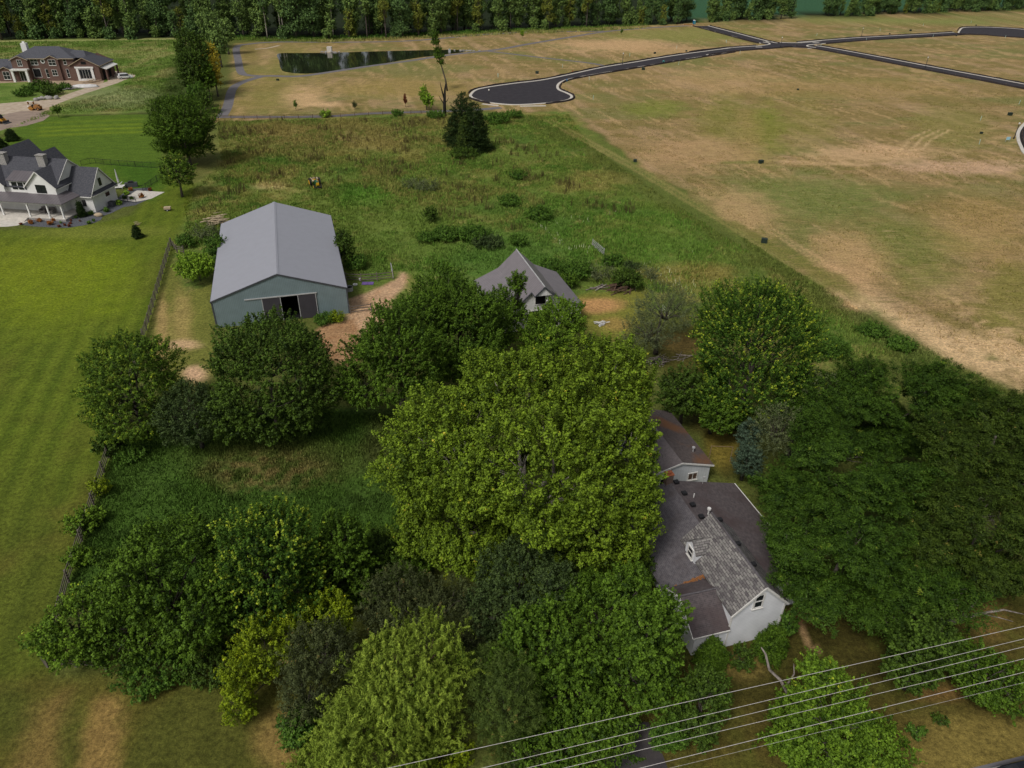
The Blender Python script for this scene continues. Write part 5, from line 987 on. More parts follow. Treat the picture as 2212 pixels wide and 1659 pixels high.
tree('sapling', 'small round sapling on the lawn edge', T_, [(122, 236, 9, 8, 1.2)], 'maple', scale=1.4, trunk=.06)
for (x, y, rx, ry, c, lb) in ((638, 225, 4, 9, 'shrub', 'thin green sapling left of the others by the path'), (766, 226, 3, 6, 'plum', 'thin olive sapling in the middle by the path'), (875, 215, 3.5, 11, 'red', 'thin rust-red sapling by the path'), (1128, 72, 4, 7, 'bright', 'little tree by the far trail under the woods'), (1343, 67, 3, 6, 'shrub', 'tiny dark sapling by the far trail junction')):
    tree('sapling', lb, T_, [(x, y, rx, ry, .4)], c, scale=1.3, trunk=.05)
# thin leaning tree and charred snag by the cedars
def snags():
    B = at(966, 196); f = lambda x, y: FPX
    t = thing('thin_tree', 'tall thin leaning tree with sparse leaves behind the cedars', T_, (B.x, B.y, 0)); k = depth(B) / FPX / .85
    pts = [(0, 0, 0), (-.4, 0, 3.2), (-1.6, .2, 7.5), (-3.1, .2, 12), (-3.6, .2, 17.6)]; b = MB(); b.tube(pts, [.32, .26, .2, .12, .05], 7); b.build('trunk', 'bark', t, True)
    rng = np.random.default_rng(3); subs = [((-1.6, 0, 9.0), 1.4, 1.2), ((-2.4, 0, 10.8), 2.2, 1.2), ((-2.9, 0, 12.6), 1.5, 1.4), ((-3.3, .1, 15.0), 1.7, 1.5), ((-3.6, .1, 17.0), 1.5, 1.4)]
    V, F, T, tp = make_crown(subs, 'maple', rng, 1.5); np_mesh('crown', V, F, 'lf_maple', t, attr={'tone': T})
    B = at(961, 250); t = thing('dead_snag', 'black charred broken trunk beside the cedars', T_, (B.x, B.y, 0)); b = MB()
    b.tube([(0, 0, 0), (0, 0, 3), (.1, 0, 5), (.3, 0, 7.5), (.7, 0, 9.6)], [.5, .45, .38, .25, .1], 8); b.tube([(0, 0, 4.6), (-.6, 0, 7), (-1.1, 0, 9.3)], [.3, .18, .06], 6); b.tube([(0, 0, 3.0), (-1, 0, 4.6), (-1.6, 0, 5.6)], [.2, .12, .04], 6); b.tube([(0, 0, 3.4), (.8, 0, 4.2), (1.3, 0, 5.1)], [.16, .1, .04], 6)
    b.build('trunk', 'bark_black', t, True)
snags()
# ---------------------------------------------------------------- woods: individual trees, a few models copied
def wood_model(sp, h, r, seed, bare):
    rng = np.random.default_rng(seed); subs = []; n = rng.integers(3, 6); lo = h * bare
    for i in range(n):
        f = (i + .5) / n; z = lo + (h - lo) * f; rr = r * (1 - .45 * abs(f - .4) * 1.6) * rng.uniform(.75, 1.05); subs.append(((rng.uniform(-.35, .35) * r, rng.uniform(-.35, .35) * r, min(z, h - rr * .5)), rr, (h - lo) / n * .85))
    V, F, T, tips = make_crown(subs, sp, rng, 1.)
    t = thing('woodland_tree', 'x', T_, (0, 0, 0)); np_mesh('crown', V, F, SP[sp]['m'], t, attr={'tone': T}); limbs(tips, h * .92, .32 if bare > .2 else .4, rng, 7, fork=max(.35, bare)).build('trunk', 'bark_pale' if bare > .44 else 'bark', t, True); return t
WK = [('dark', 'wood1', 25, 5.2, .04), ('dark', 'wood1', 28, 6, .08), ('dark', 'wood1', 24, 5.5, .02), ('mid', 'wood2', 27, 5, .1), ('mid', 'wood2', 25, 4.6, .06), ('thin', 'wood2', 27, 3.4, .45), ('thin', 'wood1', 29, 3.6, .5), ('thin', 'wood2', 26, 3.2, .42), ('yellow', 'wood3', 26, 4.4, .3), ('yellow', 'wood3', 25, 4, .12), ('low', 'wood1', 13, 4.6, .0), ('low', 'wood2', 12, 4.4, .0), ('low', 'wood3', 11, 3.6, .02), ('bush', 'wood2', 5, 3.2, .0), ('bush', 'wood1', 4.5, 3.0, .0)]
WM = {}
for i, q in enumerate(WK): WM.setdefault(q[0], []).append(wood_model(*q[1:4], 500 + i, q[4]))
used = set()
ADJ = dict(dark='dense dark green', mid='mid green', thin='slender tall', yellow='yellowing', low='low dark', bush='low bushy')
SEEN = {}
def put_wood(kind, x, y, where, sc, spot=''):
    global used
    m = random.choice(WM[kind]); lb = ADJ[kind] + ' tree ' + (spot or where)
    SEEN[lb] = SEEN.get(lb, 0) + 1; lb += ('', '', ', second along', ', third along', ', fourth along', ', fifth along', ', sixth along', ', seventh along', ', eighth along', ', ninth along', ', tenth along', ', eleventh along', ', twelfth along', ', thirteenth along', ', fourteenth along', ', fifteenth along')[min(SEEN[lb], 15)]
    if m.name not in used: used.add(m.name); o = m; o.location = (x, y, 0); o.rotation_euler = (0, 0, random.uniform(0, 6.28)); o.scale = (sc, sc, sc)
    else: o = dup(m, (x, y, 0), random.uniform(0, 6.28), scale=sc)
    o['label'] = lb; o['group'] = ('trees' + where).replace('trees', 'trees '); return o
random.seed(11)
edge = [np.array(at(x, y)[:2]) for x, y in WOODS_EDGE]
def walk(P, step, jit):
    out = []; acc = 0
    for a, b in zip(P[:-1], P[1:]):
        L = np.linalg.norm(b - a); d = (b - a) / L; s = acc
        while s < L: out.append((a + d * s, np.array([-d[1], d[0]]))); s += step * random.uniform(1 - jit, 1 + jit)
        acc = s - L
    return out
def px_of(x, y):
    d = y * math.cos(PITCH) + CAMH * math.sin(PITCH); v = -(y * math.sin(PITCH) - CAMH * math.cos(PITCH)) / d * FPX; u = x / d * FPX
    return CXI + u * math.cos(ROLL) - v * math.sin(ROLL), CYI + u * math.sin(ROLL) + v * math.cos(ROLL)
SPOTS = [(30, 'above the brick house chimney'), (110, 'above the brick house ridge'), (190, 'above the brick house garage'), (290, 'above the white estate car'), (380, 'left of the hedgerow end'), (470, 'at the hedgerow end'), (560, 'above the trail bend'), (640, 'above the pond left end'), (700, 'left of the pond outlet'), (760, 'right of the pond outlet'), (850, 'above the pond middle'), (930, 'left of the thin leaning tree top'), (1010, 'right of the thin leaning tree top'), (1100, 'above the pond narrow end'), (1200, 'above the far trail'), (1300, 'left of the far trail junction'), (1400, 'right of the far trail junction'), (1488, 'left of the blue toilet'), (1570, 'right of the field gap'), (1640, 'above the far street'), (1704, 'left of the crop field gap'), (1870, 'right of the crop field gap'), (1980, 'above the far street lamp'), (2080, 'left of the far cul-de-sac'), (9999, 'above the far cul-de-sac')]
def spot_of(px): return next(s for q, s in SPOTS if px < q)
def ground_where(px):
    return 'on the woods edge behind the brick house' if px < 470 else 'in the woods beyond the pond' if px < 1050 else 'in the woods beyond the far trail' if px < 1480 else 'in the tree line behind the far streets' if px < 1785 else 'in the tree line above the far cul-de-sac'
for row, (off, step) in enumerate([(2.5, 8.2), (10, 8.5), (18, 9), (27, 9.5)]):
    for p, nrm in walk(edge, step, .3):
        q = p + nrm * (off + random.uniform(-4, 4)); px, py = px_of(*q)
        if px < -140 or px > 2360: continue
        if row == 3 and px > 900: continue
        gap = 1488 < px < 1524 or 1710 < px < 1776 or (row >= 2 and px > 2230)
        if gap: continue
        wh = ground_where(px)
        if px < 470: k = random.choice(['dark', 'dark', 'low', 'mid', 'yellow', 'mid'] if row < 2 else ['dark', 'dark', 'mid'])
        elif px < 1300: k = random.choice(['thin', 'thin', 'yellow', 'mid', 'low', 'mid', 'yellow', 'dark'] if row == 0 else ['thin', 'dark', 'mid', 'mid'] if row == 1 else ['dark', 'dark', 'mid'])
        elif px < 1480: k = random.choice(['dark', 'mid', 'low', 'dark'])
        else: k = random.choice(['dark', 'dark', 'mid', 'low'] if row == 0 else ['dark', 'mid', 'dark'])
        sc = random.uniform(.74, 1.16) * (1 if px < 1350 else .8 if px < 1700 else .68)
        put_wood(k, q[0], q[1], wh, sc, spot_of(px) + (', front row', ', second row', ', third row', ', back row')[row])
        if row == 0 and random.random() < .5: put_wood('bush', q[0] + random.uniform(-3, 3), q[1] - random.uniform(.5, 3) * nrm[1], wh, random.uniform(.7, 1.2), spot_of(px) + ', at the foot')
for k, l in WM.items():
    for m in l:
        if m.name not in used:
            for c in list(m.children): bpy.data.objects.remove(c)
            bpy.data.objects.remove(m)
# ---------------------------------------------------------------- understory and bushes
def bush(label, x, y, rx, ry, sp='shrub', clear=0., scale=1., name='bush', group=None):
    return tree(name, label, 'bush', [(x, y, rx, ry, clear)], sp, group=group, scale=scale, trunk=.05, nmax=4)
for q in [('dark brambly bush left end of the meadow thicket', 965, 503, 38, 15, 'shrub', 1.4), ('low wide bush in the middle of the meadow thicket', 1020, 503, 42, 16, 'shrub', 1.5), ('pale-leaved bush in the meadow thicket', 1055, 522, 34, 11, 'dkgray', 1.5),
          ('round meadow bush above the small barn roof', 1120, 518, 22, 12, 'shrub', 1.4), ('small bush at the left of the thicket', 920, 512, 22, 12, 'shrub', 1.4), ('big-leaved low mound of green beside the pole barn', 425, 575, 48, 34, 'bright', 1.0), ('bright bush behind the leafy mound', 470, 540, 26, 36, 'shrub', 1.3),
          ('scraggly bush at the barn left rear corner', 445, 500, 34, 20, 'gray', 1.5), ('low pale bush by the fence corner post', 400, 520, 22, 14, 'shrub', 1.3), ('dark round shrub against the right side of the pole barn', 743, 535, 24, 38, 'mapled', 1.0), ('green weeds beside the barn side shrub', 772, 565, 26, 16, 'shrub', 1.3),
          ('bush in front of the barn door at the right', 700, 688, 26, 10, 'shrub', 1.0), ('yellowish bush before the barn right corner', 728, 684, 16, 12, 'yel', 1.0), ('thick bush at the left end of the hedge behind the small barn', 1195, 572, 34, 16, 'shrub', 1.3), ('mid bush of the hedge behind the small barn', 1250, 580, 38, 22, 'shrub', 1.3),
          ('brownish bush in the hedge behind the small barn', 1300, 590, 34, 20, 'gray', 1.5), ('dark bush at the right end of the brush wall', 1350, 600, 30, 20, 'shrubd', 1.3), ('fresh green bush by the metal gate', 1325, 560, 26, 14, 'shrub', 1.3), ('leafy bush left of the cut timber', 1230, 605, 22, 16, 'maple', 1.1),
          ('tall dark bush on the timber end', 1375, 608, 14, 20, 'shrubd', 1.1), ('weedy shrub in front of the thin silvery tree', 1400, 590, 26, 14, 'gray', 1.3), ('green mound beside the broken tree fence line', 1365, 575, 20, 10, 'dkgray', 1.3),
          ('leafy bush beside the path fence near the middle', 705, 246, 14, 6, 'bright', 1.7), ('bush on the path fence right of centre', 858, 243, 14, 6, 'shrub', 1.7), ('low bush left of the charred snag', 940, 248, 22, 7, 'shrub', 1.7), ('low greenery in front of the walk slab', 1110, 246, 22, 4, 'shrub', 1.5), ('low weeds right of the cedars', 1075, 255, 30, 9, 'shrub', 1.8),
          ('grey-stemmed bush in the meadow centre', 920, 400, 30, 14, 'gray', 1.7), ('pale flowering weed clump in the meadow', 890, 395, 26, 10, 'gray', 1.7), ('dark weed clump above the meadow thicket', 930, 462, 16, 16, 'shrubd', 1.5), ('green mound near the field edge track', 1100, 432, 28, 8, 'shrub', 1.6), ('low green mound nearest the field edge', 1165, 460, 34, 10, 'shrub', 1.6), ('green mound by the cedar foot', 1120, 378, 22, 7, 'shrub', 1.7), ('shady weeds at the cedar foot', 1000, 330, 30, 8, 'shrubd', 1.6),
          ('yellowing shrub on the wooden fence', 214, 1052, 20, 20, 'yel', 1.0), ('leafy shrub over the wooden fence, larger one', 183, 1122, 44, 30, 'mapleb', 1.0), ('leafy shrub over the wooden fence, lower one', 165, 1205, 30, 24, 'mapleb', 1.0), ('weedy shrub beside the fence in the pasture', 285, 980, 34, 16, 'shrub', 1.0),
          ('low shrub under the gable wall of the old house', 1600, 1420, 34, 13, 'shrubd', .9), ('vine shrub at the old house right corner', 1705, 1345, 18, 34, 'shrub', 1.0), ('small shrub on the verge at the bottom right', 1980, 1580, 20, 14, 'shrub', 1.0), ('bushy weeds on the verge behind the lone shrub', 2030, 1555, 16, 10, 'shrubd', .9),
          ('dark shrub between the sycamore and the pasture', 830, 1190, 60, 50, 'shrubd', 1.1), ('undergrowth below the yellow shrub tree', 640, 1590, 34, 36, 'shrub', 1.0), ('shrub under the cypress at the bottom edge', 960, 1640, 60, 40, 'yel', 1.1), ('shaded thicket under the sycamore left side', 880, 1230, 60, 50, 'maple', 1.0), ('undergrowth beside the driveway', 1440, 1590, 40, 40, 'shrub', 1.0), ('dark undergrowth between the plums and the domed tree', 1030, 1400, 60, 50, 'shrubd', 1.1), ('undergrowth left of the wide plum', 790, 1260, 60, 50, 'maple', 1.0), ('dark growth behind the pale-tipped maple', 700, 1260, 60, 50, 'shrubd', 1.1), ('shaded shrub at the old house porch', 1385, 1230, 34, 40, 'shrubd', 1.0),
          ('shaded bush at the left of the olive-topped tree', 230, 960, 30, 24, 'mapled', 1.0), ('undergrowth between the deep green maple and the pale-tipped one', 470, 1430, 70, 26, 'shrubd', 1.0), ('low growth at the thicket foot', 340, 1440, 80, 22, 'shrub', 1.0), ('green brush where the field edge meets the locusts', 1885, 712, 34, 10, 'shrub', 1.2), ('brush along the sandy field edge', 1945, 742, 34, 10, 'shrub', 1.2), ('rough brush between the round maple and the locusts', 1800, 750, 40, 24, 'shrub', 1.2)]:
    bush(q[0], *q[1:5], sp=q[5], scale=q[6])
for i, (x, y, r, s, l) in enumerate([(340, 820, 12, 'orange', 'rusty orange shrub nearest the porch steps'), (45 + 0, 0, 0, '', '')]):
    pass
def fx(u, v): q = zF(u, v); return q
for u, v, r, s, l in [(405, 1180, 26, 'orange', 'large rusty orange shrub by the porch steps'), (520, 1155, 22, 'orange', 'rusty orange shrub second from the porch steps'), (665, 1190, 30, 'orange', 'largest rusty orange shrub in the porch bed'), (710, 1150, 18, 'orange', 'small orange shrub behind the largest one'), (280, 1205, 12, 'red', 'tiny dark red shrub at the walk edge'),
                      (785, 1235, 13, 'red', 'dark red mound at the porch bed front'), (860, 1218, 12, 'red', 'dark red mound right of the first'), (915, 1228, 14, 'red', 'third dark red mound along the bed edge'), (935, 1195, 12, 'red', 'dark red mound behind the third'), (945, 1160, 9, 'red', 'small red mound beneath the porch corner'), (1060, 1168, 8, 'red', 'lone small red mound in the gravel'), (1010, 1122, 10, 'shrub', 'tiny green mound in the gravel by the porch'), (805, 1190, 9, 'shrub', 'tiny green mound between the red ones'), (1185, 1192, 12, 'shrub', 'flat green mound near the boulder'), (1245, 1165, 10, 'shrub', 'small green mound behind the boulder front'),
                      (1205, 1060, 26, 'shrub', 'round green shrub under the side window'), (1410, 1020, 28, 'shrub', 'wide green shrub on the end wall'), (1575, 925, 24, 'bright', 'bright green shrub beside the air conditioner'), (1660, 850, 24, 'shrubd', 'dark shrub on the patio fence'), (1750, 865, 12, 'shrubd', 'small dark conifer-like shrub by the patio'), (1735, 745, 22, 'orange', 'orange shrub on the patio edge'), (1870, 830, 34, 'orange', 'large orange-brown shrub at the bed end'), (1990, 745, 22, 'red', 'red shrub at the far corner of the bed'), (1680, 800, 16, 'bright', 'light green tuft by the patio')]:
    x, y = zF(u, v); bush(l, x, y, r * .163, r * .13, sp=s, scale=1.25 if s in ('orange', 'red') else 1.2, name='garden_shrub', group='shrubs around the white farmhouse')
# weeds near the brick house
for x, y, rx, ry, l in ((72, 190, 20, 6, 'scrubby weeds left on the brick house mound'), (110, 196, 24, 8, 'dark scrub in the middle of the brick house mound'), (90, 182, 22, 5, 'weed strip before the brick house wall'), (50, 200, 20, 6, 'low scrub nearest the orange machine'), (140, 186, 16, 5, 'weeds by the white tarp')): bush(l, x, y, rx, ry, 'shrubd' if rx > 20 else 'shrub', scale=2.2)
# ---------------------------------------------------------------- beds, paving by the farmhouse
sheet('gravel_bed', [zF(*q) for q in ((385, 1120), (250, 1210), (420, 1235), (700, 1250), (900, 1255), (1100, 1225), (1250, 1190), (1340, 1150), (1365, 1100), (1480, 1060), (1640, 980), (1800, 955), (1960, 880), (2020, 830), (2050, 790), (1980, 720), (1700, 740), (1560, 860), (1285, 1045), (1050, 1045), (880, 1140))], 'gravel', .018)
sheet('front_walk', [zF(*q) for q in ((-400, 1150), (400, 1150), (330, 1190), (230, 1225), (100, 1240), (-400, 1250))], 'concrete', .022)
sheet('patio', [LM(2.9, 12.6), LM(7.2, 11.2), LM(9.5, 15.5), LM(8, 19), LM(3, 19)] and [(LM(2.9, 12.9).x, LM(2.9, 12.9).y), (LM(6.6, 12.2).x, LM(6.6, 12.2).y), (LM(8.6, 14.5).x, LM(8.6, 14.5).y), (LM(9, 19).x, LM(9, 19).y), (LM(2.9, 19).x, LM(2.9, 19).y)], 'concrete', .026, world=True)
P = at(*zF(1312, 1102)); t = MB().blob((0, 0, .3), .85, .5, .4, 3, 10, 6, .1).build('boulder', 'tan', None, True); t.location = P; tag(t, 'smooth tan boulder in the gravel bed at the end wall', 'boulder')
P = at(*zF(1495, 965)); t = thing('air_conditioner', 'dark square air conditioner against the farmhouse end wall', 'air conditioner', P, R_(-6)); MB().box(-.5, .5, -.5, .5, 0, .95).build('casing', 'dark_trim', t); MB().disc((0, 0, .97), (0, 0, 1), .4, .04).build('fan_grille', 'black', t)
P = at(*zF(1590, 712)); t = thing('patio_umbrella', 'closed pale pink patio umbrella standing by the farmhouse', 'umbrella', P); b = MB(); b.tube([(0, 0, 0), (0, 0, 3.6)], .03, 6); b.build('pole', 'metal_light', t); b = MB(); b.tube([(0, 0, 1.0), (-.02, 0, 2.2), (-.05, 0, 3.75)], [.22, .18, .05], 8); b.build('canopy', 'tarp', t); MB().disc((0, 0, .05), (0, 0, 1), .35, .1).build('base', 'concrete', t)
for i, (u, v, a, l) in enumerate(((1560, 700, .3, 'white lounger nearest the closed umbrella'), (1640, 712, .25, 'white lounger right of the umbrella'), (1600, 735, .3, 'white lounger in front of the umbrella'))):
    P = at(*zF(u, v)); t = thing('lounger', l, 'lounger', P, a, 'loungers on the patio'); MB().box(-1, .45, -.33, .33, .28, .4).build('seat', 'white_plain', t)
    b = MB(); b.prism([(.45, -.33, .3), (.45, .33, .3), (1.05, .33, .75), (1.05, -.33, .75)], (0, 0, .1)); b.build('backrest', 'white_plain', t)
    for x in (-.9, .35): b = MB(); b.box(x, x + .07, -.3, .3, 0, .28); b.build('leg', 'metal_light', t)
for u, v, l in ((585, 1050, 'cushioned armchair left on the porch'), (690, 1055, 'cushioned armchair right on the porch')):
    P = at(*zF(u, v), .5); t = thing('armchair', l, 'armchair', P, R_(-6), 'armchairs on the farmhouse porch'); MB().box(-.5, .5, -.45, .45, .1, .5).build('seat', 'cushion', t); MB().box(-.5, .5, .3, .5, .5, 1.0).build('backrest', 'cushion', t)
    for s in (-1, 1): MB().box(s * .5 - .08, s * .5 + .08, -.45, .5, .1, .72).build('armrest', 'cushion', t)
P = at(*zF(1750, 712)); t = thing('outdoor_kitchen', 'dark box-like grill counter at the patio edge', 'grill', P, .35); MB().box(-1.2, 1.2, -.4, .4, 0, .95).build('counter', 'dark_trim', t); MB().box(-.5, .5, -.35, .35, .95, 1.25).build('lid', 'black', t)
# ---------------------------------------------------------------- fences
def fence(name, label, pts, h, post_w, rails, mat_p, mat_r, step=2.6, rail_w=.04, rail_h=.13, cat='fence', world=False, wob=.03, close=False):
    P = [Vector((p[0], p[1], 0)) if world else at(*p) for p in pts]; o = P[0]
    t = thing(name, label, cat, o); rg = random.Random(len(label)); stops = []
    for a, b in zip(P[:-1], P[1:]):
        n = max(1, round((b - a).length / step)); stops += [a + (b - a) * i / n - o for i in range(n)]
    stops.append(P[-1] - o); me = None
    for i, s in enumerate(stops):
        if me is None: pb = MB().box(-post_w / 2, post_w / 2, -post_w / 2, post_w / 2, 0, h).build('post', mat_p, t); me = pb.data
        else: pb = bpy.data.objects.new('post', me); COL.objects.link(pb); pb.parent = t
        pb.location = s; pb.rotation_euler = (rg.gauss(0, wob), rg.gauss(0, wob), math.atan2((P[-1] - P[0]).y, (P[-1] - P[0]).x))
    for z in rails:
        b = MB()
        for s, e in zip(stops[:-1], stops[1:]): b.beam(s + Vector((0, 0, z + rg.gauss(0, wob * .6))), e + Vector((0, 0, z + rg.gauss(0, wob * .6))), rail_w, rail_h)
        b.build('rail', mat_r, t)
    return t
fence('wooden_fence', 'long weathered grey plank fence along the lawn, half hidden by trees', [(370, 531), (322, 696), (245, 958), (150, 1258), (103, 1440)], 1.45, .15, (.3, .62, .94, 1.26), 'wood_grey', 'wood_grey', 2.5)
fence('wooden_fence', 'short plank fence stub at the top corner post', [(371, 530), (383, 546), (398, 548)], 1.4, .15, (.35, .75, 1.15), 'wood_grey', 'wood_grey', 2.4)
fence('wooden_fence', 'short grey fence corner showing under the light green maple', [(104, 1441), (165, 1440), (230, 1446)], 1.3, .15, (.35, .75, 1.1), 'wood_grey', 'wood_grey', 2.4)
fence('wooden_fence', 'plank corral fence right of the pole barn', [z5(1568, 722), z5(1680, 728), z5(1800, 722), z5(1917, 708)], 1.5, .15, (.4, .8, 1.25), 'wood_grey', 'wood_grey', 2.8)
t = fence('wooden_gate', 'low brown plank gate between barn corner and maple', [z5(1602, 962), z5(1757, 945)], 1.4, .14, (.35, .75, 1.15), 'wood_grey', 'wood_grey', 3, cat='gate'); 
fence('pole_gate', 'tall white pole gate standing at the corral fence end', [z5(1917, 708), z5(1905, 650)], 1.5, .1, (.5, 1.4), 'metal_light', 'metal_light', 5, .05, .06, cat='gate')
fence('metal_gate', 'open pale metal farm gate leaning in the meadow brush', [z6(1318, 245), z6(1412, 322)], 1.35, .07, (.2, .45, .7, .95, 1.25), 'metal_light', 'metal_light', 8, .05, .06, cat='gate')
fence('metal_gate', 'short pale gate piece behind the silvery tree', [z6(1895, 790), z6(1955, 845)], 1.2, .06, (.3, .7, 1.1), 'metal_light', 'metal_light', 8, .05, .05, cat='gate')
fence('split_rail_fence', 'long dark rail fence running beside the near trail', [z2(130, 848), z2(500, 845), z2(900, 838), z2(1200, 822), z2(1500, 812), z2(1720, 805)], 1.15, .13, (.35, .7, 1.02), 'wood_brown', 'wood_brown', 3.6, .05, .09)
fence('black_fence', 'thin black picket fence on the lawn behind the farmhouse', [zF(1085, 432), zF(1200, 405), zF(1270, 398), zF(1380, 415), zF(1480, 422), zF(1700, 438), zF(1900, 452), zF(2125, 465), zF(2160, 590), zF(2010, 690), zF(1940, 745), zF(1900, 770)], 1.3, .07, (.12, 1.2) + tuple(), 'black', 'black', 2.2, .03, .05, wob=.005)
fence('black_fence', 'short black fence at the farmhouse patio', [zF(1565, 890), zF(1640, 905), zF(1700, 915), zF(1810, 925)], 1.3, .07, (.12, .65, 1.2), 'black', 'black', 1.6, .03, .05, wob=.005)
def pickets(pts):        # thin balusters of the long black fence, one part
    P = [at(*p) for p in pts]; b = MB()
    for a, c in zip(P[:-1], P[1:]):
        n = int((c - a).length / .28)
        for i in range(n): q = a + (c - a) * i / n - P[0]; b.box(q.x - .015, q.x + .015, q.y - .015, q.y + .015, .1, 1.2)
    return b
bf = [o for o in COL.objects if o.name == 'black_fence'][0]
pickets([zF(1085, 432), zF(1200, 405), zF(1270, 398), zF(1380, 415), zF(1480, 422), zF(1700, 438), zF(1900, 452), zF(2125, 465), zF(2160, 590), zF(2010, 690), zF(1940, 745), zF(1900, 770)]).build('picket_infill', 'black', bf)
# ---------------------------------------------------------------- silt fences along the streets
def silt(label, C, h=.55):
    rg = random.Random(len(C)); C = [np.array(c) for c in C]; o = C[0]; b = MB(); n = len(C)
    # subdivide for a sagging top edge
    D = []
    for a, c in zip(C[:-1], C[1:]):
        k = max(1, int(np.linalg.norm(c - a) / 2.2)); D += [a + (c - a) * i / k for i in range(k)]
    D.append(C[-1]); A, B = offset(D, .04), offset(D, -.04 - .25); hh = [h * rg.uniform(.75, 1.15) for _ in D]; m = len(D)
    vs = [(p[0] - o[0], p[1] - o[1], hz) for p, hz in zip(A, hh)] + [(p[0] - o[0], p[1] - o[1], hz * .9) for p, hz in zip(offset(D, -.03), hh)] + [(p[0] - o[0], p[1] - o[1], 0) for p in offset(D, .35)] + [(p[0] - o[0], p[1] - o[1], 0) for p in offset(D, -.35)]
    b.add(vs, sum([[(i, i + 1, i + 1 + m, i + m), (i, i + 2 * m, i + 1 + 2 * m, i + 1), (i + m, i + 1 + m, i + 1 + 3 * m, i + 3 * m)] for i in range(m - 1)], []))
    t = thing('silt_fence', label, 'silt fence', (o[0], o[1], 0), 0, 'black silt fences along the streets'); b.build('fabric', 'silt', t)
    s = MB()
    for p in D[::2]: s.box(p[0] - o[0] - .03, p[0] - o[0] + .03, p[1] - o[1] - .03, p[1] - o[1] + .03, 0, h * 1.45)
    s.build('stakes', 'wood_tan', t)['kind'] = 'stuff'
silt('black silt fence behind the far kerb of the near cul-de-sac and its street', offset(cul, 1.1)[2:]); silt('black silt fence on the near side of the cul-de-sac street', offset(cul_b, 1.0)[:28]); silt('black silt fence round the right and lower edge of the cul-de-sac', offset(cul_b, .9)[28:56]); silt('short black silt fence at the left tip of the cul-de-sac', offset(cul_b, .9)[66:])
silt('black silt fence on the far side of the street to the blue toilet', offset(r_nw, 5.4)[:-4]); silt('black silt fence on the near side of the street to the blue toilet', offset(r_nw, -5.4)[:-6])
silt('black silt fence on the far side of the left street by the crossing', offset(r_w, 5.4)[:-6]); silt('black silt fence on the near side of the left street by the crossing', offset(r_w, -5.4)[:-2])
silt('black silt fence on the far side of the street to the far cul-de-sac', offset(r_e, 5.4)[4:]); silt('black silt fence on the near side of the street to the far cul-de-sac', offset(r_e, -5.4)[6:])
silt('black silt fence on the far side of the street leaving at the right', offset(r_se, 5.4)[6:]); silt('black silt fence on the near side of the street leaving at the right', offset(r_se, -5.4)[3:])
silt('black silt fence round the far cul-de-sac', offset(bulb, 1.2)[4:] + offset(bulb, 1.2)[:1]); silt('black silt fence at the right edge cul-de-sac', offset(eb, .9)[8:34])
# ---------------------------------------------------------------- street lamps
def lamp():
    t = thing('street_lamp', 'x', 'street lamp', (0, 0, 0), 0, 'black lamp posts along the new streets')
    b = MB(); b.tube([(0, 0, 0), (0, 0, .5), (0, 0, .55), (0, 0, 3.9)], [.2, .18, .11, .09], 8); b.build('pole', 'black', t, True)
    b = MB(); b.tube([(0, 0, 3.88), (0, 0, 4.05), (0, 0, 4.25), (0, 0, 4.4)], [.12, .24, .2, .06], 10); g = b.build('globe', 'globe', t, True); MB().tube([(0, 0, 4.4), (0, 0, 4.52)], [.14, .03], 8).build('finial', 'black', g)
    return t
L0 = lamp()
for i, (q, l) in enumerate(((z3(410, 765), 'in front of the near cul-de-sac'), (z3(1394, 475), 'beside the small walk slab by the left street'), (z4(550, 320), 'at the street crossing'), (z4(1101, 252), 'on the far cul-de-sac street'), (z4(1537, 465), 'beside the street leaving at the right'), (z4(2142, 948), 'by the right edge cul-de-sac'), (z4(2230, 130), 'beyond the far cul-de-sac'))):
    o = L0 if i == 0 else dup(L0); o.location = at(*q); o['label'] = 'black lamp post with white globe ' + l
# ---------------------------------------------------------------- utility pedestals, stakes, hydrants
def utility(q, l, s=1., m='green_box'):
    P = at(*q); t = thing('utility_box', 'dark ' + l if 'dark' not in l and m == 'green_box' else l, 'utility box', P, random.uniform(-.4, .4)); MB().box(-.55 * s, .55 * s, -.45 * s, .45 * s, .0, .8 * s).build('cabinet', m, t); MB().box(-.6 * s, .6 * s, -.5 * s, .5 * s, .8 * s, .87 * s).build('lid', m, t)
for q, l, s in ((z3(765, 543), 'green box left of the cul-de-sac street', 1.0), (z3(1548, 516), 'green box on the near side of the left street', 1.0), (z3(1633, 396), 'low box beyond the left street', .8), (z3(1865, 380), 'black box beyond the left street, farther one', .7), (z3(1581, 436), 'small black box at the silt fence', .6), (z4(1437, 212), 'green box beyond the street to the far cul-de-sac', .9), (z4(2115, 788), 'wide black box in the field near the right edge', 1.0), (z4(1920, 913), 'small green box in the field by the right edge', .6), (z4(415, 1115), 'square drain box in the field centre with a green streak', .9), (z4(668, 615), 'small drain box high in the field', .6), (z3(1487, 1193), 'drain box at the near field corner beside the meadow', .7), (z4(1750, 247), 'box before the far cul-de-sac', .6), (z4(1885, 175), 'box behind the far cul-de-sac', .6), (z4(1295, 233), 'small box on the far street verge', .6), (z2(553, 573), 'low drain box by the trail fork', .7), ((1650, 524), 'dark inlet box on the mown track by the field edge', .9), (z3(1325, 212), 'tiny box on the far trail', .6)):
    utility(q, l, s)
def stake(q, l=None, m='stake'):
    P = at(*q); t = MB(); t.box(-.06, .06, -.04, .04, 0, 1.35); o = t.build('marker_post', m); o.location = P; o.rotation_euler = (random.gauss(0, .05), random.gauss(0, .12), 0)
    tag(o, l or 'thin pale green marker post standing in the brown field', 'marker post', 'pale green marker posts')
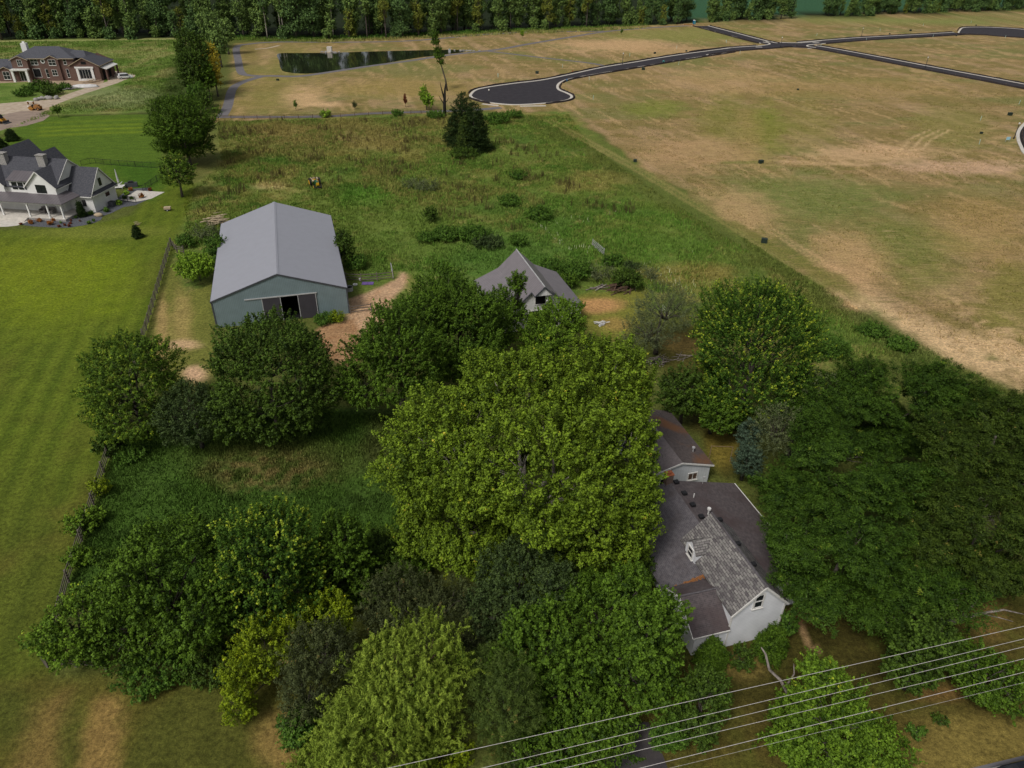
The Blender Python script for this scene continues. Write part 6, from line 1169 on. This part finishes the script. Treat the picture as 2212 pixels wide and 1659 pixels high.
for q, l in ((z3(478, 570), 'left of the near cul-de-sac'), (z3(952, 498), 'above the near cul-de-sac street'), (z3(1448, 415), 'beyond the left street lamp'), (z3(1795, 360), 'between the left street and the far street'), (z3(2160, 315), 'inside the fork of the two left streets'), (z3(1178, 735), 'right of the near cul-de-sac'), (z3(1808, 478), 'below the teal box on the left street'), (z4(180, 293), 'on the wedge between the left streets, nearest the crossing'), (z4(272, 368), 'just under the left street before the crossing'), (z4(795, 245), 'above the street crossing'), (z4(823, 318), 'in the wedge right of the crossing'), (z4(1134, 278), 'leaning at the near kerb of the far cul-de-sac street'), (z4(1229, 213), 'beyond the second far lamp'), (z4(1523, 178), 'left of the far cul-de-sac'), (z4(1850, 158), 'behind the far cul-de-sac'), (z4(1590, 253), 'at the kerb left of the far cul-de-sac'), (z4(2083, 260), 'in front of the far cul-de-sac'), (z4(2177, 712), 'below the street at the right edge'), (z4(1906, 985), 'left of the pale blue sign'), (z4(1913, 822), 'above the small box near the right edge'), (z2(2120, 550), 'left of the near cul-de-sac, farther one'), (z3(1150, 590), 'behind the inner curve of the cul-de-sac')): stake(q, 'thin pale green marker post '+ l)
for q, l in ((z3(628, 606), 'red hydrant behind the cul-de-sac silt fence'), (z3(1028, 534), 'red hydrant farther up the cul-de-sac street')):
    P = at(*q); t = thing('hydrant', l, 'hydrant', P); MB().tube([(0, 0, 0), (0, 0, .55), (0, 0, .62), (0, 0, .8)], [.16, .14, .18, .06], 10).build('body', 'red', t, True)
    for s in (-1, 1): MB().disc((s * .2, 0, .5), (1, 0, 0), .08, .12, 10).build('cap', 'red', t)
P = at(*z3(1697, 468)); t = thing('utility_box', 'small teal box on the near kerb of the left street', 'utility box', P); MB().box(-.4, .4, -.3, .3, 0, .8).build('cabinet', 'teal_plastic', t); MB().tube([(0, -.3, .8), (0, .3, .8)], .4, 12).build('lid', 'teal_plastic', t)
P = at(*z3(984, 600)); o = MB().tube([(0, 0, 0), (0, 0, .7), (0, 0, .95)], [.2, .18, .05], 10).build('marker_post', 'blue_plastic'); o.location = P; tag(o, 'short blue marker by the inner curve of the cul-de-sac', 'marker post')
P = at(*z4(2098, 968)); t = thing('yard_sign', 'small pale blue sign panel near the right edge cul-de-sac', 'sign', P, .2); MB().box(-.6, .6, -.02, .02, .5, 1.3).build('panel', 'sign_blue', t)
for s in (-1, 1): MB().box(s * .55 - .03, s * .55 + .03, .021, .07, 0, 1.3).build('leg', 'metal_light', t)
P = at(*z3(1922, 180)); t = thing('portable_toilet', 'bright blue portable toilet at the end of the far street', 'portable toilet', P, .3); MB().box(-.6, .6, -.6, .6, 0, 2.05).build('cabin', 'blue_plastic', t); MB().prism([(-.62, -.62, 2.05), (.62, -.62, 2.05), (.3, -.62, 2.35), (-.3, -.62, 2.35)], (0, 1.24, 0)).build('roof', 'globe', t); MB().box(-.4, .4, -.64, -.61, .1, 1.85).build('door', 'teal_plastic', t)
P = at(*z3(1885, 190)); o = MB().box(-3, 3, -.1, .1, .5, .9).box(-2.8, -2.7, -.1, .1, 0, .5).box(2.7, 2.8, -.1, .1, 0, .5).build('road_barrier', 'rust_orange'); o.location = P; tag(o, 'low orange barrier at the end of the far street', 'barrier')
# pond inlet stones
P = at(*z2(922, 372)); t = thing('pond_outlet', 'pale concrete outlet box with stones at the pond far bank', 'outlet', P); MB().box(-1, 1, -.5, 1.2, 0, 2.2).build('box', 'concrete', t); b = MB(); rg = random.Random(4)
for i in range(40): b.blob((rg.gauss(0, 1.9), rg.gauss(-.2, .8), .15), rg.uniform(.2, .5), rg.uniform(.2, .5), rg.uniform(.15, .4), i, 6, 4)
b.build('riprap', 'stone', t)
P = at(*z2(1885, 362)); b = MB()
for i in range(30): b.blob((rg.gauss(0, 2.6), rg.gauss(0, .7), .15), rg.uniform(.2, .5), rg.uniform(.2, .5), rg.uniform(.15, .35), i, 6, 4)
o = b.build('stones', 'stone'); o.location = P; tag(o, 'pale stones at the narrow end of the pond', 'stones', kind='stuff')
P = at(*z2(1775, 372)); t = thing('pond_pump', 'small bluish pump box at the narrow end of the pond', 'pump', P); MB().box(-.5, .5, -.4, .4, 0, 1.2).build('casing', 'metal_light', t); MB().tube([(0, 0, 1.2), (0, 0, 1.6)], .12, 8).build('pipe', 'teal_plastic', t)
ribbon('bare_earth', smooth(W([z2(390, 350), z2(480, 342), z2(562, 323)]), 4), 1.6, .01, 'dirt_pale')
# ---------------------------------------------------------------- tractor
def wheel(t, c, r, wd, ax=(0, 1, 0), rim='rim_yellow'):
    w_ = MB().disc(c, ax, r, wd, 20).build('wheel', 'rubber', t); MB().disc((c[0], c[1], c[2]), ax, r * .6, wd + .03, 16).build('rim', rim, w_); return w_
def tractor():
    P = at(682, 402); t = thing('tractor', 'old green tractor with yellow wheels parked in the meadow grass', 'tractor', P, R_(-62))
    MB().box(.2, 2.1, -.32, .32, .75, 1.35).build('hood', 'tractor_green', t); MB().box(-.9, .3, -.35, .35, .6, 1.0).build('chassis', 'tractor_green', t); MB().box(2.1, 2.14, -.3, .3, .75, 1.35).build('grille', 'rim_yellow', t)
    for s in (-1, 1): wheel(t, (-.6, s * .95, .82), .82, .42); wheel(t, (1.7, s * .72, .42), .42, .22); b = MB(); b.box(-1.2, .1, s * .5 - (0 if s > 0 else .22), s * .5 + (.22 if s > 0 else 0), 1.45, 1.6); b.build('fender', 'tan', t)
    MB().box(-.95, -.45, -.3, .3, 1.15, 1.28).build('seat', 'rim_yellow', t); MB().box(-1.0, -.9, -.3, .3, 1.28, 1.65).build('seat_back', 'tan', t)
    b = MB(); b.tube([(.2 + .0, .24 * math.cos(i * math.pi / 6), 1.6 + .24 * math.sin(i * math.pi / 6)) for i in range(13)], .025, 6); b.tube([(.25, 0, 1.3), (.18, 0, 1.6)], .03, 6); b.build('steering_wheel', 'black', t)
    MB().tube([(1.2, .12, 1.35), (1.2, .12, 1.95)], .05, 8).build('exhaust', 'metal_light', t); MB().blob((.35, -.45, 1.3), .3, .25, .2, 2).build('canvas_bag', 'tan', t); MB().box(2.2, 2.6, -.7, .7, .3, .5).build('front_hitch', 'black', t)
tractor()
# ---------------------------------------------------------------- construction machines, SUV
def skid_steer():
    P = at(*zl(8, 850)); t = thing('skid_steer', 'yellow compact track loader with black cab and flat blade at the left edge', 'loader', P, R_(-14))
    b = MB(); b.box(-1.6, 1.1, -.55, .55, .45, 1.2); b.build('body', 'yellow', t); b = MB(); b.prism([(-.6, -.5, 1.2), (.9, -.5, 1.2), (.5, -.5, 2.2), (-.5, -.5, 2.2)], (0, 1, 0)); b.build('cab', 'black', t)
    for s in (-1, 1): b = MB(); b.box(-1.5, 1.0, s * .78 - .2, s * .78 + .2, 0, .65); b.build('track', 'rubber', t); b = MB(); b.beam((-1.4, s * .62, 1.6), (.6, s * .62, 1.3), .14, .2); b.beam((.6, s * .62, 1.3), (1.7, s * .62, .45), .14, .2); b.build('lift_arm', 'yellow', t)
    b = MB(); b.box(1.75, 2.5, -1.05, 1.05, .05, .2); b.box(1.7, 1.8, -1.05, 1.05, .05, .75); b.build('bucket', 'dark_trim', t)
skid_steer()
def trencher():
    P = at(*zl(250, 762)); t = thing('trencher', 'rusty orange roller machine on the gravel pad', 'roller', P, R_(-3)); b = MB(); b.box(-.2, 1.7, -.6, .6, .5, 1.2); b.box(.1, 1.3, -.5, .5, 1.2, 1.55); b.build('engine_cover', 'rust_orange', t)
    w_ = MB().disc((-1.1, 0, .62), (0, 1, 0), .62, 1.4, 18).build('drum', 'rust_orange', t); MB().box(-1.75, -.2, -.78, -.72, .55, .75).build('yoke', 'yellow', t); MB().box(-1.75, -.2, .72, .78, .55, .75).build('yoke', 'yellow', t)
    for s in (-1, 1): wheel(t, (1.1, s * .62, .45), .45, .3, rim='rust_orange')
    MB().box(-.7, -.2, -.4, .4, 1.0, 1.15).build('seat', 'black', t); b = MB(); b.box(-.75, -.7, -.5, .5, 1.1, 1.5); b.build('seat_back', 'black', t); MB().tube([(-1.9, 0, .9), (-2.2, 0, 1.1)], .2, 8).build('light_cluster', 'trim', t)
trencher()
def car(label, P, rz, paint, L=4.8, H=1.75, Wd=1.9, suv=True, name='parked_car'):
    t = thing(name, label, 'car', P, rz); h = Wd / 2
    prof = [(-L / 2, .35), (-L / 2, .95), (-L / 2 + .12, 1.05), (-L / 2 + .35, H - .08), (-L / 2 + .7, H), (L * .08, H), (L * .2, H - .12), (L * .30, 1.08), (L / 2 - .25, .95), (L / 2, .75), (L / 2, .35)] if suv else [(-L / 2, .32), (-L / 2, .85), (-L / 2 + .6, .98), (-L / 2 + 1.2, H - .05), (-L / 2 + 1.6, H), (L * .04, H), (L * .14, H - .06), (L * .28, .95), (L / 2 - .3, .82), (L / 2, .62), (L / 2, .32)]
    def sec(y, k): return [(x, y * (1 if z < 1.05 else .82 + .0 * k), z) for x, z in prof]
    n = len(prof); V = []
    for y in (-h, -h * .97, h * .97, h): V += [(x, y * (1 if z < 1.08 else .84), (z if abs(y) < h else z)) for x, z in prof]
    b = MB(); b.add([(x, -h * (1 if z < 1.06 else .82), z) for x, z in prof] + [(x, h * (1 if z < 1.06 else .82), z) for x, z in prof], [tuple(range(n)), tuple(reversed(range(n, 2 * n)))] + [(i, i + n, (i + 1) % n + n, (i + 1) % n) for i in range(n)])
    body = b.build('body', paint, t); bv = body.modifiers.new('bevel', 'BEVEL'); bv.width = .07; bv.segments = 3
    zt = H - .1; zb = 1.02
    for s in (-1, 1):
        y0, y1 = s * (h * .985 + .01), s * (h * .825 + .02); b = MB(); x0, x1 = (-L / 2 + .5, L * .2) if suv else (-L / 2 + 1.15, L * .17)
        b.add([(x0 - .12, y0, zb + .06), (x1 + .25, y0, zb + .06), (x1 - .1, y1, zt - .05), (x0 + .1, y1, zt - .05)], [(0, 1, 2, 3) if s < 0 else (3, 2, 1, 0)]); b.build('side_window', 'glass', t)
        for x in (-L * .3, L * .31): wheel(t, (x, s * (h - .12), .34), .34, .24, rim='metal_light')
        MB().box(L / 2 - .12, L / 2 + .015, s * h * .78 - .2, s * h * .78 + .2, .62, .76).build('headlight', 'globe', t); MB().box(-L / 2 - .015, -L / 2 + .1, s * h * .8 - .15, s * h * .8 + .15, .75, .95).build('tail_light', 'red', t)
        MB().box(L * .18, L * .22, s * (h + .02) - .0, s * (h + .02) + s * .18 if s > 0 else s * (h + .02), 1.0, 1.15).build('mirror', paint, t) if s > 0 else MB().box(L * .18, L * .22, -(h + .2), -(h + .02), 1.0, 1.15).build('mirror', paint, t)
    w0 = L * .30 if suv else L * .27; w1 = L * .205 if suv else L * .145
    b = MB(); b.add([(w0 - .02, -h * .8, 1.12 if suv else 1.0), (w0 - .02, h * .8, 1.12 if suv else 1.0), (w1, h * .72, H - .11), (w1, -h * .72, H - .11)], [(0, 1, 2, 3)])
    o = b.build('windscreen', 'glass', t); o.location = (.035, 0, .03)
    r0 = -L / 2 + .14 if suv else -L / 2 + .62; r1 = -L / 2 + .34 if suv else -L / 2 + 1.2
    b = MB(); b.add([(r0, h * .8, 1.1 if suv else 1.0), (r0, -h * .8, 1.1 if suv else 1.0), (r1, -h * .72, H - .12), (r1, h * .72, H - .12)], [(0, 1, 2, 3)]); o = b.build('rear_window', 'glass', t); o.location = (-.035, 0, .02)
    return t
Pc = at(*zK(1985, 715)); car('white estate car parked at the end of the brick house drive', Pc, R_(35), 'car_white')
sd_ = at(2200, 1652); car('dark car driving on the road at the bottom right corner', Vector((at(2232, 1678, .6).x, at(2232, 1678, .6).y, .035)), math.atan2(rd[1], rd[0]), 'car_dark', 4.7, 1.45, 1.85, False)
# ---------------------------------------------------------------- small things about the farm
P = at(*z5(1729, 740)); o = MB().box(-.9, -.02, -.5, .5, .02, .1).box(.02, .9, -.5, .5, .02, .1).build('folded_mat', 'purple'); o.location = P; o.rotation_euler = (0, 0, .05); tag(o, 'purple folding mat lying by the corral fence', 'mat')
P = at(*z5(1636, 750)); b = MB(); b.tube([(.28 * math.cos(i * math.pi / 8), .28 * math.sin(i * math.pi / 8), .1) for i in range(17)], .1, 8); o = b.build('feed_ring', 'white_plain'); o.location = P; tag(o, 'white ring tub left of the purple mat', 'tub')
P = at(*z5(1592, 790)); t = thing('water_trough', 'round galvanised trough against the barn right corner', 'trough', P); b = MB(); n = 20; b.add([(.6 * math.cos(i * 6.283 / n), .6 * math.sin(i * 6.283 / n), z) for z in (0, .6) for i in range(n)], [(i, (i + 1) % n, (i + 1) % n + n, i + n) for i in range(n)]); b.build('tank', 'metal_light', t); b = MB(); b.tube([(.6 * math.cos(i * 6.283 / n), .6 * math.sin(i * 6.283 / n), .6) for i in range(n + 1)], .03, 6); b.build('rim', 'metal_light', t); MB().disc((0, 0, .45), (0, 0, 1), .59, .02, 20).build('water', 'water', t)
P = at(*z5(1673, 725)); t = thing('salt_bucket', 'small white bucket hung at the corral fence', 'bucket', P); MB().tube([(0, 0, .2), (0, 0, .55)], [.14, .18], 10).build('bucket', 'white_plain', t); MB().tube([(-.16, 0, .55), (0, 0, .75), (.16, 0, .55)], .01, 5).build('handle', 'metal_light', t)
def heap(name, label, cat, px, r, n, mt, ln, seed=1, hh=.5, kind=None, rad=.06, wd=None):
    P = at(*px); rg = random.Random(seed); b = MB()
    for i in range(n):
        c = Vector((rg.gauss(0, r * .4), rg.gauss(0, r * .3), abs(rg.gauss(0, hh * .5)) + .05)); a = rg.gauss(.5, .35); d = Vector((math.cos(a), math.sin(a), rg.uniform(-.1, .25))) * ln * rg.uniform(.5, 1)
        b.tube([c - d / 2, c, c + d / 2], [rad * rg.uniform(.5, 1.2)] * 2 + [rad * .3], 6) if wd is None else b.beam(c - d / 2, c + d / 2, wd, .04)
    o = b.build(name, mt); o.location = P; for_ = tag(o, label, cat, kind=kind); return o
heap('log_pile', 'heap of reddish dead branches under the silvery tree', 'branch pile', (1418, 783), 1.2, 46, 'bark_dead', 2.2, 3, .7, rad=.06)
heap('timber_stack', 'dark stack of old timber in front of the brush behind the small barn', 'timber stack', z6(1540, 600), 2.2, 26, 'wood_brown', 4.5, 5, .7, wd=.2)
heap('loose_planks', 'pale loose planks leaning left of the dark timber', 'planks', z6(1370, 600), .8, 6, 'bark_dead', 3.6, 8, .4, wd=.18)
heap('scrap_pile', 'small pile of white and bluish scrap on the yard grass', 'scrap pile', z6(1395, 895), .9, 40, 'tarp', .6, 9, .3, wd=.16)
heap('brush_heap', 'pale tan brush heap behind the pole barn rear corner', 'brush pile', (470, 484), 2.0, 90, 'tan', 2.0, 12, 1.6, rad=.1)
heap('fallen_sticks', 'few long pale sticks lying right of the branch heap', 'sticks', z6(2030, 1175), 2.2, 7, 'bark_dead', 4, 14, .1, rad=.05)
P = at(363, 455); t = thing('lawn_cart', 'small pale box on dark frame standing on the lawn edge', 'cart', P, .2); MB().box(-.6, .6, -.4, .4, .35, .75).build('tray', 'tan', t); MB().box(-.55, .55, -.38, .38, .15, .35).build('frame', 'black', t)
for s in (-1, 1): wheel(t, (0, s * .45, .2), .2, .1, rim='metal_light')
MB().tube([(-.6, 0, .4), (-1.0, 0, .9)], .03, 6).build('handle', 'red', t)
P = at(*zl(960, 1550)); heap('dry_weed', 'dry pale weed stalk behind the little lawn conifer', 'weed', (297, 487), .3, 16, 'tan', 1.1, 6, .6, rad=.03)
P = at(*zK(1340, 850)); b = MB(); b.blob((0, 0, .2), 4.2, 1.5, .7, 4, 16, 7, .15); o = b.build('tarp_heap', 'tarp', None, True); o.location = P; o.rotation_euler = (0, 0, .25); tag(o, 'long white tarp-covered heap beside the dirt drive', 'tarp')
heap('lumber_scraps', 'scattered pale lumber scraps in front of the brick house', 'lumber', zK(1450, 770), 3.0, 26, 'plywood', 2.2, 21, .8, wd=.3); heap('rubble_heap', 'grey and white rubble heap left of the white tarp', 'rubble', zK(1100, 880), 3.0, 40, 'stone', 1.6, 22, .5, wd=.5)
P = at(*zl(285, 690)); b = MB(); rg = random.Random(3)
for i in range(9): b.blob((rg.gauss(0, 2.2), rg.gauss(0, .6), .35), rg.uniform(.5, 1.1), rg.uniform(.4, .7), rg.uniform(.4, .8), i, 8, 5)
o = b.build('stone_blocks', 'stone'); o.location = P; o.rotation_euler = (0, 0, .35); tag(o, 'pale stone blocks heaped along the dirt drive', 'stones')
P = at(*zl(215, 722)); t = thing('mailbox_table', 'small grey work table on orange legs by the dirt drive', 'table', P); MB().box(-1, 1, -.4, .4, .85, .95).build('table_top', 'concrete', t)
for s in (-1, 1): MB().box(s * .8 - .06, s * .8 + .06, -.3, .3, 0, .85).build('leg', 'rust_orange', t)
# broken limbs
P = at(1700, 1530); b = MB(); b.tube([(0, 0, 0), (-.3, .2, 1.6), (-.9, .5, 2.6), (-1.7, .9, 3.2), (-2.1, 1.3, 4.4), (-2.5, 1.4, 5.0)], [.13, .12, .11, .1, .08, .04], 8); b.tube([(-.5, .3, 2.0), (.0, .6, 3.2), (-.1, .9, 3.9)], [.08, .06, .03], 7); o = b.build('dead_snag', 'bark_dead', None, True); o.location = P; tag(o, 'grey crooked dead limb sticking up left of the young tree', 'dead tree')
P = at(2075, 1358); b = MB(); b.tube([(-1.4, 0, .3), (-.3, .2, .9), (1.2, .3, 1.5), (3.0, .4, 1.9), (4.8, .2, 1.6)], [.22, .2, .12, .08, .03], 7); b.tube([(-.3, .2, .9), (.4, .5, 2.1), (1.0, .8, 3.0)], [.15, .1, .03], 6); b.tube([(-.8, .1, .6), (-2.4, .4, 1.1), (-3.2, .5, .8)], [.12, .07, .02], 6); b.tube([(1.2, .3, 1.5), (2.2, -.4, 1.9), (3.3, -.6, 1.7)], [.07, .04, .02], 6); b.tube([(-1.0, 0, .4), (-1.4, -.2, 0)], [.2, .18], 6); o = b.build('fallen_limb', 'bark_dead', None, True); o.location = P; tag(o, 'pale broken limb lying under the locusts at the right', 'fallen branch')
P = at(1280, 1659); 
# clothes line
fence('clothes_line', 'thin brown rail and post frame in the yard right of the garage', [zA(1250, 1000), zA(1600, 1020)], 2.0, .06, (1.95,), 'wood_tan', 'wood_tan', 9, .04, .05, cat='frame')
# ---------------------------------------------------------------- power lines
def wire(label, a, b_, z, r=.011, sag=.5):
    p, q = at(*a, z), at(*b_, z); d = (q - p); L = d.length; d.normalize(); p2, q2 = p - d * 45, q + d * 60; n = 26; pts = []
    for i in range(n + 1): t_ = i / n; c = p2.lerp(q2, t_); s = (L * 0 + sag) * (4 * (t_ - .45) ** 2 - .25); c.z += s; pts.append(c - p2)
    o = MB().tube(pts, r, 6).build('power_line', 'wire', None, True); o.location = p2; tag(o, label, 'power line', 'overhead power lines')
for l, a, b_, z, r in (('topmost of the parallel overhead wires', (830, 1659), (2212, 1351), 12.0, .013), ('second overhead wire from the top', (1130, 1636), (2212, 1378), 12.0, .012), ('third overhead wire from the top', (1130, 1659), (2212, 1395), 12.0, .012), ('fourth overhead wire from the top', (1210, 1659), (2212, 1421), 10.6, .012), ('fifth overhead wire, bright and passing behind the young tree top', (1440, 1643), (2212, 1450), 8.6, .015), ('lowest and faintest overhead wire', (1440, 1659), (2172, 1482), 7.6, .007)): wire(l, a, b_, z, r)
# ---------------------------------------------------------------- meadow growth
def bladed(name, k, tint=None, f=0.):
    """blades take the local growth colour, each tuft a little lighter or darker"""
    m = bpy.data.materials.new(name); m.use_nodes = True; n = m.node_tree; p = n.nodes['Principled BSDF']; p.inputs['Roughness'].default_value = .8; p.inputs['Specular IOR Level'].default_value = .1
    a = n.nodes.new('ShaderNodeAttribute'); a.attribute_name = 'ground_colour'; b = n.nodes.new('ShaderNodeAttribute'); b.attribute_name = 'tone'
    mr = n.nodes.new('ShaderNodeMapRange'); mr.inputs[3].default_value = k * .5; mr.inputs[4].default_value = k * 1.6; n.links.new(b.outputs['Fac'], mr.inputs[0])
    src = a.outputs['Color']
    if tint: mx = n.nodes.new('ShaderNodeMix'); mx.data_type = 'RGBA'; mx.inputs[0].default_value = f; n.links.new(src, mx.inputs[6]); mx.inputs[7].default_value = (*tint, 1); src = mx.outputs[2]
    v = n.nodes.new('ShaderNodeVectorMath'); v.operation = 'SCALE'; n.links.new(src, v.inputs[0]); n.links.new(mr.outputs[0], v.inputs['Scale']); n.links.new(v.outputs[0], p.inputs['Base Color']); return m
def tufts(name, n, pts, dens_f, mt, h, wd, blades, seed, avoid=(), kind='stuff', colr=None, lean=.35, hjit=.4):
    rng = np.random.default_rng(seed); P = wpoly(pts); x0, y0 = P.min(0); x1, y1 = P.max(0); X = rng.uniform(x0, x1, n * 4); Y = rng.uniform(y0, y1, n * 4)
    ok = sdist(X, Y, P) > 0; f = dens_f(X, Y); ok &= rng.random(len(X)) < f
    for q in avoid: ok &= sdist(X, Y, np.array(q)) < 0
    X, Y = X[ok][:n], Y[ok][:n]; m = len(X); hh = h * (1 + rng.uniform(-hjit, hjit, m)) * (.7 + .6 * fbm(X, Y, 6, seed))
    B = np.repeat(np.stack([X, Y], 1), blades, 0) + rng.normal(size=(m * blades, 2)) * wd * 1.6; a = rng.uniform(0, 2 * np.pi, m * blades); H = np.repeat(hh, blades) * rng.uniform(.6, 1.1, m * blades)
    dx, dy = np.cos(a), np.sin(a); l = H * lean * rng.uniform(.2, 1, m * blades); w_ = wd * rng.uniform(.5, 1.1, m * blades); k = m * blades
    V = np.empty((k, 4, 3)); V[:, 0] = np.stack([B[:, 0] - dy * w_ / 2, B[:, 1] + dx * w_ / 2, 0 * a], 1); V[:, 1] = np.stack([B[:, 0] + dy * w_ / 2, B[:, 1] - dx * w_ / 2, 0 * a], 1)
    V[:, 2] = np.stack([B[:, 0] + dx * l + dy * w_ * .3, B[:, 1] + dy * l - dx * w_ * .3, H], 1); V[:, 3] = np.stack([B[:, 0] + dx * l - dy * w_ * .3, B[:, 1] + dy * l + dx * w_ * .3, H], 1)
    tone = np.clip(np.repeat(.5 + rng.normal(size=m) * .2, blades) + rng.normal(size=k) * .12, 0, 1); gc = np.repeat(ground_colour(X, Y), blades * 4, 0)
    o = np_mesh(name, V.reshape(-1, 3), np.arange(4 * k).reshape(k, 4), mt, attr={'tone': np.repeat(tone, 4), 'ground_colour': gc}); return tag(o, kind=kind)
MT['gr_meadow'] = bladed('meadow_grass', 1.25); MT['gr_dry'] = bladed('dry_tall_weeds', 1.2, lin(116, 108, 60, K), .45); MT['gr_lush'] = bladed('lush_weeds', 1.25, lin(60, 96, 28, K), .45); MT['gr_dark'] = bladed('dark_seed_heads', .8, lin(78, 66, 44, K), .7); MT['gr_field'] = bladed('sparse_field_grass', 1.0, lin(104, 104, 52, K), .4); MT['gr_white'] = leafmat('white_flower_heads', lin(170, 170, 140, K), lin(210, 208, 180, K)); MT['gr_lawn'] = bladed('pasture_grass', 1.4)
def hole(t, u0, u1, v0, v1, a):
    c, s = math.cos(a), math.sin(a); return [(t.x + u * c - v * s, t.y + u * s + v * c) for u, v in ((u0, v0), (u1, v0), (u1, v1), (u0, v1))]
HO = [hole(Vector((-32.458, 90.735, 0)), -9.3, 9.3, -1, 31.3, .292), hole(Vector((3.67, 89.65, 0)), -6.6, 6.6, -2, 12, .29)]
MEADOW2 = [(470, 262), (960, 252), (1230, 248), (1270, 312), (1500, 470), (1780, 648), (1850, 705), (1930, 765), (1700, 790), (1500, 640), (1330, 620), (1200, 600), (870, 585), (757, 610), (470, 560), (400, 520), (400, 430), (480, 350)]
tufts('meadow_grass', 44000, MEADOW2, lambda X, Y: sstep(.3, .6, fbm(X, Y, 8, 3)) * .8 + .2, 'gr_meadow', .34, .13, 5, 31, HO)
tufts('lush_weeds', 14000, MEADOW2, lambda X, Y: sstep(.5, .62, fbm(X, Y, 11, 14)), 'gr_lush', .4, .18, 5, 32, HO)
tufts('tall_dry_weeds', 9000, [(470, 262), (960, 252), (1000, 330), (1180, 440), (1100, 500), (820, 420), (560, 400), (440, 430), (480, 350)], lambda X, Y: sstep(.46, .62, fbm(X, Y, 7, 24)), 'gr_dry', .55, .1, 6, 33, HO)
tufts('dark_seed_stalks', 1800, [(470, 262), (960, 252), (1250, 350), (1400, 480), (1180, 440), (1100, 520), (820, 420), (560, 400), (400, 500), (480, 350)], lambda X, Y: sstep(.55, .66, fbm(X, Y, 5, 44)), 'gr_dark', 1.25, .12, 6, 34, HO, lean=.15)
tufts('white_flowers', 350, [(1150, 480), (1330, 460), (1560, 580), (1500, 640), (1250, 560)], lambda X, Y: sstep(.5, .62, fbm(X, Y, 6, 54)), 'gr_white', .6, .07, 1, 35, HO, lean=.2)
tufts('pasture_grass', 16000, [(250, 950), (420, 900), (740, 890), (860, 900), (900, 1250), (700, 1350), (150, 1270)], lambda X, Y: .3 + .7 * sstep(.4, .6, fbm(X, Y, 4, 64)), 'gr_lawn', .24, .10, 5, 36)
tufts('rough_grass', 26000, [(-60, 92), (385, 86), (400, 235), (110, 247), (0, 285), (-60, 300)], lambda X, Y: .3 + .7 * sstep(.45, .6, fbm(X, Y, 9, 74)), 'gr_meadow', .38, .2, 4, 37, [[tuple(at(*p)[:2]) for p in ((-60, 160), (110, 150), (240, 150), (300, 165), (240, 200), (110, 235), (0, 290), (-60, 300))]])
tufts('edge_grass', 5000, [(1600, 512), (1830, 655), (1900, 700), (2110, 812), (2212, 860), (2212, 900), (1960, 790), (1700, 640)], lambda X, Y: .4 + .6 * sstep(.4, .6, fbm(X, Y, 5, 84)), 'gr_meadow', .3, .14, 5, 38)
tufts('field_grass', 26000, [(1240, 250), (1800, 110), (2212, 200), (2400, 400), (2400, 860), (2212, 835), (1830, 635)], lambda X, Y: sstep(.42, .6, fbm(X, Y, 7, 94)) * (1 - .5 * sstep(160, 260, Y)), 'gr_field', .2, .12, 3, 39)
tufts('woods_undergrowth', 6000, [(500, 88), (700, 92), (1000, 80), (1400, 62), (1400, 52), (1000, 68), (700, 80), (500, 78)], lambda X, Y: .3 + .7 * sstep(.4, .6, fbm(X, Y, 9, 104)), 'gr_lush', .8, .3, 4, 40)
